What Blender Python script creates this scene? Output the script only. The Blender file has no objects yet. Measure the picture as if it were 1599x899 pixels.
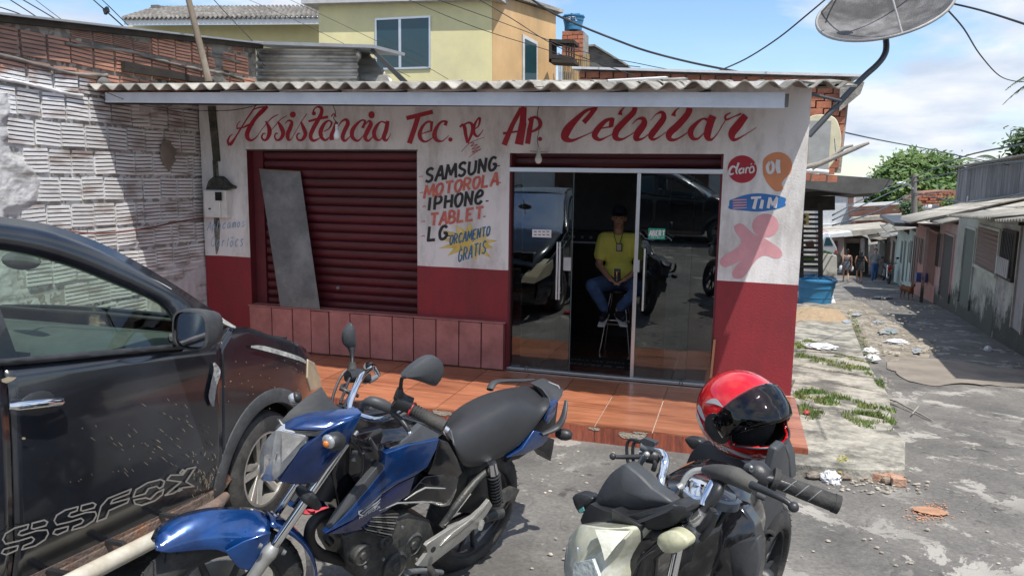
import bpy, bmesh, math, random
from mathutils import Vector, Matrix, noise
random.seed(7)
SC = bpy.context.scene
COL = SC.collection
# ------------------------------------------------------------------ camera
CAM = Vector((0.0, -7.2055, 2.0953)); FPX = 1170.0
RT = Vector((0.95767229, 0.28749186, 0.01456725)); UP = Vector((-0.05471795, 0.13212317, 0.98972189)); FW = Vector((-0.28261232, 0.94862632, -0.14226166))
cd = bpy.data.cameras.new('camera'); cam = bpy.data.objects.new('camera', cd); COL.objects.link(cam)
cam.matrix_world = Matrix(((RT.x, UP.x, -FW.x, CAM.x), (RT.y, UP.y, -FW.y, CAM.y), (RT.z, UP.z, -FW.z, CAM.z), (0, 0, 0, 1)))
cd.sensor_width = 36.0; cd.lens = FPX / 1599.0 * 36.0; cd.clip_start = 0.05; cd.clip_end = 3000
SC.camera = cam
# ------------------------------------------------------------------ world and sun
SUND = Vector((0.34, -0.35, 1.0)).normalized()
w = bpy.data.worlds.new('World'); SC.world = w; w.use_nodes = True
nt = w.node_tree; nt.nodes.clear()
def N(t, typ, **k):
    n = t.nodes.new(typ)
    for a, b in k.items(): setattr(n, a, b)
    return n
def build_world():
    L = nt.links.new
    out = N(nt, 'ShaderNodeOutputWorld'); mix = N(nt, 'ShaderNodeMixShader')
    bg = N(nt, 'ShaderNodeBackground'); bc = N(nt, 'ShaderNodeBackground')
    sky = N(nt, 'ShaderNodeTexSky', sky_type='NISHITA', sun_disc=False)
    sky.sun_elevation = math.asin(SUND.z); sky.sun_rotation = math.atan2(SUND.x, SUND.y)
    sky.air_density = 1.0; sky.dust_density = 0.6; sky.ozone_density = 2.5
    hs = N(nt, 'ShaderNodeHueSaturation'); hs.inputs['Saturation'].default_value = 1.1; L(sky.outputs[0], hs.inputs['Color']); L(hs.outputs[0], bg.inputs[0]); bg.inputs[1].default_value = 0.115
    tc = N(nt, 'ShaderNodeTexCoord'); sep = N(nt, 'ShaderNodeSeparateXYZ'); L(tc.outputs['Generated'], sep.inputs[0])
    # project the direction on a cloud deck: (x, y) / (z + k)
    add = N(nt, 'ShaderNodeMath', operation='ADD'); L(sep.outputs[2], add.inputs[0]); add.inputs[1].default_value = 0.22
    mx = N(nt, 'ShaderNodeMath', operation='MAXIMUM'); L(add.outputs[0], mx.inputs[0]); mx.inputs[1].default_value = 0.05
    dx = N(nt, 'ShaderNodeMath', operation='DIVIDE'); L(sep.outputs[0], dx.inputs[0]); L(mx.outputs[0], dx.inputs[1])
    dy = N(nt, 'ShaderNodeMath', operation='DIVIDE'); L(sep.outputs[1], dy.inputs[0]); L(mx.outputs[0], dy.inputs[1])
    cb = N(nt, 'ShaderNodeCombineXYZ'); L(dx.outputs[0], cb.inputs[0]); L(dy.outputs[0], cb.inputs[1])
    mp = N(nt, 'ShaderNodeMapping'); L(cb.outputs[0], mp.inputs[0]); mp.inputs['Location'].default_value = (2.35, 0.62, 0.0)
    n1 = N(nt, 'ShaderNodeTexNoise'); n1.inputs['Scale'].default_value = 1.15; n1.inputs['Detail'].default_value = 9; n1.inputs['Roughness'].default_value = 0.56; L(mp.outputs[0], n1.inputs[0])
    n1.inputs['Distortion'].default_value = 0.25
    r = N(nt, 'ShaderNodeValToRGB'); L(n1.outputs[0], r.inputs[0])
    r.color_ramp.elements[0].position = 0.43; r.color_ramp.elements[0].color = (0.03, 0.03, 0.03, 1); r.color_ramp.elements[1].position = 0.565; r.color_ramp.elements[1].color = (1, 1, 1, 1)
    n2 = N(nt, 'ShaderNodeTexNoise'); n2.inputs['Scale'].default_value = 2.6; n2.inputs['Detail'].default_value = 7; L(mp.outputs[0], n2.inputs[0])
    r2 = N(nt, 'ShaderNodeValToRGB'); L(n2.outputs[0], r2.inputs[0])
    r2.color_ramp.elements[0].position = 0.36; r2.color_ramp.elements[0].color = (0.36, 0.42, 0.52, 1); r2.color_ramp.elements[1].position = 0.62; r2.color_ramp.elements[1].color = (0.56, 0.58, 0.61, 1)
    # thicker haze towards the horizon, clear patches higher up
    hz = N(nt, 'ShaderNodeMapRange'); L(sep.outputs[2], hz.inputs[0]); hz.inputs[1].default_value = 0.0; hz.inputs[2].default_value = 0.20; hz.inputs[3].default_value = 0.28; hz.inputs[4].default_value = 0.0
    ad = N(nt, 'ShaderNodeMath', operation='ADD', use_clamp=True); L(r.outputs[0], ad.inputs[0]); L(hz.outputs[0], ad.inputs[1])
    L(r2.outputs[0], bc.inputs[0]); bc.inputs[1].default_value = 1.0
    L(ad.outputs[0], mix.inputs[0]); L(bg.outputs[0], mix.inputs[1]); L(bc.outputs[0], mix.inputs[2]); L(mix.outputs[0], out.inputs[0])
build_world()
sd = bpy.data.lights.new('sun', 'SUN'); sd.energy = 3.3; sd.angle = math.radians(0.6); sd.color = (1.0, 0.955, 0.88)
so = bpy.data.objects.new('sun', sd); COL.objects.link(so); so.rotation_euler = SUND.to_track_quat('Z', 'Y').to_euler(); so.location = SUND * 30
vs = SC.view_settings; vs.view_transform = 'Standard'; vs.look = 'None'; vs.exposure = 0.80; vs.gamma = 1.0
# ------------------------------------------------------------------ picture helpers: a viewing ray cut with a real plane
def ray(px, py): return RT * ((px - 799.5) / FPX) + UP * (-(py - 449.5) / FPX) + FW
def onY(px, py, Y=0.0): d = ray(px, py); return CAM + d * ((Y - CAM.y) / d.y)
def onX(px, py, X): d = ray(px, py); return CAM + d * ((X - CAM.x) / d.x)
def onZ(px, py, Z): d = ray(px, py); return CAM + d * ((Z - CAM.z) / d.z)
def onP(px, py, p, n): d = ray(px, py); return CAM + d * ((p - CAM).dot(n) / d.dot(n))
def ground(x, y):
    if y < 12: return 0.02 - 0.06 * (y + 1.5)
    if y < 60: return -0.79 - 0.078 * (y - 12)
    return -4.534
def onG(px, py, h=0.0):
    p = onP(px, py, Vector((0, -1.5, 0.02 + h)), Vector((0, 0.06, 1)))
    return p if p.y < 12 else onP(px, py, Vector((0, 12, -0.79 + h)), Vector((0, 0.078, 1)))
# ------------------------------------------------------------------ materials
MATS = {}
def mat(name, col, rough=0.7, metal=0.0, var=0.18, scale=6.0, bump=0.15, bscale=60.0, col2=None, mixpos=(0.45, 0.62), coat=0.0, trans=0.0, alpha=1.0, rnd=0.0, stretch=(1, 1, 1), emit=None, obj=False, spec=0.5, mscale=None):
    if name in MATS: return MATS[name]
    m = bpy.data.materials.new(name); m.use_nodes = True; t = m.node_tree; L = t.links.new
    b = t.nodes['Principled BSDF']
    b.inputs['Roughness'].default_value = rough; b.inputs['Metallic'].default_value = metal
    b.inputs['Specular IOR Level'].default_value = spec
    if coat: b.inputs['Coat Weight'].default_value = coat; b.inputs['Coat Roughness'].default_value = 0.06
    if trans: b.inputs['Transmission Weight'].default_value = trans
    if alpha < 1: b.inputs['Alpha'].default_value = alpha
    if obj:
        tc = N(t, 'ShaderNodeTexCoord'); src = tc.outputs['Object']
    else:
        gm = N(t, 'ShaderNodeNewGeometry'); src = gm.outputs['Position']
    mp = N(t, 'ShaderNodeMapping'); L(src, mp.inputs[0]); mp.inputs['Scale'].default_value = stretch
    nz = N(t, 'ShaderNodeTexNoise'); nz.inputs['Scale'].default_value = scale; nz.inputs['Detail'].default_value = 6; nz.inputs['Roughness'].default_value = 0.65; L(mp.outputs[0], nz.inputs[0])
    rp = N(t, 'ShaderNodeMapRange'); L(nz.outputs[0], rp.inputs[0]); rp.inputs[1].default_value = 0.25; rp.inputs[2].default_value = 0.75; rp.inputs[3].default_value = 1 - var; rp.inputs[4].default_value = 1 + var
    hv = N(t, 'ShaderNodeHueSaturation'); L(rp.outputs[0], hv.inputs['Value'])
    cin = hv.inputs['Color']; cin.default_value = (*col, 1)
    if col2:
        n2 = N(t, 'ShaderNodeTexNoise'); n2.inputs['Scale'].default_value = mscale or scale * 0.45; n2.inputs['Detail'].default_value = 8; n2.inputs['Roughness'].default_value = 0.7; L(mp.outputs[0], n2.inputs[0])
        cr = N(t, 'ShaderNodeValToRGB'); L(n2.outputs[0], cr.inputs[0]); cr.color_ramp.elements[0].position = mixpos[0]; cr.color_ramp.elements[1].position = mixpos[1]
        cr.color_ramp.elements[0].color = (*col, 1); cr.color_ramp.elements[1].color = (*col2, 1); L(cr.outputs[0], cin)
    last = hv.outputs[0]
    if rnd:
        oi = N(t, 'ShaderNodeObjectInfo'); r2 = N(t, 'ShaderNodeMapRange'); L(oi.outputs['Random'], r2.inputs[0]); r2.inputs[3].default_value = 1 - rnd; r2.inputs[4].default_value = 1 + rnd
        h2 = N(t, 'ShaderNodeHueSaturation'); L(r2.outputs[0], h2.inputs['Value']); L(last, h2.inputs['Color']); last = h2.outputs[0]
    L(last, b.inputs['Base Color'])
    if bump:
        n3 = N(t, 'ShaderNodeTexNoise'); n3.inputs['Scale'].default_value = bscale; n3.inputs['Detail'].default_value = 5; L(mp.outputs[0], n3.inputs[0])
        bp = N(t, 'ShaderNodeBump'); bp.inputs['Strength'].default_value = bump; bp.inputs['Distance'].default_value = 0.02; L(n3.outputs[0], bp.inputs['Height']); L(bp.outputs[0], b.inputs['Normal'])
    if emit: b.inputs['Emission Color'].default_value = (*emit[0], 1); b.inputs['Emission Strength'].default_value = emit[1]
    MATS[name] = m; return m
def glass(name, tint=(0.55, 0.62, 0.6), refl=1.0, ior=1.52):
    if name in MATS: return MATS[name]
    m = bpy.data.materials.new(name); m.use_nodes = True; t = m.node_tree; L = t.links.new; t.nodes.clear()
    out = N(t, 'ShaderNodeOutputMaterial'); tr = N(t, 'ShaderNodeBsdfTransparent'); tr.inputs[0].default_value = (*tint, 1)
    gl = N(t, 'ShaderNodeBsdfGlossy'); gl.inputs['Roughness'].default_value = 0.01; gl.inputs[0].default_value = (refl, refl, refl, 1)
    fr = N(t, 'ShaderNodeFresnel'); fr.inputs[0].default_value = ior; mx = N(t, 'ShaderNodeMixShader')
    L(fr.outputs[0], mx.inputs[0]); L(tr.outputs[0], mx.inputs[1]); L(gl.outputs[0], mx.inputs[2]); L(mx.outputs[0], out.inputs[0])
    MATS[name] = m; return m
# ------------------------------------------------------------------ mesh builder
class MB:
    def __init__(s): s.v = []; s.f = []; s.m = []; s.cur = 0
    def face(s, ids): s.f.append(tuple(ids)); s.m.append(s.cur)
    def add(s, pts, faces):
        o = len(s.v); s.v += [tuple(p) for p in pts]
        for f in faces: s.face([o + i for i in f])
        return s
    def obox(s, c, ax, ay, az):
        c = Vector(c); ax = Vector(ax); ay = Vector(ay); az = Vector(az)
        P = [c + i * ax + j * ay + k * az for k in (-1, 1) for j in (-1, 1) for i in (-1, 1)]
        return s.add(P, [(0, 2, 3, 1), (4, 5, 7, 6), (0, 1, 5, 4), (2, 6, 7, 3), (0, 4, 6, 2), (1, 3, 7, 5)])
    def box(s, x0, x1, y0, y1, z0, z1):
        return s.obox(((x0 + x1) / 2, (y0 + y1) / 2, (z0 + z1) / 2), ((x1 - x0) / 2, 0, 0), (0, (y1 - y0) / 2, 0), (0, 0, (z1 - z0) / 2))
    def prism(s, pts, d):
        # a closed outline of 3D points given depth by the vector d
        n = len(pts); d = Vector(d); P = [Vector(p) for p in pts]
        return s.add(P + [p + d for p in P], [tuple(range(n))[::-1], tuple(range(n, 2 * n))] + [(i, (i + 1) % n, n + (i + 1) % n, n + i) for i in range(n)])
    def quad(s, a, b, c, d): return s.add([a, b, c, d], [(0, 1, 2, 3)])
    def loft(s, rings, closed=True, caps=True):
        n = len(rings[0]); o = len(s.v)
        for r in rings: s.v += [tuple(p) for p in r]
        for k in range(len(rings) - 1):
            for i in range(n if closed else n - 1):
                j = (i + 1) % n; s.face((o + k * n + i, o + k * n + j, o + (k + 1) * n + j, o + (k + 1) * n + i))
        if caps and closed:
            s.face([o + i for i in range(n)][::-1]); s.face([o + (len(rings) - 1) * n + i for i in range(n)])
        return s
    def tube(s, pts, r, n=8, caps=True, flat=1.0, up=None, closed=False):
        P = [Vector(p) for p in pts]; R = r if isinstance(r, (list, tuple)) else [r] * len(P); rings = []
        prev = None
        for i, p in enumerate(P):
            a = P[i - 1] if i else (P[-1] if closed else P[0]); b = P[i + 1] if i < len(P) - 1 else (P[0] if closed else P[-1])
            t = (b - a).normalized()
            if prev is None:
                u = Vector(up) if up else (Vector((0, 0, 1)) if abs(t.z) < 0.9 else Vector((1, 0, 0)))
            else: u = prev
            u = (u - t * u.dot(t)).normalized(); prev = u; q = t.cross(u)
            rings.append([p + (math.cos(k * math.tau / n) * u * flat + math.sin(k * math.tau / n) * q) * R[i] for k in range(n)])
        if closed: rings.append(rings[0])
        return s.loft(rings, True, caps and not closed)
    def lathe(s, prof, c, ax=(0, 0, 1), n=24, caps=True, a0=0.0, a1=math.tau, sq=1.0):
        # profile of (radius, height along the axis)
        ax = Vector(ax).normalized(); c = Vector(c); u = Vector((1, 0, 0)) if abs(ax.x) < 0.9 else Vector((0, 1, 0))
        u = (u - ax * u.dot(ax)).normalized(); q = ax.cross(u); full = abs(a1 - a0 - math.tau) < 1e-6; m = n if full else n + 1
        rings = [[c + ax * h + (u * math.cos(a0 + (a1 - a0) * k / n) + q * math.sin(a0 + (a1 - a0) * k / n) * sq) * max(r, 1e-5) for k in range(m)] for r, h in prof]
        return s.loft(rings, full, caps)
    def ell(s, c, rx, ry, rz, n=16, m=10, ax=None):
        c = Vector(c); A = ax or (Vector((1, 0, 0)), Vector((0, 1, 0)), Vector((0, 0, 1)))
        rings = []
        for j in range(m + 1):
            th = math.pi * j / m; th = min(max(th, 0.02), math.pi - 0.02)
            rings.append([c + A[0] * rx * math.sin(th) * math.cos(k * math.tau / n) + A[1] * ry * math.sin(th) * math.sin(k * math.tau / n) + A[2] * rz * math.cos(th) for k in range(n)])
        return s.loft(rings[::-1])
    def grid(s, fn, nu, nv):
        o = len(s.v)
        for j in range(nv + 1):
            for i in range(nu + 1): s.v.append(tuple(fn(i / nu, j / nv)))
        for j in range(nv):
            for i in range(nu):
                a = o + j * (nu + 1) + i; s.face((a, a + 1, a + nu + 2, a + nu + 1))
        return s
    def mesh(s, name, mats, smooth=None):
        me = bpy.data.meshes.new(name); me.from_pydata(s.v, [], s.f); me.validate(clean_customdata=False)
        for m in (mats if isinstance(mats, (list, tuple)) else [mats]): me.materials.append(m)
        if len(me.polygons) == len(s.m): me.polygons.foreach_set('material_index', s.m)
        if smooth is not None:
            me.polygons.foreach_set('use_smooth', [True] * len(me.polygons)); me.set_sharp_from_angle(angle=math.radians(smooth))
        me.update(); return me
    def build(s, name, mats, parent=None, smooth=None, bevel=0.0, label=None, kind=None, seg=2, sub=0, thick=0.0, world=False):
        me = s.mesh(name, mats, smooth); return place(name, me, parent, label, kind, bevel, seg, sub, thick, world)
def place(name, me, parent=None, label=None, kind=None, bevel=0.0, seg=2, sub=0, thick=0.0, world=False):
    o = bpy.data.objects.new(name, me); COL.objects.link(o)
    if parent:
        o.parent = parent
        if world: o.matrix_parent_inverse = WM[parent.name].inverted()
    WM[o.name] = WM[parent.name] if parent and not world else Matrix.Identity(4)
    if label: o['label'] = label
    if kind: o['kind'] = kind
    if thick: md = o.modifiers.new('solid', 'SOLIDIFY'); md.thickness = thick; md.offset = 0
    if sub: md = o.modifiers.new('sub', 'SUBSURF'); md.levels = sub; md.render_levels = sub
    if bevel: md = o.modifiers.new('bevel', 'BEVEL'); md.width = bevel; md.segments = seg; md.limit_method = 'ANGLE'; md.angle_limit = math.radians(35)
    return o
WM = {}
def thing(name, label, cat, M=None, group=None):
    o = bpy.data.objects.new(name, None); COL.objects.link(o); o.empty_display_size = 0.2
    if M is None: M = Matrix.Identity(4)
    elif not isinstance(M, Matrix): M = Matrix.Translation(Vector(M))
    o.matrix_world = M; WM[o.name] = M.copy(); o['label'] = label; o['category'] = cat
    if group: o['group'] = group
    return o
def tag(o, label, cat, group=None):
    o['label'] = label; o['category'] = cat
    if group: o['group'] = group
    return o
def struct(o): o['kind'] = 'structure'; return o
def copy_tree(o, parent=None):
    c = o.copy(); COL.objects.link(c)
    if parent: c.parent = parent
    for ch in list(o.children): copy_tree(ch, c)
    return c
def smoothpath(pts, k=6):
    # Catmull-Rom through tuples of any length
    P = [tuple(p) for p in pts]
    if len(P) < 3: return P
    out = []; Q = [P[0]] + P + [P[-1]]
    for i in range(1, len(Q) - 2):
        for j in range(k):
            t = j / k; r = []
            for a, b, c, d in zip(Q[i - 1], Q[i], Q[i + 1], Q[i + 2]):
                r.append(0.5 * (2 * b + (c - a) * t + (2 * a - 5 * b + 4 * c - d) * t * t + (3 * b - a - 3 * c + d) * t ** 3))
            out.append(tuple(r))
    out.append(P[-1]); return out
class Ink:
    # flat brush strokes laid on a surface: fn(u, v, lift) -> 3D point
    def __init__(s, fn, lift=0.003): s.mb = MB(); s.fn = fn; s.k = 0; s.l = lift
    def nxt(s): s.k += 1; return s.l + (s.k % 9) * 0.00022
    def stroke(s, pts, k=6, nib=None):
        if k <= 1 and len(pts) > 2:
            for a, b in zip(pts, pts[1:]):
                d = math.hypot(b[0] - a[0], b[1] - a[1]) or 1; e = .32 / d; s.stroke([(a[0] - (b[0] - a[0]) * e * a[2], a[1] - (b[1] - a[1]) * e * a[2], a[2]), (b[0] + (b[0] - a[0]) * e * b[2], b[1] + (b[1] - a[1]) * e * b[2], b[2])], 1)
            return s
        P = smoothpath(pts, k) if k > 1 else [tuple(p) for p in pts]; h = s.nxt(); Lp = []; Rp = []
        for i, p in enumerate(P):
            a = P[max(i - 1, 0)]; b = P[min(i + 1, len(P) - 1)]; dx, dy = b[0] - a[0], b[1] - a[1]; d = math.hypot(dx, dy) or 1
            nx, ny = -dy / d * p[2] / 2, dx / d * p[2] / 2
            Lp.append(s.fn(p[0] + nx, p[1] + ny, h)); Rp.append(s.fn(p[0] - nx, p[1] - ny, h))
        o = len(s.mb.v); s.mb.v += [tuple(x) for x in Lp + Rp]; n = len(P)
        for i in range(n - 1): s.mb.face((o + i, o + i + 1, o + n + i + 1, o + n + i))
        return s
    def blob(s, x, y, rx, ry=None, n=24):
        ry = ry or rx; h = s.nxt(); o = len(s.mb.v)
        s.mb.v += [tuple(s.fn(x + rx * math.cos(i * math.tau / n), y + ry * math.sin(i * math.tau / n), h)) for i in range(n)]
        s.mb.face(range(o, o + n)); return s
    def poly(s, pts):
        h = s.nxt(); o = len(s.mb.v); s.mb.v += [tuple(s.fn(p[0], p[1], h)) for p in pts]; s.mb.face(range(o, o + len(pts))); return s
    def build(s, name, m, parent=None, **k): return s.mb.build(name, m, parent, **k)
# letters as polylines in a box 0..1 wide, 0 (base) .. 1 (top)
GL = {
 'A': [[(0, 0), (.5, 1), (.62, 1), (.95, 0)], [(.2, .36), (.82, .36)]], 'B': [[(0.05, 0), (0.05, 1), (.6, .95), (.72, .75), (.55, .55), (0.05, .52)], [(.5, .54), (.85, .35), (.7, .05), (0.05, 0)]],
 'C': [[(.85, .8), (.65, .98), (.3, .92), (.05, .5), (.25, .06), (.6, .02), (.85, .22)]], 'D': [[(0.05, 0), (0.05, 1), (.55, .95), (.85, .5), (.55, .04), (0.05, 0)]],
 'E': [[(.8, 1), (.05, .98), (.05, .02), (.8, 0)], [(.05, .52), (.65, .54)]], 'e': [[(.1, .5), (.75, .62), (.8, .9), (.45, 1), (.08, .6), (.1, .15), (.5, 0), (.85, .2)]],
 'F': [[(.8, 1), (.05, .98), (.05, 0)], [(.05, .52), (.65, .54)]], 'G': [[(.85, .85), (.6, 1), (.25, .9), (.05, .5), (.2, .08), (.55, .02), (.85, .2), (.85, .45), (.5, .45)]],
 'H': [[(0.05, 0), (0.05, 1)], [(.85, 0), (.85, 1)], [(0.05, .5), (.85, .52)]], 'I': [[(.2, 0), (.2, 1)]], 'L': [[(0.05, 1), (0.05, 0.02), (.75, 0.02)]],
 'M': [[(0, 0), (.12, 1), (.48, .25), (.85, 1), (1, 0)]], 'N': [[(0.05, 0), (0.05, 1), (.8, .05), (.85, 1)]], 'O': [[(.45, 1), (.1, .8), (.04, .4), (.3, .02), (.65, .1), (.88, .5), (.8, .88), (.45, 1)]],
 'P': [[(0.05, 0), (0.05, 1), (.65, .95), (.8, .72), (.6, .5), (0.05, .46)]], 'R': [[(0.05, 0), (0.05, 1), (.65, .95), (.78, .75), (.6, .55), (0.05, .5)], [(.35, .5), (.85, 0)]],
 'S': [[(.85, .85), (.6, 1), (.2, .92), (.12, .68), (.45, .52), (.8, .36), (.75, .1), (.4, 0), (.02, .14)]], 'T': [[(0, 1), (.95, 1)], [(.48, 1), (.48, 0)]],
 'U': [[(0.05, 1), (0.05, .25), (.3, 0), (.65, .05), (.85, .3), (.85, 1)]], 'X': [[(0, 0), (.9, 1)], [(.05, 1), (.9, 0)]], '.': [[(.15, .1), (.3, .1)]], '-': [[(.1, .35), (.4, .36)]],
 'V': [[(0, 1), (.42, 0), (.9, 1)]], 'l': [[(.2, 1.1), (.1, .3), (.25, 0)]], 'a': [[(.7, .6), (.4, .7), (.1, .4), (.2, .02), (.5, .08), (.7, .5), (.75, 0)]], 'r': [[(.1, 0), (.15, .65)], [(.15, .4), (.4, .66), (.6, .6)]],
 'o': [[(.4, .68), (.08, .4), (.3, 0), (.65, .3), (.4, .68)]], 'c': [[(.7, .55), (.45, .7), (.1, .4), (.25, .02), (.7, .12)]], 'n': [[(.1, 0), (.12, .65)], [(.12, .4), (.4, .68), (.6, .5), (.62, 0)]],
 'm': [[(.08, 0), (.1, .65)], [(.1, .4), (.3, .68), (.42, .5), (.42, 0)], [(.42, .4), (.62, .68), (.78, .5), (.8, 0)]], 's': [[(.62, .58), (.35, .7), (.15, .52), (.6, .2), (.35, 0), (.05, .1)]], 'i': [[(.2, .65), (.22, 0)], [(.2, .92), (.24, .88)]],
 'p': [[(.1, -.35), (.12, .65), (.5, .62), (.55, .2), (.12, .05)]], 't': [[(.25, 1), (.2, .1), (.45, 0)], [(0, .68), (.5, .7)]], 'õ': [[(.4, .6), (.08, .35), (.3, 0), (.65, .3), (.4, .6)], [(.15, .85), (.4, .95), (.6, .82)]], ' ': [], 'h': [[(.1, 0), (.12, 1)], [(.12, .4), (.4, .68), (.6, .5), (.62, 0)]], 'K': [[(0.05, 0), (0.05, 1)], [(.8, 1), (.1, .45), (.85, 0)]], 'd': [[(.6, 1), (.6, 0)], [(.6, .5), (.3, .68), (.08, .3), (.3, 0), (.6, .15)]]}
def word(ink, txt, x0, y0, x1, y1, h, w, slant=0.18, gap=0.25, widths={}):
    # baseline from (x0, y0) to (x1, y1), v grows downward as in a picture
    ws = [{'I': .4, '.': .4, '-': .5, ' ': .5, 'l': .4, 'i': .4, 'M': 1.1, 'T': .95, 't': .55}.get(c, .85) for c in txt]
    tot = sum(ws) + gap * (len(txt) - 1); L = math.hypot(x1 - x0, y1 - y0); ux, uy = (x1 - x0) / L, (y1 - y0) / L; u = L / tot; at = 0.0
    for c, cw in zip(txt, ws):
        for st in GL.get(c, []):
            P = []
            for a, b in st:
                d = at + a * cw * u; P.append((x0 + ux * d + slant * b * h, y0 + uy * d - b * h, w))
            ink.stroke(P, 4 if c in 'BCDeGOPRSUacosnmpõhrtdl' else 1)
        at += (cw + gap) * u
# ================================================================== MATERIAL LIBRARY
def m_facade():
    m = bpy.data.materials.new('facade_paint'); m.use_nodes = True; t = m.node_tree; L = t.links.new; b = t.nodes['Principled BSDF']
    g = N(t, 'ShaderNodeNewGeometry'); sp = N(t, 'ShaderNodeSeparateXYZ'); L(g.outputs['Position'], sp.inputs[0])
    wz = N(t, 'ShaderNodeTexNoise'); wz.inputs['Scale'].default_value = 1.2; L(g.outputs['Position'], wz.inputs[0])
    ma = N(t, 'ShaderNodeMath', operation='MULTIPLY_ADD'); L(wz.outputs[0], ma.inputs[0]); ma.inputs[1].default_value = 0.03; L(sp.outputs[2], ma.inputs[2])
    cr = N(t, 'ShaderNodeMath', operation='GREATER_THAN'); L(ma.outputs[0], cr.inputs[0]); cr.inputs[1].default_value = 1.207
    n1 = N(t, 'ShaderNodeTexNoise'); n1.inputs['Scale'].default_value = 1.6; n1.inputs['Detail'].default_value = 9; n1.inputs['Roughness'].default_value = 0.7; mp = N(t, 'ShaderNodeMapping'); mp.inputs['Scale'].default_value = (1.6, 1, 0.6); L(g.outputs['Position'], mp.inputs[0]); L(mp.outputs[0], n1.inputs[0])
    wr = N(t, 'ShaderNodeValToRGB'); L(n1.outputs[0], wr.inputs[0]); e = wr.color_ramp.elements; e[0].position = 0.33; e[0].color = (0.40, 0.38, 0.36, 1); e[1].position = 0.56; e[1].color = (0.74, 0.73, 0.73, 1)
    rr = N(t, 'ShaderNodeValToRGB'); L(n1.outputs[0], rr.inputs[0]); e = rr.color_ramp.elements; e[0].position = 0.3; e[0].color = (0.15, 0.02, 0.025, 1); e[1].position = 0.62; e[1].color = (0.25, 0.020, 0.030, 1)
    mx = N(t, 'ShaderNodeMix', data_type='RGBA'); L(cr.outputs[0], mx.inputs[0]); L(rr.outputs[0], mx.inputs[6]); L(wr.outputs[0], mx.inputs[7])
    # flaked plaster
    n2 = N(t, 'ShaderNodeTexNoise'); n2.inputs['Scale'].default_value = 2.3; n2.inputs['Detail'].default_value = 10; n2.inputs['Roughness'].default_value = 0.75; L(g.outputs['Position'], n2.inputs[0])
    fl = N(t, 'ShaderNodeMath', operation='GREATER_THAN'); L(n2.outputs[0], fl.inputs[0]); fl.inputs[1].default_value = 0.70
    mx2 = N(t, 'ShaderNodeMix', data_type='RGBA'); L(fl.outputs[0], mx2.inputs[0]); L(mx.outputs[2], mx2.inputs[6]); mx2.inputs[7].default_value = (0.38, 0.34, 0.3, 1)
    L(mx2.outputs[2], b.inputs['Base Color']); b.inputs['Roughness'].default_value = 0.62
    n3 = N(t, 'ShaderNodeTexNoise'); n3.inputs['Scale'].default_value = 55; L(g.outputs['Position'], n3.inputs[0]); bp = N(t, 'ShaderNodeBump'); bp.inputs['Strength'].default_value = 0.25; bp.inputs['Distance'].default_value = 0.01
    sb = N(t, 'ShaderNodeMath', operation='MULTIPLY_ADD'); L(fl.outputs[0], sb.inputs[0]); sb.inputs[1].default_value = -0.6; L(n3.outputs[0], sb.inputs[2]); L(sb.outputs[0], bp.inputs['Height']); L(bp.outputs[0], b.inputs['Normal'])
    return m
FAC = m_facade()
WHITE = mat('white_paint', (0.62, 0.63, 0.64), 0.5, var=0.08, scale=3)
FASCIA = mat('grey_white_board', (0.56, 0.58, 0.64), 0.45, var=0.10, scale=5, col2=(0.64, 0.65, 0.69), bump=0.05)
CONC = mat('concrete', (0.26, 0.245, 0.22), 0.9, var=0.3, scale=3.5, col2=(0.36, 0.34, 0.31), bump=0.5, bscale=35)
DCONC = mat('dark_concrete', (0.13, 0.125, 0.12), 0.9, var=0.35, scale=4, col2=(0.22, 0.2, 0.18), bump=0.5, bscale=30)
FIBRE = mat('fibre_cement', (0.20, 0.19, 0.17), 0.95, var=0.45, scale=5, col2=(0.38, 0.36, 0.32), bump=0.4, bscale=50, stretch=(1, 0.35, 1))
REDSH = mat('shutter_red', (0.085, 0.010, 0.017), 0.5, var=0.3, scale=2.5, col2=(0.055, 0.010, 0.014), bump=0.08, stretch=(0.5, 1, 3))
DRED = mat('dark_red_jamb', (0.10, 0.012, 0.018), 0.6, var=0.25)
PANEL = mat('red_cement_tile', (0.40, 0.165, 0.155), 0.62, var=0.22, scale=7, col2=(0.31, 0.125, 0.115), bump=0.15, rnd=0.10)
TILE = mat('glazed_floor_tile', (0.38, 0.15, 0.08), 0.30, var=0.35, scale=7, col2=(0.24, 0.08, 0.042), bump=0.03, rnd=0.16, stretch=(0.35, 3.0, 1), coat=0.15)
RISER = mat('glazed_riser_tile', (0.30, 0.085, 0.05), 0.22, var=0.3, scale=9, col2=(0.19, 0.06, 0.045), bump=0.03, rnd=0.10, stretch=(6, 1, 0.8))
GROUT = mat('grout', (0.42, 0.33, 0.27), 0.9, var=0.3)
ALU = mat('brushed_aluminium', (0.62, 0.63, 0.65), 0.32, metal=0.85, var=0.06, bump=0.0)
CHROME = mat('chrome', (0.82, 0.83, 0.85), 0.07, metal=1.0, var=0.03, bump=0.0, obj=True)
STEEL = mat('galvanised_sheet', (0.145, 0.155, 0.165), 0.5, metal=0.45, var=0.3, scale=3, col2=(0.24, 0.25, 0.26), bump=0.05)
BLACKP = mat('black_plastic', (0.018, 0.019, 0.021), 0.42, var=0.25, scale=14, col2=(0.035, 0.036, 0.04), bump=0.08, bscale=200, obj=True)
RUBBER = mat('rubber', (0.022, 0.022, 0.023), 0.75, var=0.3, scale=12, col2=(0.06, 0.057, 0.052), bump=0.2, bscale=90, obj=True)
WIREM = mat('wire_black', (0.02, 0.02, 0.022), 0.7, bump=0)
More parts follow.
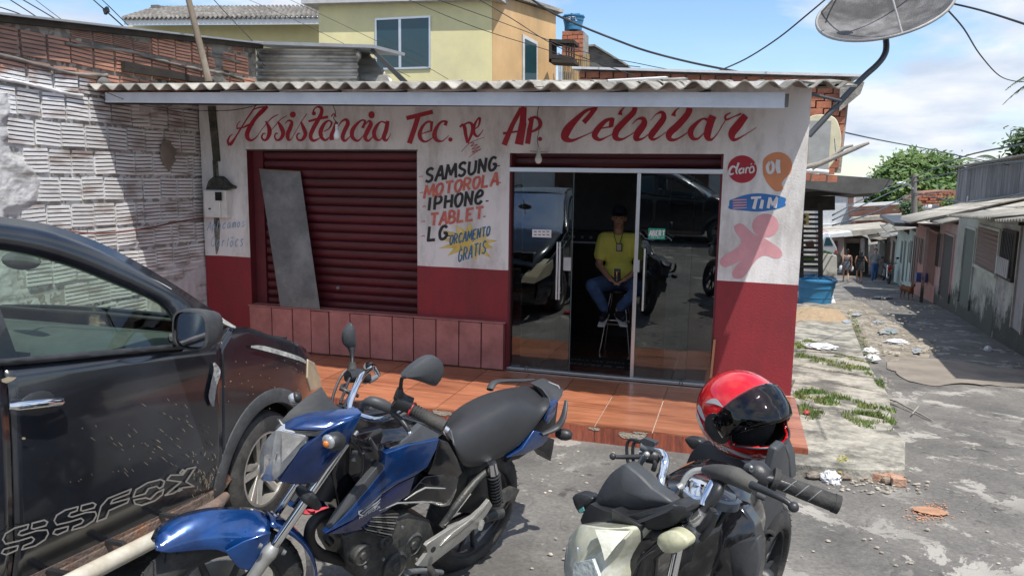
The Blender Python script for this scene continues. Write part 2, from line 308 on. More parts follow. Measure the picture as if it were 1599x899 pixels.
WOODG = mat('weathered_wood', (0.15, 0.12, 0.09), 0.9, var=0.4, scale=5, col2=(0.28, 0.25, 0.21), bump=0.4, bscale=40, stretch=(1, 1, 0.25), rnd=0.15)
DWOOD = mat('dark_wood', (0.035, 0.028, 0.022), 0.85, var=0.4, scale=6, bump=0.3, rnd=0.2)
RINK = mat('sign_red_paint', (0.36, 0.014, 0.032), 0.55, var=0.15, scale=20, bump=0.03)
BINK = mat('sign_black_paint', (0.018, 0.017, 0.02), 0.55, var=0.2, bump=0.03)
PINK = mat('sign_faded_red_paint', (0.52, 0.115, 0.11), 0.6, var=0.25, scale=18, col2=(0.60, 0.20, 0.12), bump=0.03)
YINK = mat('sign_yellow_paint', (0.62, 0.46, 0.10), 0.6, var=0.25, scale=12, col2=(0.66, 0.55, 0.28), bump=0.03)
BLUEINK = mat('sign_blue_paint', (0.05, 0.15, 0.27), 0.6, var=0.3, bump=0.03)
# ================================================================== GROUND
def m_road():
    m = bpy.data.materials.new('worn_road'); m.use_nodes = True; t = m.node_tree; L = t.links.new; b = t.nodes['Principled BSDF']
    g = N(t, 'ShaderNodeNewGeometry'); P = g.outputs['Position']
    def noise_(s, d=8, r=0.65, dist=0.0, mapscale=None):
        n = N(t, 'ShaderNodeTexNoise'); n.inputs['Scale'].default_value = s; n.inputs['Detail'].default_value = d; n.inputs['Roughness'].default_value = r; n.inputs['Distortion'].default_value = dist
        if mapscale: q = N(t, 'ShaderNodeMapping'); q.inputs['Scale'].default_value = mapscale; L(P, q.inputs[0]); L(q.outputs[0], n.inputs[0])
        else: L(P, n.inputs[0])
        return n.outputs[0]
    def ramp(i, a, b_, ca, cb):
        r = N(t, 'ShaderNodeValToRGB'); L(i, r.inputs[0]); r.color_ramp.elements[0].position = a; r.color_ramp.elements[1].position = b_; r.color_ramp.elements[0].color = (*ca, 1); r.color_ramp.elements[1].color = (*cb, 1); return r.outputs[0]
    def mixc(f, a, c):
        x = N(t, 'ShaderNodeMix', data_type='RGBA'); L(f, x.inputs[0])
        for s_, v in ((6, a), (7, c)):
            if isinstance(v, tuple): x.inputs[s_].default_value = (*v, 1)
            else: L(v, x.inputs[s_])
        return x.outputs[2]
    base = ramp(noise_(1.1), 0.3, 0.72, (0.078, 0.076, 0.074), (0.21, 0.20, 0.185))
    fine = ramp(noise_(38, 4), 0.3, 0.7, (0.72, 0.72, 0.72), (1.22, 1.2, 1.17))
    mu = N(t, 'ShaderNodeMix', data_type='RGBA', blend_type='MULTIPLY'); mu.inputs[0].default_value = 1; L(base, mu.inputs[6]); L(fine, mu.inputs[7]); c = mu.outputs[2]
    # pale cement crust worn through in flakes
    f1 = ramp(noise_(2.1, 10, 0.72, 0.4), 0.56, 0.575, (0, 0, 0), (1, 1, 1)); f2 = ramp(noise_(0.45, 3), 0.43, 0.55, (0, 0, 0), (1, 1, 1))
    fm = N(t, 'ShaderNodeMath', operation='MULTIPLY'); L(f1, fm.inputs[0]); L(f2, fm.inputs[1]); c = mixc(fm.outputs[0], c, (0.35, 0.33, 0.30))
    # oil and damp spots
    s1 = ramp(noise_(5.5, 5, 0.5), 0.64, 0.70, (0, 0, 0), (0.75, 0.75, 0.75)); c = mixc(s1, c, (0.045, 0.042, 0.04))
    s2 = ramp(noise_(14, 5, 0.5), 0.68, 0.73, (0, 0, 0), (0.8, 0.8, 0.8)); c = mixc(s2, c, (0.30, 0.27, 0.23))
    L(c, b.inputs['Base Color']); b.inputs['Roughness'].default_value = 0.9
    # cracks
    vo = N(t, 'ShaderNodeTexVoronoi', feature='DISTANCE_TO_EDGE'); vo.inputs['Scale'].default_value = 0.8
    dn = N(t, 'ShaderNodeTexNoise'); dn.inputs['Scale'].default_value = 2.5; L(P, dn.inputs[0]); va = N(t, 'ShaderNodeVectorMath', operation='MULTIPLY_ADD'); L(dn.outputs[1], va.inputs[0]); va.inputs[1].default_value = (0.5, 0.5, 0.5); L(P, va.inputs[2]); L(va.outputs[0], vo.inputs['Vector'])
    ck = ramp(vo.outputs['Distance'], 0.0, 0.012, (0.0, 0.0, 0.0), (1, 1, 1))
    hh = N(t, 'ShaderNodeMath', operation='MULTIPLY_ADD'); L(ck, hh.inputs[0]); hh.inputs[1].default_value = 0.6; L(noise_(70, 6), hh.inputs[2])
    bp = N(t, 'ShaderNodeBump'); bp.inputs['Strength'].default_value = 0.55; bp.inputs['Distance'].default_value = 0.012; L(hh.outputs[0], bp.inputs['Height']); L(bp.outputs[0], b.inputs['Normal'])
    return m
ROAD = m_road()
DIRT = mat('broken_stony_ground', (0.19, 0.165, 0.13), 0.95, var=0.45, scale=5, col2=(0.33, 0.30, 0.25), bump=0.9, bscale=14)
PAVE = mat('old_pavement', (0.13, 0.125, 0.11), 0.9, var=0.4, scale=7, col2=(0.36, 0.34, 0.29), mixpos=(.42, .56), mscale=2.4, bump=1.0, bscale=18)
def build_ground():
    mb = MB(); xs = [-400, -60, -20] + [-8 + .5 * i for i in range(43)] + [20, 60, 400]; ys = [-60, -20, -10] + [-8 + .5 * i for i in range(56)] + [21 + 3 * i for i in range(14)] + [80, 150, 1500]
    for y in ys:
        for x in xs: mb.v.append((x, y, ground(x, y) + (0.012 * noise.noise(Vector((x, y, 3))) if abs(x) < 15 and -8 < y < 20 else 0)))
    n = len(xs)
    for j in range(len(ys) - 1):
        for i in range(n - 1): a = j * n + i; mb.face((a, a + 1, a + n + 1, a + n))
    struct(mb.build('road', ROAD, smooth=40))
    # raised pavement to the right of the shop: cement slabs with grass in the joints
    def slab(pts, h, m, th=0.30, seedv=0, name='pavement_slab'):
        b_ = MB(); P = [onG(*p, 0.0) for p in pts]; P = [Vector((p.x, p.y, ground(p.x, p.y) + h)) for p in P]
        b_.prism([p - Vector((0, 0, th)) for p in P], (0, 0, th)); return b_
    pv = struct(bpy.data.objects.new('pavement', None)); COL.objects.link(pv); WM['pavement'] = Matrix.Identity(4)
    S = [([(1226, 742), (1250, 652), (1300, 655), (1385, 672), (1412, 706), (1411, 752), (1340, 752)], 0.10),
         ([(1226, 640), (1240, 602), (1310, 612), (1388, 628), (1390, 668), (1300, 652)], 0.085),
         ([(1230, 600), (1237, 580), (1300, 590), (1372, 602), (1385, 625), (1310, 609)], 0.08),
         ([(1235, 577), (1238, 556), (1300, 560), (1352, 570), (1368, 598), (1300, 587)], 0.075),
         ([(1238, 553), (1241, 512), (1290, 510), (1330, 512), (1350, 567), (1300, 557)], 0.07)]
    for pts, h in S:
        s_ = slab(pts, h, PAVE); o = s_.build('slab', PAVE, pv, bevel=0.012, seg=1)
    # the broken, stony strip beyond
    q = [(1233, 515), (1247, 470), (1300, 466), (1345, 470), (1400, 505), (1468, 545), (1470, 560), (1400, 567), (1365, 560), (1335, 520), (1325, 513)]
    P = [onG(*p) for p in q]
    cx = sum(p.x for p in P) / len(P); cy = sum(p.y for p in P) / len(P)
    mb = MB(); rings = []
    for k in range(9):
        f = k / 8; rings.append([])
        for i in range(len(P) * 4):
            a = P[i // 4]; b_ = P[(i // 4 + 1) % len(P)]; p = a.lerp(b_, (i % 4) / 4); x = cx + (p.x - cx) * f; y = cy + (p.y - cy) * f
            rings[-1].append((x, y, ground(x, y) + 0.03 * (1 if k < 8 else -.5) + 0.05 * noise.noise(Vector((x * 3, y * 3, 1)))))
    mb.loft(rings, True, True); struct(mb.build('rubble_strip', DIRT, smooth=60))
    # pale cement patch across the road
    mb = MB(); P = [onG(*p) for p in [(1395, 556), (1490, 564), (1599, 580), (1640, 590), (1640, 612), (1560, 600), (1530, 605), (1470, 602), (1420, 595), (1385, 575)]]
    P = [P[i].lerp(P[(i + 1) % len(P)], j / 8) for i in range(len(P)) for j in range(8)]; mb.v = [(p.x + .09 * noise.noise(Vector((p.x * 3, p.y * 3, 0))), p.y + .22 * noise.noise(Vector((p.x * 2.4, p.y * 2.4, 3))), ground(p.x, p.y) + 0.014) for p in P]; mb.face(range(len(P))); mb.build('cement_patch', mat('patch_cement', (0.23, 0.20, 0.165), 0.9, var=0.3, scale=2, col2=(0.15, 0.135, 0.12), bump=0.3), kind='structure')
    # wet hollows, the pale grey-blue colour put in for reflected sky
    WET = mat('puddle_sky_tint', (0.33, 0.37, 0.41), 0.22, var=0.1, bump=0.02, bscale=8)
    for cxp, cyp, rx, ry in ((1386, 521, 15, 5), (1372, 506, 9, 3), (1432, 552, 9, 4), (1322, 505, 7, 3), (1392, 538, 6, 3), (1378, 466, 14, 1.6), (1338, 494, 8, 2)):
        mb = MB(); n = 18; c = onG(cxp, cyp)
        pts = [onG(cxp + rx * math.cos(i * math.tau / n) * (1 + .9 * noise.noise(Vector((i * .9, cxp, 0)))), cyp + ry * math.sin(i * math.tau / n) * (1 + .9 * noise.noise(Vector((i * .9, cxp, 4))))) for i in range(n)]
        mb.v = [(p.x, p.y, ground(p.x, p.y) + 0.048) for p in pts]; mb.face(range(n)); mb.build('puddle', WET, kind='structure')
build_ground()
# ================================================================== SHOP
SH = thing('shop_building', 'single-storey shop painted white above and red below with hand-painted red lettering under a corrugated roof', 'shop', (-2.6, 1.0, 0.0))
def swall(name, m, *boxes, bevel=0.0):
    mb = MB()
    for b_ in boxes: mb.box(*b_)
    return mb.build(name, m, SH, world=True, bevel=bevel)
GX0, GX1, GZ0, GZ1 = -5.227, -3.186, 0.655, 2.39
DX0, DX1, DZ0, DZ1 = -2.19, -0.148, 0.165, 2.36
XL, XR, TW = -5.83, 0.566, 0.22
swall('wall', FAC, (XL, GX0, 0, TW, -0.3, 3.02))
swall('wall', FAC, (GX1, DX0, 0, TW, -0.3, 3.02))
swall('wall', FAC, (DX1, XR, 0, TW, -0.5, 3.0))
swall('wall', FAC, (GX0, GX1, 0, TW, GZ1, 3.02), (DX0, DX1, 0, TW, DZ1, 3.01))
swall('wall', FAC, (GX0, GX1, 0, TW, -0.3, GZ0 - 0.02))
swall('side_wall', FAC, (XR - 0.16, XR - 0.002, TW, 4.6, -0.8, 2.86))
swall('room_wall', mat('lightened_interior_paint', (0.42, 0.43, 0.44), 0.8), (-3.4, XR - 0.17, 4.0, 4.1, 0, 3.1), (-3.4, -3.3, TW, 4.0, 0, 3.1))  # walls and ceiling lightened to bounce daylight onto the seated man
swall('room_ceiling', mat('lightened_ceiling', (0.5, 0.5, 0.5), 0.9), (-3.4, XR - 0.17, TW + .002, 4.0, 2.86, 2.9))
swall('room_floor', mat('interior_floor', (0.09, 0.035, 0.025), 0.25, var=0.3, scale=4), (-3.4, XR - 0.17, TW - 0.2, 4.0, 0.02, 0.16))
# garage opening: jambs and a roller shutter of separate slats
swall('jamb', DRED, (GX0, GX0 + 0.003, -0.001, 0.24, GZ0, GZ1))
swall('jamb', DRED, (GX0 + 0.004, GX0 + 0.13, 0.10, 0.24, GZ0, GZ1)); swall('jamb', DRED, (GX1 - 0.004, GX1 - 0.001, 0.0, 0.24, GZ0, GZ1))
def slat_mesh(W):
    mb = MB(); pr = [(0.0, 0.0), (-0.004, 0.004), (-0.022, 0.018), (-0.028, 0.045), (-0.022, 0.076), (-0.006, 0.088), (0.006, 0.090), (0.006, 0.0)]
    mb.loft([[(x, y, z) for y, z in pr] for x in (-W / 2, W / 2)]); return mb.mesh('slat', REDSH, 40)
sm = slat_mesh(GX1 - GX0 - 0.14)
n = int((GZ1 - GZ0) / 0.0965)
for i in range(n + 1):
    o = place('shutter_slat', sm, SH); o.location = ((GX0 + GX1 + 0.13) / 2 - SH.location.x, 0.15 - SH.location.y + random.uniform(-.002, .002), GZ0 + i * 0.0965 - 0.01)
swall('shutter_back', DRED, (GX0 + 0.13, GX1 - 0.005, 0.17, 0.19, GZ0 - 0.02, GZ1 + 0.02))
mb = MB(); c = onY(529, 449, 0.12); mb.lathe([(0.0, 0), (0.02, 0), (0.02, 0.02), (0.012, 0.03), (0.0, 0.03)], c, (0, -1, 0), 14, caps=False); mb.build('shutter_lock', STEEL, SH, world=True, smooth=40)
swall('lintel_edge', mat('dirty_edge', (0.12, 0.1, 0.09), 0.9), (GX0 - 0.01, GX1 + 0.01, -0.004, 0.12, GZ1 - 0.012, GZ1 - 0.001))
# low ledge of upright red cement tiles
px_edges = [393, 425, 457, 486, 514, 547, 578, 613, 646, 681, 717, 752, 790]
xe = [onY(p, 495, -0.05).x for p in px_edges]; xe[0] = GX0 + 0.0; xe[-1] = DX0 - 0.02
swall('ledge', mat('ledge_mortar', (0.13, 0.045, 0.04), 0.9, var=0.4, bump=0.5), (xe[0], xe[-1], -0.035, -0.002, 0.165, 0.632))
for i in range(12):
    mb = MB(); j = random.uniform(-0.004, 0.004)
    mb.box(xe[i] + 0.006, xe[i + 1] - 0.006, -0.062 + j, -0.034, 0.172, 0.645 + j); mb.build('upright_tile', PANEL, SH, world=True, bevel=0.004, seg=1)
swall('ledge_cap', PANEL, (xe[0] - 0.01, xe[-1] + 0.01, -0.066, 0.10, 0.650, 0.664), bevel=0.003)
swall('ledge_rim', DRED, (xe[-1] - 0.004, xe[-1] + 0.012, -0.055, 0.0, 0.165, 0.64))
# door opening: raised roller shutter above
sm2 = slat_mesh(DX1 - DX0 - 0.01)
for i in range(3):
    o = place('raised_shutter_slat', sm2, SH); o.location = ((DX0 + DX1) / 2 - SH.location.x, 0.14 - SH.location.y, 2.235 + i * 0.075)
swall('door_jamb', DRED, (DX0 + .001, DX0 + 0.02, 0.002, 0.2, 0.165, DZ1)); swall('door_jamb', DRED, (DX1 - 0.02, DX1 - .001, 0.002, 0.2, 0.165, DZ1))
# threshold platform with glazed tiles
PL = thing('entrance_platform', 'raised step in front of the shop covered with glossy orange-brown tiles', 'step', (-2.6, -0.75, 0.0))
PX0, PX1, PY = -5.83, 0.60, -1.475
mb = MB(); mb.box(PX0, PX1 - 0.012, PY + 0.012, -0.001, -0.35, 0.153); mb.build('core', GROUT, PL, world=True)
T = 0.457; x = -1.0 - T * 11
tm = {}
def tile(x0, x1, y0, y1):
    k = (round(x1 - x0, 3), round(y1 - y0, 3))
    if k not in tm: a = MB(); a.box(-(x1 - x0) / 2 + .005, (x1 - x0) / 2 - .005, -(y1 - y0) / 2 + .004, (y1 - y0) / 2 - .004, -0.006, 0.006); tm[k] = a.mesh('tile', TILE)
    o = place('floor_tile', tm[k], PL); o.location = ((x0 + x1) / 2 + 2.6, (y0 + y1) / 2 + 0.75, 0.159 + random.uniform(-.0007, .0007))
xx = [PX0] + [x + T * i for i in range(40) if PX0 + .05 < x + T * i < PX1 - .05] + [PX1]
yy = [PY, PY + T, PY + 2 * T, PY + 3 * T, -0.068]
for a, b_ in zip(xx, xx[1:]):
    for c, d in zip(yy, yy[1:]):
        if d - c > 0.03: tile(a, b_, c, d)
for i, (a, b_) in enumerate(zip(xx, xx[1:])):
    mb = MB(); mb.box(a + .003, b_ - .003, PY - 0.0, PY + 0.011, -0.3, 0.151); mb.build('riser_tile', RISER, PL, world=True)
mb = MB(); 
for y0 in (PY + 0.013, PY + 0.013 + T, PY + 0.013 + 2 * T): mb.box(PX1 - 0.011, PX1, y0, min(y0 + T - .005, -0.07), -0.3, 0.151)
mb.build('side_tile', RISER, PL, world=True)
# broken tile corners, bare mortar showing
for (p, r) in (((990, 676), 0.07), ((928, 667), 0.03), ((1003, 670), 0.05), ((690, 641), 0.06)):
    c = onY(*p, PY); mb = MB(); pts = []
    for i in range(12):
        a = math.pi + math.pi * i / 11; rr = r * (0.8 + 0.4 * random.random()); pts.append((c.x + 1.6 * rr * math.cos(a), PY - 0.004, min(c.z + rr * 0.8 * math.sin(a), 0.152)))
    mb.v = pts; mb.face(range(12)); mb.build('chipped_mortar', mat('chip_mortar', (0.36, 0.31, 0.25), 0.95, bump=0.6), PL, world=True)
# ------------------------------------------------------------------ roof
ZL = onY(150, 136, -1.45).z; ZR = onY(1290, 134, -1.45).z
RX0, RX1 = -5.95, 0.68
def zlip(x): return ZL + (ZR - ZL) * (x - RX0) / (RX1 - RX0)
AMP, PITCH, RISE = 0.027, 0.177, 0.125
def sheet(x0, x1, y0, y1, lift, tiltx=0.0, m=FIBRE, name='roof_sheet', parent=SH, z_fn=None):
    mb = MB(); nu = int((x1 - x0) / PITCH * 10); off = random.uniform(-.004, .004)
    def f(th):
        def g(u, v):
            x = x0 + (x1 - x0) * u; y = y0 + (y1 - y0) * v
            return (x, y + 0.008 * math.sin(x * 9), (z_fn or zlip)(x) + RISE * (y + 1.45) + AMP * math.cos(x / PITCH * math.tau) + lift + off + th + tiltx * (x - x0))
        return g
    a = [f(0.0)(i / nu, 0) for i in range(nu + 1)]
    top = [[f(0.009)(i / nu, v / 3) for i in range(nu + 1)] for v in range(4)]; bot = [[f(0.0)(i / nu, v / 3) for i in range(nu + 1)] for v in range(4)]
    rings = bot[::-1] + top  # wraps the front lip
    rings = [bot[3], bot[2], bot[1], bot[0], top[0], top[1], top[2], top[3]]
    mb.loft(rings, closed=False, caps=False)
    return mb.build(name, m, parent, world=True, smooth=50)
w_ = 1.105
for i in range(6): sheet(RX0 + i * w_ - (0.02 if i else 0), min(RX0 + (i + 1) * w_, RX1), -1.47 + random.uniform(-.015, .015), 1.2, 0.0 + 0.004 * (i % 2))
for i in range(6): sheet(RX0 + i * w_ - (0.02 if i else 0), min(RX0 + (i + 1) * w_, RX1 - .1), 1.05, 3.6, 0.012 + 0.004 * (i % 2))
def scrap(px, py, Y, L_, W_, ang, m, nm='roof_scrap', zoff=0):
    c = onY(px, py, Y); mb = MB(); a = Vector((math.cos(ang), math.sin(ang) * .3, 0.03)).normalized(); b_ = Vector((-.2, 1, .17)).normalized()
    mb.obox(c + Vector((0, 0, zoff)), a * L_ / 2, b_ * W_ / 2, a.cross(b_) * 0.008); return mb.build(nm, m, SH, world=True)
scrap(995, 124, -0.6, 0.50, 0.22, 0.0, mat('pale_sheet', (0.55, 0.55, 0.53), 0.8)); scrap(1052, 124, -0.6, 0.2, 0.25, 0.1, FIBRE)
scrap(1285, 128, -1.0, 0.22, 0.4, 0.2, FIBRE); scrap(1300, 134, -0.9, 0.25, 0.3, -0.15, FIBRE); scrap(700, 128, -1.0, 0.22, 0.3, .1, FIBRE)
mb = MB(); p0 = onY(140, 133, -1.4); mb.ell(p0 + Vector((.04, .1, .03)), 0.09, 0.08, 0.06, 8, 6); mb.build('mortar_lump', DCONC, SH, world=True, smooth=60)
# fascia board
a = onY(165, 160, -1.36); b_ = onY(1225, 169, -1.36); mb = MB()
mb.prism([(a.x, -1.36, a.z), (b_.x, -1.36, b_.z), (b_.x, -1.36, zlip(b_.x) - 0.036), (a.x, -1.36, zlip(a.x) - 0.036)], (0, 0.02, 0)); mb.build('fascia_board', FASCIA, SH, world=True)
mb = MB(); mb.prism([(a.x, -1.366, a.z), (b_.x, -1.366, b_.z), (b_.x, -1.366, b_.z + .018), (a.x, -1.366, a.z + .018)], (0, 0.004, 0)); mb.build('fascia_bead', FASCIA, SH, world=True)
mb = MB(); mb.box(b_.x - .001, b_.x + .025, -1.362, -1.33, b_.z + .01, b_.z + .10); mb.build('fascia_end_cap', DCONC, SH, world=True)
for i in range(8):
    x = -5.6 + i * 0.75; mb = MB(); mb.prism([(x, -1.33, zlip(x) - 0.035), (x + .06, -1.33, zlip(x) - .035), (x + .06, -1.33, zlip(x) - .085), (x, -1.33, zlip(x) - .085)], (0, 3.0, 3.0 * RISE)); mb.build('rafter', DWOOD, SH, world=True)
mb = MB(); mb.prism([(XL, -1.32, zlip(XL) - .092), (.2, -1.32, zlip(.2) - .092), (.2, -1.32, zlip(.2) - .14), (XL, -1.32, zlip(XL) - .14)], (0, .05, 0)); mb.build('eaves_beam', DWOOD, SH, world=True)
# ------------------------------------------------------------------ the painted lettering
def fpix(sc, ox, oy):
    return lambda u, v, h: onY(ox + u / sc, oy + v / sc, -h)
def fadd(name, ink, m, label=None): return ink.build(name, m, SH, world=True, label=label)
ik = Ink(fpix(5.33, 340, 150))
for st in [
 [(322,72,6),(285,130,13),(240,195,12),(192,272,12),(150,340,14),(120,385,26),(98,410,28)], [(98,412,24),(84,378,20),(98,340,13),(126,316,5)],
 [(285,122,8),(340,97,12),(415,92,14)], [(415,88,22),(372,125,38),(318,180,32),(272,250,36),(245,310,38),(248,350,32),(278,370,20),(320,345,10),(352,300,6),(402,235,6),(455,180,10),(506,155,6)],
 [(162,278,12),(162,240,9),(188,208,5)], [(160,272,12),(212,262,12),(262,240,20),(302,238,12)],
 [(398,210,10),(425,262,30),(430,310,36),(412,355,26),(385,368,18),(366,345,14),(378,315,12),(398,314,8)], [(442,292,4),(480,245,7),(525,195,7),(578,165,6)],
 [(500,212,14),(528,262,34),(545,310,34),(525,355,26),(492,368,16),(474,340,14),(484,312,12),(502,314,8)],
 [(560,232,5),(588,205,14),(616,218,24),(604,265,34),(582,320,34),(588,362,26),(612,360,8),(652,290,5),(702,205,6),(742,148,7)],
 [(692,215,12),(714,268,30),(730,315,32),(708,360,26),(676,368,16),(658,342,14),(668,314,12),(686,314,8)],
 [(800,152,24),(798,118,12),(828,92,14),(862,104,26),(862,145,30),(832,205,34),(796,270,36),(772,335,32),(796,372,24),(850,350,8),(880,320,5)], [(755,212,18),(830,192,22),(918,175,24)],
 [(882,296,7),(925,272,11),(948,228,17),(925,206,12),(888,230,26),(858,290,36),(862,340,30),(895,368,20),(935,340,8)], [(945,172,10),(966,150,12),(986,175,10)],
 [(988,214,22),(968,280,34),(948,330,36),(950,368,36)], [(990,282,7),(1028,216,13),(1068,198,24),(1082,232,34),(1055,290,34),(1038,345,32),(1058,374,20),(1098,340,7),(1128,290,6)],
 [(1205,268,26),(1226,215,20),(1200,203,13),(1160,232,24),(1122,285,36),(1120,340,32),(1160,374,20),(1200,345,8),(1228,300,6)],
 [(1228,240,6),(1258,208,16),(1274,236,34),(1245,295,38),(1226,345,32),(1252,374,20),(1292,338,8)],
 [(1402,228,18),(1362,214,12),(1324,248,26),(1300,305,34),(1314,355,28),(1352,366,12),(1384,310,7)], [(1415,208,30),(1402,280,36),(1382,345,36),(1400,370,22),(1422,350,8),(1442,312,5)]]: ik.stroke(st)
ik.blob(625, 156, 25); ik.blob(1280, 158, 26, 30); ik.blob(800, 146, 17)
fadd('painted_lettering', ik, RINK)
F6 = fpix(5.33, 620, 150); ik = Ink(F6)
for st in [[(78,186,36),(298,132,36)], [(175,175,40),(140,285,42),(106,382,42)]]: ik.stroke(st, 1)
for st in [[(202,316,8),(252,300,10),(288,288,14)], [(284,292,16),(286,250,22),(288,212,26)], [(280,214,18),(245,220,18),(210,258,24),(188,315,34),(200,362,28),(240,380,16),(300,345,7),(325,315,4)],
 [(400,246,28),(412,208,24)], [(412,212,16),(368,216,18),(330,262,28),(310,322,36),(330,368,28),(375,376,12),(412,348,7),(430,328,4)]]: ik.stroke(st)
ik.blob(444, 363, 18); fadd('painted_lettering', ik, RINK); ik = Ink(F6)
for st in [[(522,260,16),(545,240,20),(562,262,30),(572,325,28),(588,392,24)], [(545,245,12),(600,222,18),(628,250,28),(622,310,26),(588,392,14)],
 [(642,278,8),(678,250,12),(690,188,20),(668,198,14),(642,250,24),(640,305,26),(668,338,16),(700,308,8),(716,280,5)],
 [(722,346,4),(640,375,5),(590,405,5),(535,465,4)], [(590,395,4),(640,392,6),(612,420,5),(668,404,5),(620,446,5),(690,420,5),(622,470,5),(700,440,4),(640,478,5),(598,512,3)]]: ik.stroke(st)
fadd('painted_lettering', ik, RINK); ik = Ink(F6)
for st in [[(882,312,20),(960,302,16),(1025,292,16)], [(1092,202,24),(1150,178,22),(1192,215,30),(1180,265,28),(1112,304,12)]]: ik.stroke(st)
for st in [[(1018,120,30),(1062,105,40)], [(1030,112,34),(960,240,38),(896,395,46)], [(1055,108,46),(1045,240,60),(1018,382,72)], [(1122,188,34),(1104,280,42),(1088,385,44)]]: ik.stroke(st, 1)
ik.blob(1190, 358, 18); fadd('painted_lettering', ik, RINK)
ik = Ink(fpix(4.703, 860, 150))
for st in [[(242,196,36),(290,140,34),(330,86,34)], [(345,84,12),(262,108,22),(180,180,42),(122,250,62),(104,305,56),(150,328,26),(225,302,10),(312,262,6)],
 [(332,246,10),(395,234,10),(448,226,12)], [(442,226,34),(452,162,36)], [(460,166,16),(405,182,28),(348,240,42),(322,292,42),(358,322,22),(412,302,8),(464,276,6)],
 [(544,80,6),(516,112,18),(508,140,36)], [(620,82,34),(604,125,40),(540,190,44),(484,252,48),(476,305,42),(518,320,18),(570,296,8),(612,268,6)],
 [(600,206,5),(638,172,12),(680,168,30),(684,208,46),(642,268,52),(626,315,36),(670,316,14),(716,284,7)],
 [(732,182,4),(776,134,8),(818,122,26),(828,165,42),(778,235,46),(738,290,46),(752,320,22),(800,300,8),(846,266,5)],
 [(944,86,5),(912,116,16),(900,148,36)], [(1020,88,46),(1004,135,46),(935,215,50),(872,275,50),(876,318,32),(926,318,14),(1008,268,7)],
 [(1160,182,28),(1120,168,14),(1070,202,26),(1028,258,42),(1040,308,32),(1082,314,14),(1130,268,6)], [(1192,146,54),(1165,220,54),(1150,295,50),(1178,322,18),(1222,280,7),(1258,220,6),(1290,168,7)],
 [(1322,124,8),(1284,146,14),(1290,174,16),(1345,154,9),(1400,130,14)], [(1432,144,48),(1376,215,60),(1332,275,56),(1345,322,26),(1410,296,9),(1510,232,4)]]: ik.stroke(st)
fadd('painted_lettering', ik, RINK)
F8 = fpix(4.494, 640, 230)
for wd, q, dash, m_ in (('SAMSUNG', (108, 246, 606, 158, 92, 20, .10, .22), (612, 132), BINK), ('IPHONe', (128, 445, 512, 392, 92, 20, .10, .22), (532, 378), BINK), ('LG', (125, 655, 262, 642, 92, 21, .10, .25), (264, 622), BINK), ('MOTOROLA', (100, 355, 618, 262, 82, 19, .12, .2), (620, 250), PINK), ('TABLET', (140, 552, 512, 500, 82, 19, .10, .2), (512, 487), PINK)):
    ik = Ink(F8); word(ik, wd, *q); ik.stroke([(dash[0], dash[1], 9), (dash[0] + 20, dash[1] - 2, 8)], 1); fadd('painted_lettering', ik, m_)
for y, xx_ in ((205, 76), (318, 80), (415, 98), (520, 92), (622, 90)): ik = Ink(F8); ik.stroke([(xx_ - 10, y + 3, 5), (xx_ + 10, y - 3, 6), (xx_ + 14, y + 6, 3)], 1); fadd('painted_tick', ik, PINK)
ik = Ink(F8, 0.0012); star = []
for i in range(26):
    a = i * math.tau / 26 + .15; r = (1.0 if i % 2 else 0.62) * random.uniform(.85, 1.12); star.append((418 + 215 * r * math.cos(a), 665 + 128 * r * math.sin(a)))
ik.poly(star); fadd('painted_starburst', ik, YINK)
ik = Ink(F8); word(ik, 'ORCAMENTO', 278, 685, 560, 618, 66, 10, 0.10, 0.25); ik.stroke([(352,690,5),(362,702,5),(348,708,4)]); fadd('painted_lettering', ik, BLUEINK); ik = Ink(F8); word(ik, 'GRATIS', 338, 805, 532, 740, 86, 10, 0.10, 0.3); ik.stroke([(436,664,5),(452,650,5)], 1); fadd('painted_lettering', ik, BLUEINK)
# blue faded words on the left pillar
ik = Ink(fpix(5.99, 310, 260)); FB = mat('sign_faded_blue', (0.30, 0.42, 0.55), 0.7, var=0.3, bump=0.02)
word(ik, 'Aplicamos', 80, 596, 440, 560, 74, 8, 0.15, 0.15); word(ik, 'Cart', 115, 745, 290, 745, 84, 7, 0.1, 0.25); word(ik, 'õcs', 292, 752, 425, 742, 96, 9, 0.1, 0.2); fadd('painted_lettering', ik, FB, 'faded blue handwriting on the left pillar')
# mould stains on the left pillar
STAIN = mat('mould_stain', (0.07, 0.075, 0.06), 0.95, var=0.5, scale=14, col2=(0.25, 0.24, 0.21), mixpos=(0.4, 0.6))
ik = Ink(fpix(1, 0, 0), 0.001); ik.stroke([(338,338,9),(339,360,9),(339,385,6),(338,397,2)]); ik.stroke([(331,168,4),(333,210,7),(337,262,8),(337,285,11)]); fadd('wall_stain', ik, STAIN)
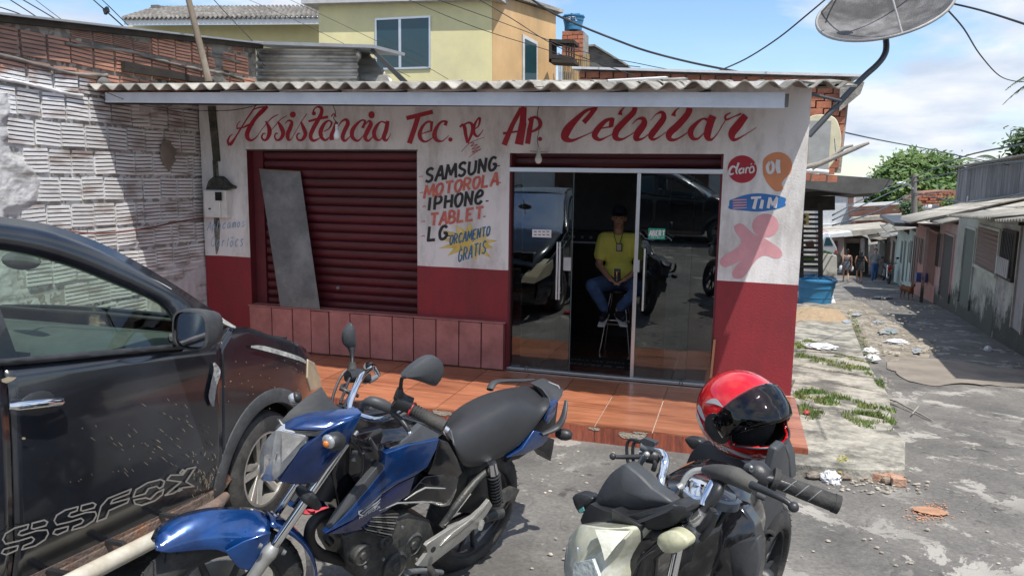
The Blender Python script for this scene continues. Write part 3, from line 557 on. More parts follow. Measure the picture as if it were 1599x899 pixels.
# round phone-company emblems on the right pillar
FR = fpix(3.745, 1100, 220)
ORG = mat('sign_orange_paint', (0.60, 0.24, 0.11), 0.6, var=0.1, bump=.02); TB = mat('sign_bright_blue', (0.025, 0.15, 0.42), 0.55, var=0.15, bump=.02); PK = mat('sign_pale_pink', (0.60, 0.30, 0.33), 0.6, var=0.15, bump=.02); WI = mat('sign_white_paint', (0.68, 0.66, 0.68), 0.6, var=0.08, bump=.02)
ik = Ink(FR, 0.001); ik.blob(221, 166, 86, 81, 36); fadd('painted_emblem', ik, RINK, 'round red emblem with white script')
ik = Ink(FR, 0.005); 
for st in [[(188,160,10),(165,150,12),(146,175,14),(150,196,12),(172,190,7)], [(200,128,12),(186,175,11),(192,194,7)], [(222,160,9),(205,170,11),(207,190,10),(222,184,8)], [(230,158,10),(226,190,9)], [(240,190,9),(246,160,9),(262,158,7)], [(276,150,9),(264,166,9),(268,186,8),(288,178,9),(286,154,9),(276,150,8)], [(270,140,5),(278,132,5)], [(292,138,4),(299,130,4)], [(300,140,4),(306,135,4)]]: ik.stroke(st)
fadd('painted_script', ik, WI)
ik = Ink(FR, 0.001); P = smoothpath([(340,170),(345,110),(385,76),(440,66),(490,90),(512,135),(505,185),(470,222),(452,250),(460,280),(438,296),(408,290),(370,250),(346,205),(340,170)], 5)[:-1]; ik.poly(P); fadd('painted_emblem', ik, ORG, 'orange blob emblem with two white letters')
ik = Ink(FR, 0.005); ik.stroke([(385,122,16),(368,150,20),(376,184,18),(398,178,18),(402,140,18),(388,120,14)]); ik.stroke([(432,110,24),(428,150,28),(436,190,22)]); fadd('painted_script', ik, WI)
ik = Ink(FR, 0.001); P = smoothpath([(146,348),(230,318),(312,307),(400,316),(472,334),(472,362),(470,382),(400,404),(312,414),(230,408),(146,398),(145,372),(146,348)], 4)[:-1]; ik.poly(P); fadd('painted_emblem', ik, TB, 'blue lozenge emblem with white capitals')
ik = Ink(FR, 0.005); 
for st in [[(272,334,14),(332,330,14)], [(304,334,18),(288,398,20)], [(340,345,18),(330,396,20)], [(372,394,18),(384,332,18)], [(384,334,12),(398,374,14),(424,332,14)], [(424,332,18),(412,392,18)]]: ik.stroke(st, 1)
fadd('painted_script', ik, WI)
ik = Ink(FR, 0.005)
for yy_ in (347, 363, 378, 394): ik.stroke([(165, yy_ + 1, 7), (200, yy_ - 2, 9), (248, yy_ - 3, 6)])
fadd('painted_stripes', ik, PK)
ik = Ink(FR, 0.001); ik.blob(357, 495, 78, 70, 32)
P = smoothpath([(172,500),(195,484),(225,488),(262,520),(292,545),(345,566),(400,600),(445,635),(455,665),(440,685),(405,685),(355,670),(310,690),(270,740),(240,785),(210,805),(170,800),(162,770),(180,735),(215,700),(170,720),(125,738),(95,725),(92,695),(120,665),(165,640),(205,610),(212,575),(180,530),(172,500)], 4)[:-1]
ik.poly(P); fadd('painted_emblem', ik, PK, 'pale pink figure with outstretched limbs')
# ================================================================== BRICK WALL ON THE LEFT
def m_brick():
    m = bpy.data.materials.new('hollow_brick_whitewashed'); m.use_nodes = True; t = m.node_tree; L = t.links.new; b = t.nodes['Principled BSDF']
    g = N(t, 'ShaderNodeNewGeometry'); sp = N(t, 'ShaderNodeSeparateXYZ'); L(g.outputs['Position'], sp.inputs[0])
    n0 = N(t, 'ShaderNodeTexNoise'); n0.inputs['Scale'].default_value = 2.2; n0.inputs['Detail'].default_value = 6; L(g.outputs['Position'], n0.inputs[0])
    z = N(t, 'ShaderNodeMath', operation='MULTIPLY_ADD'); L(n0.outputs[0], z.inputs[0]); z.inputs[1].default_value = 0.42; L(sp.outputs[2], z.inputs[2])
    th = N(t, 'ShaderNodeMapRange'); L(z.outputs[0], th.inputs[0]); th.inputs[1].default_value = 3.09; th.inputs[2].default_value = 3.13
    oi = N(t, 'ShaderNodeObjectInfo')
    n1 = N(t, 'ShaderNodeTexNoise'); n1.inputs['Scale'].default_value = 5; n1.inputs['Detail'].default_value = 8; mp = N(t, 'ShaderNodeMapping'); mp.inputs['Scale'].default_value = (1, 0.5, 2.5); L(g.outputs['Position'], mp.inputs[0]); L(mp.outputs[0], n1.inputs[0])
    def ramp(i, a, b_, ca, cb):
        r = N(t, 'ShaderNodeValToRGB'); L(i, r.inputs[0]); r.color_ramp.elements[0].position = a; r.color_ramp.elements[1].position = b_; r.color_ramp.elements[0].color = (*ca, 1); r.color_ramp.elements[1].color = (*cb, 1); return r.outputs[0]
    white = ramp(n1.outputs[0], 0.30, 0.50, (0.33, 0.26, 0.23), (0.72, 0.72, 0.73)); clay = ramp(n1.outputs[0], 0.32, 0.62, (0.30, 0.15, 0.105), (0.60, 0.29, 0.20))
    # soot at the top left end of the wall
    n4 = N(t, 'ShaderNodeMapRange'); L(sp.outputs[1], n4.inputs[0]); n4.inputs[1].default_value = -2.0; n4.inputs[2].default_value = -1.3; n4.inputs[3].default_value = 0.45; n4.inputs[4].default_value = 0.0
    mx0 = N(t, 'ShaderNodeMix', data_type='RGBA'); L(n4.outputs[0], mx0.inputs[0]); L(clay, mx0.inputs[6]); mx0.inputs[7].default_value = (0.20, 0.165, 0.155, 1)
    mx = N(t, 'ShaderNodeMix', data_type='RGBA'); L(th.outputs[0], mx.inputs[0]); L(white, mx.inputs[6]); L(mx0.outputs[2], mx.inputs[7])
    r2 = N(t, 'ShaderNodeMapRange'); L(oi.outputs['Random'], r2.inputs[0]); r2.inputs[3].default_value = 0.86; r2.inputs[4].default_value = 1.1
    hv = N(t, 'ShaderNodeHueSaturation'); L(r2.outputs[0], hv.inputs['Value']); L(mx.outputs[2], hv.inputs['Color']); L(hv.outputs[0], b.inputs['Base Color']); b.inputs['Roughness'].default_value = 0.9
    n3 = N(t, 'ShaderNodeTexNoise'); n3.inputs['Scale'].default_value = 60; L(g.outputs['Position'], n3.inputs[0]); bp = N(t, 'ShaderNodeBump'); bp.inputs['Strength'].default_value = 0.3; bp.inputs['Distance'].default_value = 0.01; L(n3.outputs[0], bp.inputs['Height']); L(bp.outputs[0], b.inputs['Normal'])
    return m
BRK = m_brick()
def m_mortar():
    m = BRK.copy(); m.name = 'whitewashed_mortar'; t = m.node_tree
    for n_ in t.nodes:
        if n_.type == 'VALTORGB':
            if abs(n_.color_ramp.elements[1].color[0] - 0.60) < .01: n_.color_ramp.elements[0].color = (0.07, 0.065, 0.06, 1); n_.color_ramp.elements[1].color = (0.25, 0.235, 0.21, 1)
            else: n_.color_ramp.elements[0].color = (0.17, 0.16, 0.155, 1); n_.color_ramp.elements[1].color = (0.60, 0.60, 0.61, 1)
    return m
MORT = m_mortar()
WX = -5.85
def wall_top(y): return 3.36 + 0.105 * (y + 2.31)
BW = thing('brick_wall', 'wall of grooved hollow clay bricks, whitewashed below and bare orange above, left of the shop', 'wall', (WX, -0.8, 0.0))
def mort_pt(y, z):
    v = noise.noise(Vector((y * 1.25, z * 1.25, 4.0))); d = -0.030 + 0.005 * noise.noise(Vector((y * 14, z * 14, 0))) + 0.003 * noise.noise(Vector((y * 40, z * 40, 0)))
    s = max(0.0, min(1.0, (v - 0.34) * 7)) + (max(0, min(1, (-2.26 - y + .16 * noise.noise(Vector((y * 2, z * 2.6, 7))) + .05 * noise.noise(Vector((y * 9, z * 9, 7)))) * 9)) if z < 2.75 else 0) + max(0, min(1, (1.35 - z) * 3 + v)) * (1 if y > -0.9 else 0.0)
    d += min(s, 1.0) * (0.035 + 0.002 * noise.noise(Vector((y * 7, z * 9, 9))) + 0.004 * noise.noise(Vector((y * 22, z * 22, 9))))
    return WX + d
mb = MB(); mb.grid(lambda u, v: ((lambda y, z: (mort_pt(y, z), y, z))(-3.0 + 4.15 * u, 0.2 + (wall_top(-3.0 + 4.15 * u) - 0.25) * v)), 330, 270); mb.build('mortar_face', MORT, BW, smooth=60, world=True)
mb = MB(); mb.prism([(WX - .03, -9, -.3), (WX - .03, 1.15, -.3), (WX - .03, 1.15, wall_top(1.15) - .03), (WX - .03, -9, wall_top(-9) - .03)], (-.14, 0, 0)); mb.build('wall_core', CONC, BW, world=True)
mb = MB(); mb.prism([(WX - .02, -9, -.3), (WX - .02, -3.0, -.3), (WX - .02, -3.0, wall_top(-3.0) - .04), (WX - .02, -9, wall_top(-9) - .04)], (-.01, 0, 0)); mb.build('plaster', MORT, BW, world=True)
bms = {}; GROOVE = mat('unpainted_clay_groove', (.25, .21, .195), .95, var=.3, scale=9)
def brick_mesh(W, H, seed_):
    k = (round(W, 3), round(H, 3), seed_)
    if k in bms: return bms[k]
    rr = random.Random(seed_); mb = MB(); pr = [(-0.09, 0)]; nr = 6
    for i in range(nr):
        z0 = H * i / nr; z1 = H * (i + 1) / nr; g = 0.0050 + 0.002 * rr.random(); x = rr.uniform(-.002, .002)
        pr += [(x, z0 + g), (x, z1 - g)]
        if i < nr - 1: pr += [(x - 0.017, z1 - g + .001), (x - 0.017, z1 + g - .001)]
    pr += [(-0.09, H)]
    t = rr.uniform(-.006, .006); mb.loft([[(x + sgn * t * .3, sgn * W / 2, z + sgn * t) for x, z in pr] for sgn in (-1, 1)])
    for i_ in range(len(pr)):
        if pr[i_][0] < -.008 and pr[i_][0] > -.05 and pr[(i_ + 1) % len(pr)][0] > -.05: mb.m[i_] = 1
    bms[k] = mb.mesh('brick', [BRK, GROOVE]); return bms[k]
rs = random.Random(11); row = 0; z = 0.62; nb = 0
while z < 3.7:
    H = 0.222 + rs.uniform(-.006, .006); y = -2.72 + (0.12 if row % 2 else 0) + rs.uniform(-.03, .03)
    while y < 1.05:
        W = 0.225 + rs.uniform(-.012, .012)
        if rs.random() < 0.06: W = 0.07
        top = wall_top(y) - 0.05; Hb = H if z + H < top else round(top - z, 1)
        if Hb > 0.06 and not (y < -1.95 and z < 1.1) and not (y < -2.42 and z < 2.5) and y + W < 1.12:
            o = place('brick', brick_mesh(round(W, 2), round(Hb, 2), rs.randint(0, 2)), BW); o.location = (rs.uniform(-.006, .005) - 0.006, y + W / 2 + .8, z + rs.uniform(-.005, .005)); o.rotation_euler = (rs.uniform(-.03, .03), 0, rs.uniform(-.03, .03)); nb += 1
        y += W + 0.020 + rs.uniform(0, .014)
    z += H + 0.025; row += 1
# mortar squeezed out of the upper joints
for zb, y0, y1 in ((3.02, -2.6, -1.2), (3.27, -1.7, 0.9), (3.45, 0.2, 0.9), (2.83, -2.7, -1.5)):
    mb = MB(); P = []; n = int((y1 - y0) / .05)
    for i in range(n): y = y0 + i * .05; P.append((WX + .002, y, zb + 0.05 * noise.noise(Vector((y * 1.5, zb, 0))) + .012 * noise.noise(Vector((y * 12, zb, 2)))))
    mb.tube(P, [0.014 + 0.012 * abs(noise.noise(Vector((i * .9, zb, 5)))) for i in range(n)], 7); mb.build('squeezed_mortar', MORT, BW, world=True, smooth=60)
mb = MB(); mb.prism([(WX + .10, -9, wall_top(-9)), (WX + .10, 1.2, wall_top(1.2)), (WX + .10, 1.2, wall_top(1.2) + .018), (WX + .10, -9, wall_top(-9) + .018)], (-1.3, 0, .05)); mb.build('coping_sheet', mat('dull_zinc', (0.30, 0.31, 0.33), .6, metal=.3), BW, world=True)
mb = MB(); mb.prism([(WX + .05, -9, wall_top(-9) - .05), (WX + .05, 1.2, wall_top(1.2) - .05), (WX + .05, 1.2, wall_top(1.2) - .002), (WX + .05, -9, wall_top(-9) - .002)], (-.07, 0, 0)); mb.build('coping_gap_shade', DWOOD, BW, world=True)  # dark strip stands for the shaded gap under the coping sheet
a = onX(196, 112, WX + .06); b_ = onX(335, 132, WX + .06); mb = MB(); mb.prism([a, b_, b_ + Vector((0, 0, .05)), a + Vector((0, 0, .10))], (-.05, 0, 0)); mb.build('nailed_plank', DWOOD, BW, world=True)
mb = MB(); c = onX(262, 240, WX + .012); mb.v = [(c.x + .004 * noise.noise(Vector((i, 0, 0))), c.y + .11 * math.cos(a_) * (1 + .5 * noise.noise(Vector((a_ * 2, 0, 0)))), c.z + .15 * math.sin(a_) * (1 + .5 * noise.noise(Vector((a_ * 2, 5, 0))))) for i in range(26) for a_ in [i * math.tau / 26]]; o_ = len(mb.v); mb.v.append((c.x + .03, c.y, c.z))
for i in range(26): mb.face((i, (i + 1) % 26, o_))
mb.build('cement_patch', mat('bare_cement', (0.22, 0.19, 0.16), .95, bump=.5), BW, world=True, smooth=60)
def cable(name, label, pts, r, m=WIREM, n=6, k=5, group=None, cat='cable'):
    mb = MB(); mb.tube(smoothpath([tuple(p) for p in pts], k), r, n); o = mb.build(name, m, smooth=60); return tag(o, label, cat, group)
cable('hose', 'thin rusty red hose sagging across the whitewashed brick wall behind the car', [onX(40, 345, WX + .06), onX(100, 360, WX + .05), onX(165, 364, WX + .05), onX(230, 356, WX + .05), onX(285, 345, WX + .05), onX(318, 340, WX + .03)], 0.008, mat('rusty_hose', (0.16, 0.06, 0.045), .7), cat='hose')
# ================================================================== METAL SHEETS BEHIND THE WALL
CM = mat('corrugated_zinc', (0.50, 0.49, 0.46), 0.36, metal=0.6, var=0.3, scale=4, col2=(0.10, 0.09, 0.085), bump=0.1, stretch=(.4, 1, 1))
T2 = thing('metal_lean_to', 'shiny corrugated zinc sheets closing the gap between brick wall and yellow house', 'shed', onY(480, 125, 1.3))
def corr(q, waves, amp, m, name, parent, nx=8, thick=.004):
    A, B, C_, D = [Vector(p) for p in q]; nrm = (B - A).cross(D - A).normalized(); mb = MB()
    mb.grid(lambda u, v: tuple(A.lerp(B, u).lerp(D.lerp(C_, u), v) + nrm * amp * math.cos(v * waves * math.tau)), nx, waves * 10)
    return mb.build(name, m, parent, world=True, smooth=60, thick=thick)
corr([onY(400, 132, 1.25), onY(558, 132, 1.25), onY(560, 78, 1.25), onY(402, 76, 1.25)], 5, 0.02, CM, 'zinc_sheet', T2)
corr([onY(558, 132, 1.3), onY(622, 136, 1.3), onY(575, 82, 1.9), onY(556, 80, 1.9)], 4, 0.02, CM, 'zinc_sheet', T2)
mb = MB(); mb.prism([onY(392, 69, 1.1), onY(582, 75, 1.1), onY(582, 70, 1.1), onY(392, 64, 1.1)], (0, .9, .05)); mb.build('roof_edge', mat('dull_zinc', (.3, .3, .3)), T2, world=True)
mb = MB(); a = onY(578, 80, 1.2); b_ = onY(628, 130, 1.2); mb.prism([a, b_, b_ + Vector((.09, 0, 0)), a + Vector((.02, 0, .04))], (0, .03, 0)); mb.build('slanted_flashing', mat('black_flashing', (0.04, 0.04, 0.04), .5), T2, world=True)
mb = MB(); mb.ell(onY(560, 87, 1.15), .035, .035, .05, 8, 6); mb.build('insulator', DCONC, T2, world=True, smooth=60)
# ================================================================== YELLOW HOUSE
YEL = mat('pale_yellow_render', (0.68, 0.62, 0.34), 0.8, var=0.10, scale=1.5, col2=(0.62, 0.57, 0.33), bump=0.15)
ORW = mat('ochre_stained_render', (0.55, 0.36, 0.18), 0.85, var=0.25, scale=1.4, col2=(0.34, 0.26, 0.18), bump=0.2, stretch=(1, 1, .4))
def block(name, parent, pts, Y, depth, m, **k):
    mb = MB(); mb.prism([onY(px, py, Y) for px, py in pts], (0, depth, 0)); return mb.build(name, m, parent, world=True, **k)
YH = thing('yellow_house', 'two-storey pale yellow house with a large dark sliding window rising behind the shop roof', 'house', onY(630, 200, 9))
block('wall', YH, [(498, 175), (498, 4), (768, -6), (768, 175)], 8.0, 5, YEL)
block('roof_slab', YH, [(470, 6), (470, -1), (780, -10), (780, -2)], 7.8, 5, mat('roof_slab_grey', (0.45, 0.45, 0.46), .8))
def window_(parent, px0, px1, py0, py1, Y, frame, pane, split=.45, fw=0.04, proud=0.03):
    a = onY(px0, py1, Y); b_ = onY(px1, py0, Y); mb = MB(); y0, y1 = Y - proud, Y + .04
    x0, x1, z0, z1 = a.x, b_.x, a.z, b_.z
    mb.box(x0, x1, y0, y1, z0, z0 + fw); mb.box(x0, x1, y0, y1, z1 - fw, z1); mb.box(x0, x0 + fw, y0, y1, z0 + fw, z1 - fw); mb.box(x1 - fw, x1, y0, y1, z0 + fw, z1 - fw)
    w_ = mb.build('window', frame, parent, world=True)
    xm = x0 + (x1 - x0) * split
    for q in ((x0 + fw, xm, 0.003), (xm - .02, x1 - fw, -.005)):
        mb = MB(); mb.box(q[0], q[1], Y - .012 + q[2], Y - .006 + q[2], z0 + fw, z1 - fw); mb.build('pane', pane, w_, world=True)
    mb = MB(); mb.box(xm - .03, xm + .03, Y - .022, Y - .018, z0 + fw, z1 - fw); mb.build('sash', frame, w_, world=True)
    return w_
TEAL = mat('dark_teal_glass', (0.018, 0.05, 0.06), 0.06, var=0.1, bump=0, coat=0.5)
window_(YH, 587, 673, 25, 110, 8.0, ALU, TEAL)
LOW = thing('yellow_annex', 'low pale yellow annex with grey tiled roof and white fascia left of the large window', 'house', onY(330, 120, 10))
block('wall', LOW, [(200, 140), (200, 40), (505, 38), (505, 140)], 10.0, 4, YEL)
block('fascia', LOW, [(194, 39), (194, 29), (502, 27), (502, 37)], 9.3, .03, WHITE)
A_, B_, C2, D2 = onY(190, 29, 9.25), onY(504, 26, 9.25), onY(504, 10, 11.5), onY(245, 12, 11.5)
RT_ = mat('old_roof_tile', (0.125, 0.115, 0.105), .9, var=.4, scale=6, col2=(0.24, 0.23, 0.21), bump=.3)
mb = MB(); mb.grid(lambda u, v: tuple(A_.lerp(B_, u).lerp(D2.lerp(C2, u), v) + Vector((0, 0, .035 * math.cos(u * 42 * math.tau) + (0.03 * ((v * 7) % 1.0))))), 42 * 6, 14); mb.build('roof', RT_, LOW, world=True, smooth=60, thick=.03)
mb = MB(); c = onY(245, 12, 11); mb.box(c.x - .12, c.x + .12, 10.9, 11.3, c.z - .2, c.z + .05); mb.build('chimney', DCONC, LOW, world=True)
OH = thing('ochre_house', 'stained ochre plastered upper storey with one narrow window right of the yellow house', 'house', onY(815, 130, 10))
def plane2(pxa, Ya, pxb, Yb):
    a = onY(pxa, 200, Ya); b_ = onY(pxb, 200, Yb); d = Vector((b_.x - a.x, b_.y - a.y, 0)); n_ = Vector((d.y, -d.x, 0)).normalized(); return a, n_
pa, na = plane2(768, 8.02, 872, 9.6)
mb = MB(); mb.prism([onP(*p, pa, na) for p in ((769, 170), (769, -12), (800, 0), (838, 12), (868, 22), (868, 170))], -na * 3.5); mb.build('wall', ORW, OH, world=True)
q = [(760, -14), (808, 1), (842, 12), (874, 22)]; P = [onP(*p, pa, na) + na * .12 for p in q]
for i in range(3):
    mb = MB(); mb.prism([P[i], P[i + 1], P[i + 1] + Vector((0, 0, .07)), P[i] + Vector((0, 0, .07))], -na * 3.4); mb.build('roof_sheet', FIBRE, OH, world=True)
mb = MB(); mb.prism([onP(*p, pa, na) + na * .005 for p in ((815, 130), (815, 54), (838, 66), (838, 130))], na * .03); wf = mb.build('window', mat('window_frame_dirty', (.5, .5, .5)), OH, world=True)
mb = MB(); mb.prism([onP(*p, pa, na) + na * .037 for p in ((818, 130), (818, 61), (836, 70), (836, 130))], na * .004); mb.build('pane', TEAL, wf, world=True)
# timber balcony box and bamboo screen
BX = thing('timber_balcony', 'small dark wooden balcony box hanging on the ochre wall above a bamboo screen', 'balcony', onY(875, 80, 9))
for nm, pts in (('floor_board', [(857, 92), (857, 97), (897, 99), (897, 94)]), ('top_board', [(857, 61), (857, 66), (897, 68), (897, 63)]), ('side_board', [(857, 61), (861, 61), (861, 97), (857, 97)]), ('lower_board', [(861, 84), (861, 91), (892, 94), (892, 88)])): block(nm, BX, pts, 8.6, .5, DWOOD)
for i in range(4): block('bar', BX, [(883 + i * 4, 66), (885 + i * 4, 66), (885 + i * 4, 92), (883 + i * 4, 92)], 8.65, .04, DWOOD)
BM = thing('bamboo_screen', 'upright golden bamboo slats beside the ochre wall below the blue tank', 'screen', onY(890, 130, 9.2)); BAM = mat('bamboo', (0.42, 0.26, 0.08), .7, var=.4, scale=8, rnd=.2)
for i in range(17):
    p = onY(873 + i * 2.9, 130, 9.3); t_ = onY(873 + i * 2.9, 84 + random.uniform(-3, 3), 9.3); mb = MB(); mb.tube([p, t_], .012, 6); mb.build('cane', BAM, BM, world=True, smooth=60)
BT = thing('tank_tower', 'narrow brick pier carrying the blue water tank above the roofs', 'pier', onY(895, 120, 9.8))
block('core', BT, [(878, 130), (878, 49), (911, 49), (911, 130)], 9.8, .6, CONC)
OB = mat('small_clay_brick', (0.40, 0.15, 0.085), .9, var=.25, scale=9, col2=(0.29, 0.12, 0.08), bump=.3, rnd=.22)
c = onY(878, 49, 9.78); e_ = onY(911, 49, 9.78); W_ = (e_.x - c.x) / 2
for r_ in range(7):
    for k in range(3):
        x0 = c.x + (k - .5 * (r_ % 2)) * W_ + .008; x1 = x0 + W_ - .016; x0 = max(x0, c.x); x1 = min(x1, e_.x)
        if x1 - x0 > .03: mb = MB(); mb.box(x0, x1, 9.76, 9.80, c.z - .09 * (r_ + 1), c.z - .09 * r_ - .014); mb.build('brick', OB, BT, world=True)
TKB = mat('tank_blue_plastic', (0.03, 0.17, 0.33), .42, var=.15, scale=5, bump=.03)
def water_tank(name, label, base, r, h, m=TKB, lid=True):
    t = thing(name, label, 'water tank', base); mb = MB(); k = .82
    pr = [(r * k * .5, 0), (r * k, 0), (r * k * 1.01, h * .28), (r * k * 1.04, h * .30), (r * k * 1.03, h * .34), (r * .93, h * .66), (r * .965, h * .68), (r * .96, h * .72), (r * .99, h * .95), (r * 1.0, h)]
    mb.lathe(pr, (0, 0, 0), n=40, caps=False); mb.build('body', m, t, smooth=35)
    if lid:
        mb = MB(); mb.lathe([(r * 1.06, h * .93), (r * 1.07, h * 1.0), (r * 1.0, h * 1.03), (r * .5, h * 1.11), (r * .12, h * 1.15), (0.001, h * 1.15)], (0, 0, 0), n=40, caps=False); l = mb.build('lid', m, t, smooth=30)
        for i in range(8):
            a = i * math.tau / 8; mb = MB(); u = Vector((math.cos(a), math.sin(a), 0)); mb.tube([u * r * .14 + Vector((0, 0, h * 1.155)), u * r * .98 + Vector((0, 0, h * 1.045))], .02, 6); mb.build('lid_rib', m, l, smooth=60)
    return t
tb = onY(895, 48, 10.1); tk = water_tank('rooftop_water_tank', 'blue plastic water tank lettered in white on top of the brick pier', tb, .24, .30)
tk.scale = (1, 1, 1)
ik = Ink(lambda u, v, h: (tb.x + (.243 + h) * math.sin(u), tb.y - (.243 + h) * math.cos(u), tb.z + v)); ik2 = ik
class _S: pass
def cyl(u, v, h): a = u; return Vector((( .243 + h) * math.sin(a), -(.243 + h) * math.cos(a), .26 - v))
ik = Ink(cyl, .002); word(ik, 'FORTL', -0.85, .085, 0.62, .085, .075, .014, .02, .25); ik.build('lettering', WI, tk)
GG = thing('grey_gable', 'bare grey concrete gable sloping down to the right behind the bamboo screen', 'building', onY(940, 110, 10.5))
block('wall', GG, [(905, 130), (905, 74), (928, 73), (978, 103), (982, 108), (982, 130)], 10.5, 3, DCONC); 
for a, b2 in (((904, 74), (929, 72)), ((928, 72), (981, 104))):
    P1 = onY(*a, 10.4); P2 = onY(*b2, 10.4); mb = MB(); mb.prism([P1, P2, P2 + Vector((0, 0, .04)), P1 + Vector((0, 0, .04))], (0, 3.2, 0)); mb.build('roof_edge', FIBRE, GG, world=True)
# ================================================================== ORANGE BRICK BUILDING BEHIND, RIGHT
RB = thing('red_brick_building', 'unrendered orange brick building with a thin pale roof edge right behind the shop roof', 'building', onY(1120, 200, 4.8))
YB = 4.75
A_ = onY(905, 109, YB); B_ = onY(1330, 122, YB)
block('wall_core', RB, [(906, 150), (906, 110), (1329, 123), (1313, 270), (1262, 268), (1262, 150)], YB + .05, .2, CONC)
z0 = A_.z; nbr = 0
zlow = onY(1290, 274, YB).z
for r_ in range(20):
    zt = z0 - .03 - r_ * .105; x = A_.x + (0 if r_ % 2 else -.11)
    if zt - .2 < zlow: break
    while x < B_.x - .05:
        x1 = min(x + .21, B_.x - .01 - (z0 - zt) * .05); xa = max(x, A_.x)
        ztop = zt - (xa - A_.x) * (A_.z - B_.z) / (B_.x - A_.x)
        if x1 - xa > .05 and (r_ < 4 or xa > 0.35):
            mb = MB(); o_ = random.uniform(-.004, .004); mb.box(xa, x1 - .012, YB - .012 + o_, YB + .05, ztop - .094, ztop); mb.build('brick', OB, RB, world=True)
        x += .22
mb = MB(); mb.prism([A_ + Vector((-.1, -.12, 0)), B_ + Vector((.12, -.12, 0)), B_ + Vector((.12, -.12, .035)), A_ + Vector((-.1, -.12, .035))], (0, 1.5, .08)); mb.build('roof_sheet', mat('pale_roof_edge', (.55, .56, .58), .6), RB, world=True)
mb = MB(); P1 = onY(1312, 127, YB - .1); mb.prism([P1, P1 + Vector((.32, 0, -.02)), P1 + Vector((.28, 0, -.18)), P1 + Vector((.02, 0, -.42))], (0, .9, .0)); mb.build('side_flashing', FIBRE, RB, world=True)
# cream appliance shell standing on the neighbour's ledge
AP = thing('appliance_shell', 'cream rounded appliance shell with a dull grey panel standing behind the dish pole', 'appliance', onY(1288, 266, 3.6))
P = [onY(*p, 3.6) for p in smoothpath([(1262, 268), (1263, 195), (1266, 182), (1280, 179), (1298, 181), (1308, 190), (1314, 215), (1310, 240), (1298, 258), (1290, 268)], 4)]
mb = MB(); mb.prism(P, (0, .5, 0)); mb.build('shell', mat('cream_enamel', (0.60, 0.56, 0.40), .45), AP, world=True, bevel=.01)
mb = MB(); mb.prism([onY(*p, 3.59) for p in ((1262, 266), (1263, 189), (1298, 189), (1293, 266))], (0, -.02, 0)); mb.build('panel', mat('grey_panel', (0.30, 0.31, 0.31), .6), AP, world=True)
ik = Ink(lambda u, v, h: onY(u, v, 3.6 - h), .002); word(ik, 'oltrico', 1305, 240, 1303, 217, 4, .8, 0, .2); ik.build('lettering', BLUEINK, AP, world=True)
# ================================================================== DISH, POLES AND LOOSE BRANCHES
GD = mat('weathered_dish_mesh', (0.08, 0.078, 0.08), .75, metal=.3, var=.4, scale=4, col2=(0.19, 0.185, 0.185), bump=.5, bscale=160, obj=True); DP = mat('painted_pipe', (0.075, 0.085, 0.10), .5, metal=.3, var=.2, bump=.03)
DC = onY(1379, 14, .55); ang = math.radians(27); du = RT * math.cos(ang) + UP * math.sin(ang); dvv = (UP * math.cos(ang) - RT * math.sin(ang)) * .60 + FW * .80; dn = du.cross(dvv).normalized()
if dn.z < 0: dn = -dn
DR = 97 / FPX * (DC - CAM).dot(FW)
M_ = Matrix((du, dvv.normalized(), dn)).transposed().to_4x4(); M_.translation = DC
DS = thing('satellite_dish', 'large weathered grey satellite dish on a bent pipe over the right corner of the roof', 'satellite dish', M_)
mb = MB(); 
for sgn, h in ((1, 0), (1, .012)): mb.lathe([(DR * k / 10, h - .22 * DR * (1 - (k / 10) ** 2)) for k in range(11)], (0, 0, 0), n=48, caps=False)
mb.build('reflector', GD, DS, smooth=50)
mb = MB(); mb.tube([(DR * math.cos(a), DR * math.sin(a), .006) for a in [i * math.tau / 48 for i in range(48)]], .014, 6, closed=True); mb.build('rim', mat('dish_rim', (.3, .3, .3), .6, metal=.4), DS, smooth=60)
for a in (-1.95, 0.15, 2.2):
    mb = MB(); mb.tube([(DR * math.cos(a), DR * math.sin(a), 0), (DR * .12 * math.cos(a), DR * .12 * math.sin(a), DR * .85)], .009, 6); mb.build('feed_strut', mat('dish_rim', (.5, .5, .5)), DS, smooth=60)
mb = MB(); mb.lathe([(.05, DR * .8), (.06, DR * .95)], (0, 0, 0), n=16); mb.build('feed', DP, DS)
mb = MB(); hub = DC - dn * (.22 * DR + .05)
pole = [onY(1263, 212, .25), onY(1300, 172, .3), onY(1345, 124, .38), onY(1368, 103, .42), onY(1380, 88, .45), onY(1384, 72, .5), hub]
mb.tube(smoothpath([tuple(p) for p in pole], 6), .027, 12); o = mb.build('dish_pole', DP, smooth=60); tag(o, 'bent dark grey pipe from the shop corner carrying the satellite dish', 'pole')
mb = MB(); mb.tube([onY(1262, 146, .1), onY(1313, 158, .28)], .014, 8); tag(mb.build('brace_rod', DP, smooth=60), 'short dark rod from under the roof edge to the dish pipe', 'rod')
BRM = mat('bleached_branch', (0.30, 0.28, 0.25), .9, var=.3, scale=12, bump=.4, bscale=40)
mb = MB(); mb.tube(smoothpath([tuple(onY(*p, 2.2)) + (r,) for p, r in (((1250, 263), .03), ((1280, 256), .03), ((1310, 243), .027), ((1335, 232), .025), ((1357, 224), .018))], 4)[0:0] or [onY(*p, 2.2) for p in ((1250, 263), (1280, 256), (1310, 243), (1335, 232), (1357, 223))], [.03, .03, .026, .026, .016], 8); tag(mb.build('branch', BRM, smooth=60), 'long bleached branch sticking out past the shop corner, lower of the two', 'branch')
mb = MB(); mb.tube([onY(*p, 2.35) for p in ((1268, 264), (1296, 247), (1318, 231), (1332, 227))], [.02, .02, .02, .014], 8); tag(mb.build('branch', BRM, smooth=60), 'shorter darker branch crossing above the long bleached one', 'branch')
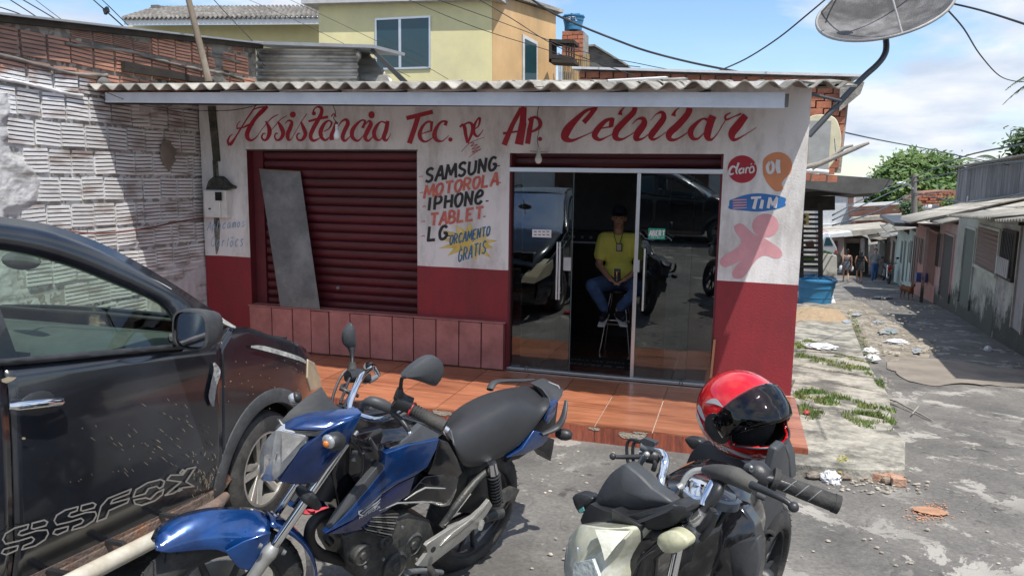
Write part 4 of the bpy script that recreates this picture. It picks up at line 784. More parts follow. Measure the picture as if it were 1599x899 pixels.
mb = MB(); mb.tube([onY(*p, 3.2) for p in ((1254, 266), (1275, 267), (1294, 269))], .028, 10); tag(mb.build('pvc_pipe', WHITE, smooth=60), 'short white pipe below the cream appliance shell', 'pipe')
# wooden pole over the left of the roof and dark plank on the pillar below
mb = MB(); mb.tube([onY(283, -45, -.5), onY(297, 10, -.5), onY(310, 62, -.5), onY(326, 128, -.5)], [.028, .030, .033, .036], 8); tag(mb.build('wooden_pole', WOODG, smooth=60), 'crooked weathered wooden pole leaning up through the left of the roof', 'pole')
mb = MB(); a = onY(331, 166, -.02); b_ = onY(338, 252, -.02); mb.prism([(a.x - .05, -.035, a.z), (a.x + .04, -.035, a.z), (b_.x + .045, -.035, b_.z), (b_.x - .035, -.035, b_.z)], (0, .03, 0)); tag(mb.build('mouldy_board', mat('mouldy_board', (0.06, 0.06, 0.045), .95, var=.5, scale=9, col2=(.17, .16, .13), bump=.4), bevel=.004), 'mouldy dark board fixed upright to the left pillar above the meter', 'board')
mb = MB(); mb.tube([onY(334, 250, -.02), onY(336, 285, -.03)], .016, 8); tag(mb.build('conduit', mat('mouldy_board', (0.06, 0.06, 0.045)), smooth=60), 'short grey conduit running down into the electricity meter', 'conduit')
MT = thing('electricity_meter', 'white electricity meter box with a dark window and a mouldy cap on the left pillar', 'meter', onY(340, 320, 0)); MW = mat('meter_white', (0.68, 0.68, 0.66), .5, var=.15, scale=9, bump=.03)
a = onY(324, 339, -.05); b_ = onY(357, 297, -.05); mb = MB(); mb.box(a.x, b_.x, -.10, -.001, a.z, b_.z); mb.build('box', MW, MT, world=True, bevel=.006)
mb = MB(); mb.box(a.x + .02, b_.x - .065, -.125, -.101, a.z + .008, b_.z - .01); mb.build('door', MW, MT, world=True, bevel=.004)
c = onY(341, 307, -.13); mb = MB(); mb.box(c.x - .045, c.x + .04, -.129, -.1255, c.z - .045, c.z + .05); mb.build('window', mat('meter_window', (.01, .012, .012), .2, bump=0), MT, world=True)
mb = MB(); c = onY(328, 326, -.12); mb.box(c.x - .015, c.x + .015, -.13, -.1255, c.z - .008, c.z + .008); mb.build('latch', BLACKP, MT, world=True)
mb = MB(); P = smoothpath([tuple(onY(*p, -.12)) for p in ((321, 296), (325, 283), (333, 276), (341, 276), (352, 287), (360, 291), (359, 295))], 3); mb.prism(P, (0, .115, 0)); mb.build('cap', mat('black_mould', (0.03, 0.033, 0.03), .9, var=.6, scale=16, col2=(.10, .10, .09), bump=.5), MT, world=True, bevel=.006)
# leaning metal sheet
mb = MB(); Q = [onY(438, 481, -.055), onY(500, 484, -.055), onY(469, 268, .09), onY(405, 264, .09)]; Q[0].z = Q[1].z = .668
mb.prism(Q, (0, -.004, 0)); ms = mb.build('sheet', STEEL); LM = thing('leaning_metal_sheet', 'dull grey steel sheet leaning against the closed red shutter on the tile ledge', 'metal sheet', (Q[0] + Q[1]) / 2); ms.parent = LM; ms.matrix_parent_inverse = LM.matrix_world.inverted()
mb = MB(); mb.tube([Q[3] + Vector((0, -.004, 0)), Q[2] + Vector((0, -.004, 0))], .006, 6); mb.build('folded_edge', mat('rusty_edge', (0.22, 0.13, 0.08), .8), LM, world=True)
# hanging bulbs
def bulb(name, label, wire, c, s=1.0):
    t = thing(name, label, 'light bulb', c); mb = MB(); mb.tube(smoothpath([tuple(p) for p in wire], 5), .0035, 5); mb.build('wire', WIREM, t, world=True, smooth=60)
    mb = MB(); mb.lathe([(.0, .05 * s), (.014 * s, .05 * s), (.016 * s, .02 * s), (.017 * s, 0)], (0, 0, 0), n=14); mb.build('socket', mat('porcelain', (.45, .45, .44), .4), t, smooth=40)
    mb = MB(); mb.lathe([(.014 * s, 0), (.018 * s, -.015 * s), (.030 * s, -.045 * s), (.030 * s, -.065 * s), (.018 * s, -.085 * s), (.001, -.09 * s)], (0, 0, 0), n=18, caps=False); mb.build('globe', mat('milky_glass', (.62, .62, .6), .2, bump=0), t, smooth=60)
c1 = onY(526, 203, -1.25); bulb('hanging_bulb', 'unlit bulb hanging on a knotted black wire in front of the lettering', [onY(519, 163, -1.33), onY(524, 176, -1.3), onY(521, 185, -1.27), onY(527, 192, -1.25), c1 + Vector((0, 0, .05))], c1, .95)
c2 = onY(841, 239, -.10); bulb('hanging_bulb', 'white bulb on twisted wire hanging above the shop door', [onY(843, 160, -.14), onY(839, 180, -.12), onY(842, 200, -.11), onY(839, 218, -.1), c2 + Vector((0, 0, .05))], c2, 1.15)
mb = MB(); a = onY(828, 236, -.09); b_ = onY(856, 238, -.09); mb.obox((a + b_) / 2, (b_ - a) / 2, (0, .01, 0), (0, 0, .006)); tag(mb.build('bulb_bracket', mat('dirty_stick', (.35, .33, .3), .9)), 'thin pale stick holding the bulb above the shop door', 'bracket')
cable('cable', 'thin black wire dipping across the left pillar under the fascia', [onY(318, 173, -.3), onY(345, 173, -.1), onY(372, 171, -.2), onY(430, 158, -1.3)], .004)
cable('cable', 'thin black wire across the fascia shadow left of the pillar', [onY(164, 143, -1.4), onY(190, 154, -1.38), onY(230, 166, -1.0), onY(300, 172, -.4), onY(340, 174, -.1)], .003)
# overhead cables
OC = [('twisted black cable running down from the ochre house to the brick building roof', [(820, -8, 6), (862, 20, 6), (905, 40, 6), (960, 62, 6), (1010, 80, 6), (1080, 98, 6), (1155, 113, 5.5)], .018),
      ('black cable rising from the brick building roof to the dish', [(1120, 112, 5), (1165, 92, 5), (1215, 60, 4.5), (1262, 22, 4), (1300, -10, 4)], .011),
      ('black cable from the dish rim to the right edge', [(1478, 4, .6), (1530, 16, 0), (1600, 38, -1), (1660, 60, -2)], .008),
      ('thin cable sagging from the dish rim towards the palm', [(1476, 12, .6), (1505, 45, 2), (1530, 85, 4), (1560, 118, 6), (1585, 127, 8), (1610, 128, 9)], .008),
      ('cable across the dish rim to the frame top', [(1289, 36, .4), (1296, 18, .4), (1312, -12, .4)], .006),
      ('first green wire crossing the yellow house', [(620, -8, 5.5), (740, 42, 5.5), (860, 80, 5.5), (900, 93, 5), (1000, 105, 4.8)], .006),
      ('second green wire crossing the yellow house just above the first', [(662, -8, 5.6), (780, 34, 5.6), (900, 78, 5.6), (1000, 100, 5.2), (1050, 110, 4.9)], .006),
      ('black wire from the top edge over the ochre wall', [(735, -8, 5), (800, 30, 5), (850, 62, 5), (900, 86, 5), (990, 118, 4)], .007),
      ('slanting black wire over the left brick wall top', [(-5, 10, 0), (30, 22, 0), (52, 35, 0)], .007), ('second slanting black wire over the left wall top', [(8, -5, 0), (50, 22, 0), (76, 40, 0)], .007), ('third slanting black wire over the left wall top', [(22, -8, 0), (70, 20, 0), (110, 44, 0)], .007), ('faint thin wire right of the black ones at top left', [(45, -8, 0), (95, 30, 0), (130, 52, 0)], .004),
      ('twin black service cable at top left with clamps', [(132, -12, 1), (165, 17, 1), (195, 44, 2), (210, 58, 3)], .009), ('thin black cable beside the twin service cable', [(146, -12, 1), (172, 12, 1), (200, 40, 2)], .006),
      ('thin wire slanting past the wooden pole to the zinc sheets', [(327, -8, .8), (352, 20, .9), (392, 62, 1.0), (400, 76, 1.1), (405, 92, 1.15), (415, 105, 1.2)], .005), ('fine wire over the annex roof to the shop roof', [(375, -6, 6), (470, 36, 6), (560, 80, 5), (640, 120, 4)], .004), ('fine wire over the big window of the yellow house', [(440, -6, 6), (550, 46, 6), (640, 90, 5), (700, 124, 4)], .004)]
for lab, pts, r in OC: cable('overhead_cable', lab, [onY(a, b2, Y) for a, b2, Y in pts], r)
mb = MB(); mb.obox(onY(166, 17, .98), (.03, 0, .02), (0, .02, 0), (-.01, 0, .03)); tag(mb.build('cable_clamp', BLACKP), 'black clamp joining the twin cable at top left', 'clamp')
# ================================================================== SLIDING GLASS DOORS
GDO = thing('sliding_glass_door', 'aluminium-framed sliding glass shop door standing half open', 'door', ((DX0 + DX1) / 2, .04, .165)); GP = glass('door_glass', (0.50, 0.58, 0.60), ior=1.95); 
def X_(px, py=450): return onY(px, py, .04).x
a = X_(799, 265); b2 = X_(1126, 268)
mb = MB(); mb.box(a - .015, b2 + .02, -.012, .07, 2.178, 2.222); mb.build('top_rail', ALU, GDO, world=True, bevel=.003)
mb = MB(); mb.box(a - .015, b2 + .02, -.005, .075, .164, .192); mb.build('bottom_rail', ALU, GDO, world=True, bevel=.003)
panes = [(X_(797, 400), X_(868, 400), .055), (X_(815, 400), X_(892, 400), .028), (X_(996, 400), X_(1080, 400), .028), (X_(1043, 400), X_(1124, 400), .055)]
for i, (x0, x1, y) in enumerate(panes): mb = MB(); mb.box(x0, x1, y, y + .008, .195, 2.176); mb.build('glass_pane', GP, GDO, world=True)
mb = MB(); x = X_(993, 420); mb.box(x - .017, x + .017, .012, .05, .193, 2.177); mb.build('meeting_stile', ALU, GDO, world=True, bevel=.003)
mb = MB(); x = X_(893, 420); mb.box(x - .003, x + .003, .024, .042, .193, 2.177); mb.build('pane_edge', mat('green_glass_edge', (.10, .14, .14), .2, bump=0), GDO, world=True)
for px, z0_, z1_ in ((872, .93, 1.50), (876, .93, 1.50), (1007, .87, 1.47)):
    x = X_(px, 420); mb = MB(); mb.tube([(x, -.03, z0_), (x, -.03, z1_)], .010, 10); h = mb.build('handle', ALU, GDO, world=True, smooth=60)
    for zz in (z0_ + .06, z1_ - .06): mb = MB(); mb.tube([(x, -.03, zz), (x, .03, zz)], .007, 8); mb.build('standoff', ALU, h, world=True, smooth=60)
def plate(nm, px0, px1, py0, py1, m, y=.02, d=.012, parent=GDO, sub=None):
    p = onY(px0, py1, y); q = onY(px1, py0, y); mb = MB(); mb.box(p.x, q.x, y - d, y, p.z, q.z); return mb.build(nm, m, parent, world=True)
plate('lock_case', 989, 999, 406, 424, ALU); plate('lock_plate', 880, 892, 402, 422, mat('old_white_plastic', (.42, .42, .42)))
st = plate('switch_sticker', 831, 861, 359, 370, WI, .027, .002); 
for i in range(4):
    for j in range(2): plate('printed_mark', 834 + i * 6.5, 838 + i * 6.5, 361 + j * 5, 362.2 + j * 5, BINK, .0245, .0005)
plate('open_sticker', 1012, 1039, 357, 373, mat('sticker_green', (.02, .30, .19), .5, bump=0), .027, .002)
ik = Ink(lambda u, v, h: onY(u, v, .0245 - h), .0005); word(ik, 'ABERT', 1014, 368, 1038, 368, 7.5, 1.8, .05, .3); word(ik, 'Horario', 1016, 371.6, 1037, 371.6, 2.4, .5, .1, .2); ik.build('sticker_lettering', WI, GDO, world=True)
for px, py in ((822, 578), (1063, 602)): p = onY(px, py, -.02); mb = MB(); mb.tube([p + Vector((-.014, 0, 0)), p + Vector((-.014, 0, .035)), p + Vector((0, 0, .045)), p + Vector((.014, 0, .035)), p + Vector((.014, 0, 0))], .004, 6); mb.build('floor_bolt', STEEL, GDO, world=True)
mb = MB(); p = onY(1110, 590, -.02); q = onY(1116, 530, -.02); mb.obox((p + q) / 2, (.011, 0, 0), (0, .01, 0), (q - p) / 2); tag(mb.build('wooden_strip', mat('raw_wood', (.42, .22, .12), .8)), 'narrow raw wood strip standing against the right door jamb', 'wood strip')
# ================================================================== INSIDE THE SHOP
BLK = mat('black_cabinet', (0.008, 0.008, 0.009), .35, bump=0); RCT = mat('red_counter', (0.50, 0.02, 0.03), .4, bump=0)
CB = thing('display_cabinet', 'tall black cabinet with a row of knobs standing behind the seated man', 'cabinet', (-1.75, 2.3, .16))
mb = MB(); mb.box(-2.45, -.6, 2.1, 2.7, .161, 1.30); mb.build('body', BLK, CB, world=True)
mb = MB(); mb.box(-2.45, -.6, 2.08, 2.7, 1.302, 1.46); mb.build('panel', mat('panel_dark', (.03, .03, .032), .3, bump=0), CB, world=True)
mb = MB(); mb.box(-2.45, -.6, 2.06, 2.08, 1.325, 1.345); mb.build('bright_strip', ALU, CB, world=True)
for i in range(16): mb = MB(); mb.tube([(-2.4 + i * .11, 2.05, 1.40), (-2.4 + i * .11, 2.08, 1.40)], .018, 10); mb.build('knob', mat('knob_grey', (.30, .30, .3), .4, bump=0), CB, world=True)
for nm, bx, lb in (('counter', (-3.0, -1.88, .12, .6, .16, .98), 'low red counter just inside the left glass pane'), ('counter', (-.50, .35, .12, .6, .16, .95), 'low red counter just inside the right glass pane')):
    t = thing(nm, lb, 'counter', ((bx[0] + bx[1]) / 2, .7, .16)); mb = MB(); mb.box(*bx[:4], .162, bx[5] - .03); mb.build('front', RCT, t, world=True); mb = MB(); mb.box(bx[0] - .02, bx[1] + .02, bx[2] - .02, bx[3], bx[5] - .028, bx[5]); mb.build('counter_top', mat('counter_top_dark', (.06, .02, .02), .25, bump=0), t, world=True)
mb = MB(); mb.box(-1.72, -.72, .42, .85, .161, .168); DM = mb.build('doormat', mat('mat_black', (.012, .012, .014), .9, bump=.3)); tag(DM, 'black doormat printed with faint pale lettering just inside the door', 'doormat')
ik = Ink(lambda u, v, h: Vector((u, v, .1685 + h)), .0004); word(ik, 'Sopro com Somos a Amor', -1.66, .68, -.80, .68, .05, .006, .1, .15); word(ik, 'ABERTURA DE AR E SOM', -1.68, .50, -.78, .50, .045, .006, .1, .15)
tag(ik.build('doormat_lettering', mat('mat_print', (.35, .33, .3), .8)), 'pale worn lettering on the black doormat', 'print')
# ================================================================== STREET ON THE RIGHT
GRW = mat('grey_green_render', (0.40, 0.42, 0.37), .85, var=.2, scale=1.5, col2=(0.28, 0.28, 0.25), bump=.3, bscale=25)
RGH = mat('rough_cement_render', (0.25, 0.245, 0.235), .95, var=.35, scale=4, col2=(0.36, 0.35, 0.33), bump=.9, bscale=16)
PKW = mat('dusty_pink_render', (0.42, 0.26, 0.25), .85, var=.2, scale=2, col2=(0.36, 0.30, 0.28), bump=.3)
RDW = mat('salmon_render', (0.42, 0.20, 0.155), .85, var=.2, scale=2, col2=(0.30, 0.16, 0.13), bump=.3)
MNT = mat('pale_mint_render', (0.42, 0.50, 0.45), .8, var=.12, scale=1.5, col2=(0.36, 0.41, 0.38), bump=.2)
CRM = mat('cream_render', (0.48, 0.46, 0.40), .85, var=.2, scale=1.5, col2=(0.36, 0.35, 0.32), bump=.2)
def damp(m, amt=1.0):
    # rising damp: black mould spreading up from the foot of the wall
    t = m.node_tree; L = t.links.new; b = t.nodes['Principled BSDF']; src = b.inputs['Base Color'].links[0].from_socket; g = N(t, 'ShaderNodeNewGeometry'); sp = N(t, 'ShaderNodeSeparateXYZ'); L(g.outputs['Position'], sp.inputs[0])
    h = N(t, 'ShaderNodeMath', operation='MULTIPLY_ADD'); L(sp.outputs[1], h.inputs[0]); h.inputs[1].default_value = .064; L(sp.outputs[2], h.inputs[2]); n1 = N(t, 'ShaderNodeTexNoise'); n1.inputs['Scale'].default_value = 1.5; n1.inputs['Detail'].default_value = 8; n1.inputs['Roughness'].default_value = .7; L(g.outputs['Position'], n1.inputs[0])
    f = N(t, 'ShaderNodeMath', operation='MULTIPLY_ADD'); L(n1.outputs[0], f.inputs[0]); f.inputs[1].default_value = -2.6; L(h.outputs[0], f.inputs[2]); r = N(t, 'ShaderNodeMapRange'); L(f.outputs[0], r.inputs[0]); r.inputs[1].default_value = -.98 * amt; r.inputs[2].default_value = -.62 * amt; r.inputs[3].default_value = .92; r.inputs[4].default_value = 0
    x = N(t, 'ShaderNodeMix', data_type='RGBA'); L(r.outputs[0], x.inputs[0]); L(src, x.inputs[6]); x.inputs[7].default_value = (.03, .036, .027, 1); L(x.outputs[2], b.inputs['Base Color'])
damp(GRW); damp(RGH); damp(PKW); damp(CRM)
MOULD = mat('damp_black_mould', (0.035, 0.042, 0.030), .95, var=.5, scale=9, col2=(.12, .125, .10), mixpos=(.5, .7), bump=.4)
SHT = mat('old_asbestos_roof', (0.30, 0.28, 0.24), .95, var=.35, scale=2.5, col2=(0.44, 0.42, 0.37), bump=.4, stretch=(1, 1, 1))
DDOOR = mat('dark_doorway', (0.022, 0.02, 0.018), .7, bump=0); BRD = mat('brown_door', (0.10, 0.045, 0.032), .6, var=.25); GRD = mat('dark_green_door', (0.05, 0.075, 0.065), .6, var=.2); SHB = mat('brown_shutter', (0.13, 0.075, 0.06), .6, var=.25)
class Wall:
    # a vertical wall plane through two ground points seen in the picture
    def __init__(s, pa, pb):
        s.a = pa.copy(); d = Vector((pb.x - pa.x, pb.y - pa.y, 0)); s.L = d.length; s.d = d.normalized(); s.n = Vector((-s.d.y, s.d.x, 0)); s.n = s.n if s.n.x < 0 else -s.n
    def at(s, px, py, off=0.0): return onP(px, py, s.a + s.n * off, s.n)
    def t(s, px, py=430): return (s.at(px, py) - s.a).dot(s.d)
    def P(s, t, z, off=0.0): p = s.a + s.d * t + s.n * off; return Vector((p.x, p.y, z))
    def box(s, mb, t0, t1, z0, z1, o0, o1):
        m = s.P((t0 + t1) / 2, (z0 + z1) / 2, (o0 + o1) / 2); return mb.obox(m, s.d * (t1 - t0) / 2, s.n * (o1 - o0) / 2, Vector((0, 0, (z1 - z0) / 2)))
WA = Wall(Vector((4.2, 5.4, 0)), Vector((5.36, 16.5, 0))); WB = Wall(Vector((5.36, 16.5, 0)), Vector((6.95, 30.0, 0)))
def house(W, t0, t1, ztop, m, name, label, depth=4.0, base=None):
    zb = min(ground(0, W.P(t0, 0).y), ground(0, W.P(t1, 0).y)) - .3
    H = thing(name, label, 'house', W.P((t0 + t1) / 2, zb + .3, -depth / 2), group=None)
    mb = MB(); W.box(mb, t0, t1, zb, ztop, -depth, 0.0); mb.build('wall', m, H, world=True); return H
def opening(H, W, px0, px1, ptop, pbot, m, frame=None, name='door', off=0.0, slats=0, grille=None, gm=None, recess=False):
    ts = sorted((W.t(px0), W.t(px1))); t0, t1 = ts; tm = (px0 + px1) / 2
    z1 = W.at(tm, ptop).z; z0 = W.at(tm, pbot).z
    mb = MB(); W.box(mb, t0, t1, z0, z1, -.03 + off, .006 + off); o = mb.build(name, m, H, world=True)
    if frame:
        mb = MB(); f = .05
        W.box(mb, t0 - f, t0, z0, z1 + f, off - .02, off + .035); W.box(mb, t1, t1 + f, z0, z1 + f, off - .02, off + .035); W.box(mb, t0, t1, z1, z1 + f, off - .02, off + .033)
        if name == 'window': W.box(mb, t0 - f - .05, t1 + f + .05, z0 - .06, z0, off - .02, off + .06)
        mb.build('frame', frame, o, world=True)
    for i in range(slats):
        zz = z0 + (z1 - z0) * (i + .5) / slats; mb = MB(); c = W.P((t0 + t1) / 2, zz, off + .016); mb.obox(c, W.d * (t1 - t0) / 2, W.n * .012 + Vector((0, 0, -.012)), (W.n * .3 + Vector((0, 0, 1))) * (z1 - z0) / slats * .42); mb.build('slat', m, o, world=True)
    if grille:
        for i in range(grille): tt = t0 + (t1 - t0) * (i + .5) / grille; mb = MB(); W.box(mb, tt - .008, tt + .008, z0 + (0 if name != 'gate' else 0), z1, off + .05, off + .066); mb.build('grille_bar', gm or WHITE, o, world=True)
    return o
def mould(*a): pass
def roofslab(H, W, t0, t1, z0, z1, out=.55, back=2.2, m=SHT, rise=.28, waves=True, name='roof'):
    mb = MB(); nu = max(int((t1 - t0) / .177) * 6, 6); f = lambda u, v: (lambda t_, o: tuple(W.P(t_, (z0 + (z1 - z0) * u) + rise * (out - o) + (.022 * math.cos((t_) / .177 * math.tau) if waves else 0), o)))(t0 + (t1 - t0) * u, out - (out + back) * v)
    mb.grid(f, nu, 3); return mb.build(name, m, H, world=True, smooth=60, thick=.012)
# house A: rough cement, nearest right
tA0, tA1, tB1, tC1, tD1 = WA.t(1700), WA.t(1556), WA.t(1489), WA.t(1461), WA.t(1424)
zA = WA.at(1570, 342).z; zB = WA.at(1520, 338).z
HA = house(WA, min(tA0, tA1), max(tA0, tA1), zA, RGH, 'rough_cement_house', 'rough grey cement house with a white-grilled window, nearest on the right of the lane')
opening(HA, WA, 1563, 1583, 362, 430, DDOOR, DWOOD, 'window', grille=8, gm=BLACKP); opening(HA, WA, 1590, 1606, 340, 524, mat('grey_door', (.25, .24, .25), .7), CONC)
ts = sorted((WA.t(1562), WA.t(1582)))
for i in range(7): mb = MB(); tt = ts[0] + (ts[1] - ts[0]) * (i + .5) / 7; z_ = WA.at(1572, 431).z; WA.box(mb, tt - .013, tt + .013, z_, z_ + .30, .07, .09); mb.build('white_grille_bar', WHITE, HA, world=True)
mould(HA, WA, 1598, 1556, 470, 520, 1)
HB = house(WA, tA1 if tA1 < tB1 else tB1, max(tA1, tB1) - .0, zB, GRW, 'grey_green_house', 'pale grey-green house with a brown louvred window and black damp along its foot')
opening(HB, WA, 1523, 1556, 356, 419, SHB, GRW, 'window', slats=9); opening(HB, WA, 1502, 1519, 356, 482, GRD, GRW)
mould(HB, WA, 1548, 1519, 458, 520, 2); mould(HB, WA, 1500, 1490, 450, 500, 3)
HC = house(WA, min(tB1, tC1), max(tB1, tC1), WA.at(1475, 345).z, PKW, 'dusty_pink_house', 'dusty pink house with a dark open doorway and ornate iron window grille')
opening(HC, WA, 1470, 1486, 365, 470, DDOOR, PKW); opening(HC, WA, 1461.5, 1467, 362, 415, SHB, None, 'window', grille=4, gm=BLACKP)
mould(HC, WA, 1488, 1466, 458, 500, 4)
HD = house(WA, min(tC1, tD1), max(tC1, tD1), WA.at(1440, 352).z, RDW, 'salmon_house', 'salmon-red house with dark barred door and a small brick porch')
opening(HD, WA, 1442, 1459, 360, 440, mat('porch_brick', (0.16, 0.07, 0.05), .9, var=.3, scale=8, bump=.4), None, 'porch_recess'); opening(HD, WA, 1422, 1431, 366, 445, BRD, None, grille=3, gm=BLACKP); opening(HD, WA, 1433, 1440, 370, 410, BRD, None, 'window', grille=3, gm=BLACKP)
mb = MB(); t_ = WA.t(1461); WA.box(mb, t_ - .04, t_ + .04, ground(0, WA.P(t_, 0).y) - .1, WA.at(1461, 352).z, .25, .33); mb.build('porch_post', PKW, HD, world=True)
mb = MB(); t_ = WA.t(1448); WA.box(mb, t_ - .22, t_ + .1, WA.at(1448, 441).z, WA.at(1448, 426).z, .02, .3); mb.build('blue_basin', mat('blue_basin', (.05, .08, .25), .5), HD, world=True)
def eave(W, pxa, pya, pxb, pyb, out):
    a = W.at(pxa, pya, out); b_ = W.at(pxb, pyb, out); return (a - W.a).dot(W.d), (b_ - W.a).dot(W.d), a.z, b_.z
e_ = eave(WA, 1660, 342, 1541, 345, .5); roofslab(HA, WA, *e_, .5, 2.6, rise=.16); e_ = eave(WA, 1548, 341, 1478, 337, .55); roofslab(HB, WA, *e_, .55, 2.8, rise=.14)
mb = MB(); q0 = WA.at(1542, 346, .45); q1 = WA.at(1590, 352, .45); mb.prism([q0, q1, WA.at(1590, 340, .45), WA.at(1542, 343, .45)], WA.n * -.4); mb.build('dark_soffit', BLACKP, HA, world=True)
roofslab(HC, WA, min(tB1, tC1) + .1, max(tB1, tC1) - .3, WA.at(1475, 345).z + .02, WA.at(1465, 345).z + .02, .3, 2.5); roofslab(HD, WA, min(tC1, tD1) - .9, max(tC1, tD1), WA.at(1445, 334).z - .1, WA.at(1430, 340).z - .05, .8, 2.2)
zt_ = WA.at(1445, 340).z; mb = MB(); WA.box(mb, tC1 + .2, tD1 + .8, zt_ - .14, zt_ - .04, .5, 1.1); mb.build('black_awning', BLACKP, HD, world=True)
pD = WA.at(1455, 325, -1.2); mb = MB(); mb.ell(pD, .36, .36, .16, 18, 10); tag(mb.build('round_roof_tank', mat('dirty_white_dome', (.5, .5, .46), .6), smooth=60), 'dirty white domed tank on the salmon house roof', 'tank')
# houses further down
segs = [(1424, 1414, MNT, 'pale_mint_house', 'pale mint house front with two narrow windows beside the dog', 356), (1414, 1396, MNT, 'mint_house', 'mint-green house front behind the parked motorcycle', 356), (1396, 1380, CRM, 'cream_house', 'cream house front behind the man in blue jeans', 362), (1380, 1366, GRW, 'grey_house', 'greyish house front between the walking man and the dark gate', 366), (1366, 1352, CRM, 'far_cream_house', 'far cream house front with a wide dark gate', 368)]
hs = []
for i, (p0, p1, m_, nm, lb, ty) in enumerate(segs):
    t0, t1 = sorted((WB.t(p0, 430), WB.t(p1, 430))); z_ = WB.at((p0 + p1) / 2, ty).z; H = house(WB, t0 + .01, t1, z_, m_, nm, lb); hs.append((H, t0, t1, z_))
    roofslab(H, WB, t0, t1, z_ + .05, z_ + .05, .6 + .15 * (i % 2), 3, m=SHT, rise=.22)
opening(hs[0][0], WB, 1417, 1420, 372, 408, GRD, None, 'window'); opening(hs[0][0], WB, 1414.4, 1416, 374, 440, GRD, None)
opening(hs[1][0], WB, 1403, 1406, 372, 408, GRD, None, 'window'); opening(hs[1][0], WB, 1408, 1411, 372, 440, GRD, None); opening(hs[2][0], WB, 1390, 1394, 372, 436, DDOOR, None); opening(hs[2][0], WB, 1383, 1387, 372, 436, BRD, None); opening(hs[3][0], WB, 1370, 1377, 372, 432, DDOOR, None); opening(hs[4][0], WB, 1355, 1362, 374, 428, BRD, None)
# far end of the lane
def fblock(name, label, parts, cat='building', Yb=40):
    c = onY(parts[0][1][0][0], parts[0][1][0][1], Yb); t = thing(name, label, cat, c)
    for nm, pts, Y, dep, m_ in parts: block(nm, t, pts, Y, dep, m_)
    return t
fblock('lane_end_house', 'pale house with a dark carport opening closing the lane behind the two women', [('wall', [(1318, 428), (1318, 372), (1356, 372), (1356, 428)], 36, 4, CRM), ('carport', [(1322, 420), (1322, 380), (1342, 380), (1342, 420)], 35.9, .15, DDOOR), ('pillar', [(1344, 424), (1344, 372), (1350, 372), (1350, 424)], 35.5, .3, WHITE), ('roof', [(1290, 379), (1300, 372), (1400, 362), (1402, 354), (1296, 363), (1286, 371)], 34.5, 5, SHT)], 'house')
fblock('pink_house', 'small pink house left of the lane beyond the wooden kiosk', [('wall', [(1286, 410), (1286, 366), (1318, 368), (1318, 412)], 33, 4, PKW), ('window', [(1303, 392), (1303, 376), (1308, 376), (1308, 392)], 32.95, .06, BRD), ('awning', [(1286, 372), (1286, 367), (1330, 362), (1332, 368)], 31.8, 1.4, WHITE)], 'house')
fblock('white_far_building', 'two-storey white building standing behind the kiosk', [('wall', [(1284, 372), (1284, 302), (1336, 301), (1336, 372)], 44, 5, mat('far_white', (.50, .53, .55), .8)), ('roof_edge', [(1282, 304), (1282, 299), (1338, 298), (1338, 302)], 43.8, 5, mat('roof_slab_grey', (.45, .45, .46))), ('ledge', [(1284, 354), (1284, 350), (1312, 350), (1312, 354)], 43.6, .4, WHITE), ('side_window', [(1325, 318), (1325, 308), (1333, 308), (1333, 318)], 43.9, .1, SHB)], Yb=44)
fblock('terracotta_roof_house', 'low house with reddish roof and bright white ridge beyond the mint houses', [('wall', [(1336, 362), (1336, 336), (1430, 334), (1430, 362)], 42, 4, RDW), ('roof', [(1334, 338), (1334, 322), (1424, 318), (1426, 334)], 41.5, 3, mat('faded_red_roof', (.38, .20, .15), .9, var=.3, scale=2)), ('white_ridge', [(1333, 323), (1333, 319), (1425, 313), (1425, 318)], 41.2, .6, WHITE), ('lower_roof', [(1330, 345), (1334, 340), (1414, 334), (1416, 342)], 40, 1.2, SHT)], 'house', 42)
BKH = fblock('ruined_brick_house', 'bare crumbling brick house with broken wall top beside the lamp post', [('wall', [(1428, 360), (1428, 312), (1446, 300), (1470, 298), (1494, 297), (1494, 360)], 36, 3, mat('crumbling_brick', (.30, .125, .08), .95, var=.4, scale=3, col2=(.20, .13, .10), bump=.8, bscale=10))], 'building', 36)
rr = random.Random(5)
for r_ in range(9):
    for k in range(15):
        px = 1430 + k * 4.4 + (r_ % 2) * 2.2; py = 304 + r_ * 4.2
        if py > 314 - (px - 1428) * .6 or px > 1446:
            if rr.random() < .8 and px < 1490: p = onY(px, py, 35.97); mb = MB(); mb.box(p.x, p.x + .14, 35.9, 35.99, p.z, p.z + .10); mb.build('brick', OB, BKH, world=True)
# plank house
PK_ = mat('silver_grey_plank', (0.17, 0.165, 0.17), .85, var=.3, scale=3, col2=(0.27, 0.265, 0.27), bump=.3, stretch=(3, 3, .4), rnd=.25)
WP = Wall(Vector((7.3, 12.0, 0)), Vector((7.9, 19.5, 0)))
PH = thing('plank_house', 'upper storey of grey vertical planks rising behind the right-hand roofs', 'house', WP.P(2, 1, -1))
xs_ = [1494 + 3.2 * i + .22 * i * i for i in range(20)]; mb = MB()
ts = [WP.t(x, 290) for x in xs_]
for i in range(len(xs_) - 1):
    t0, t1 = sorted((ts[i], ts[i + 1])); zt0 = WP.at(xs_[i], 263 - (xs_[i] - 1494) * .17).z; zb_ = WP.at(xs_[i], 335).z - 1.0
    mb = MB(); WP.box(mb, t0 + .01, t1 - .01, zb_, zt0, -.02 + rr.uniform(-.01, .01), .01 + rr.uniform(-.01, .01)); mb.build('plank', PK_, PH, world=True)
mb = MB(); q0 = WP.at(1480, 263, .25); q1 = WP.at(1640, 236, .25); mb.prism([q0, q1, q1 + Vector((0, 0, .05)), q0 + Vector((0, 0, .05))], Vector((2.5, 0, .3))); mb.build('roof', SHT, PH, world=True)
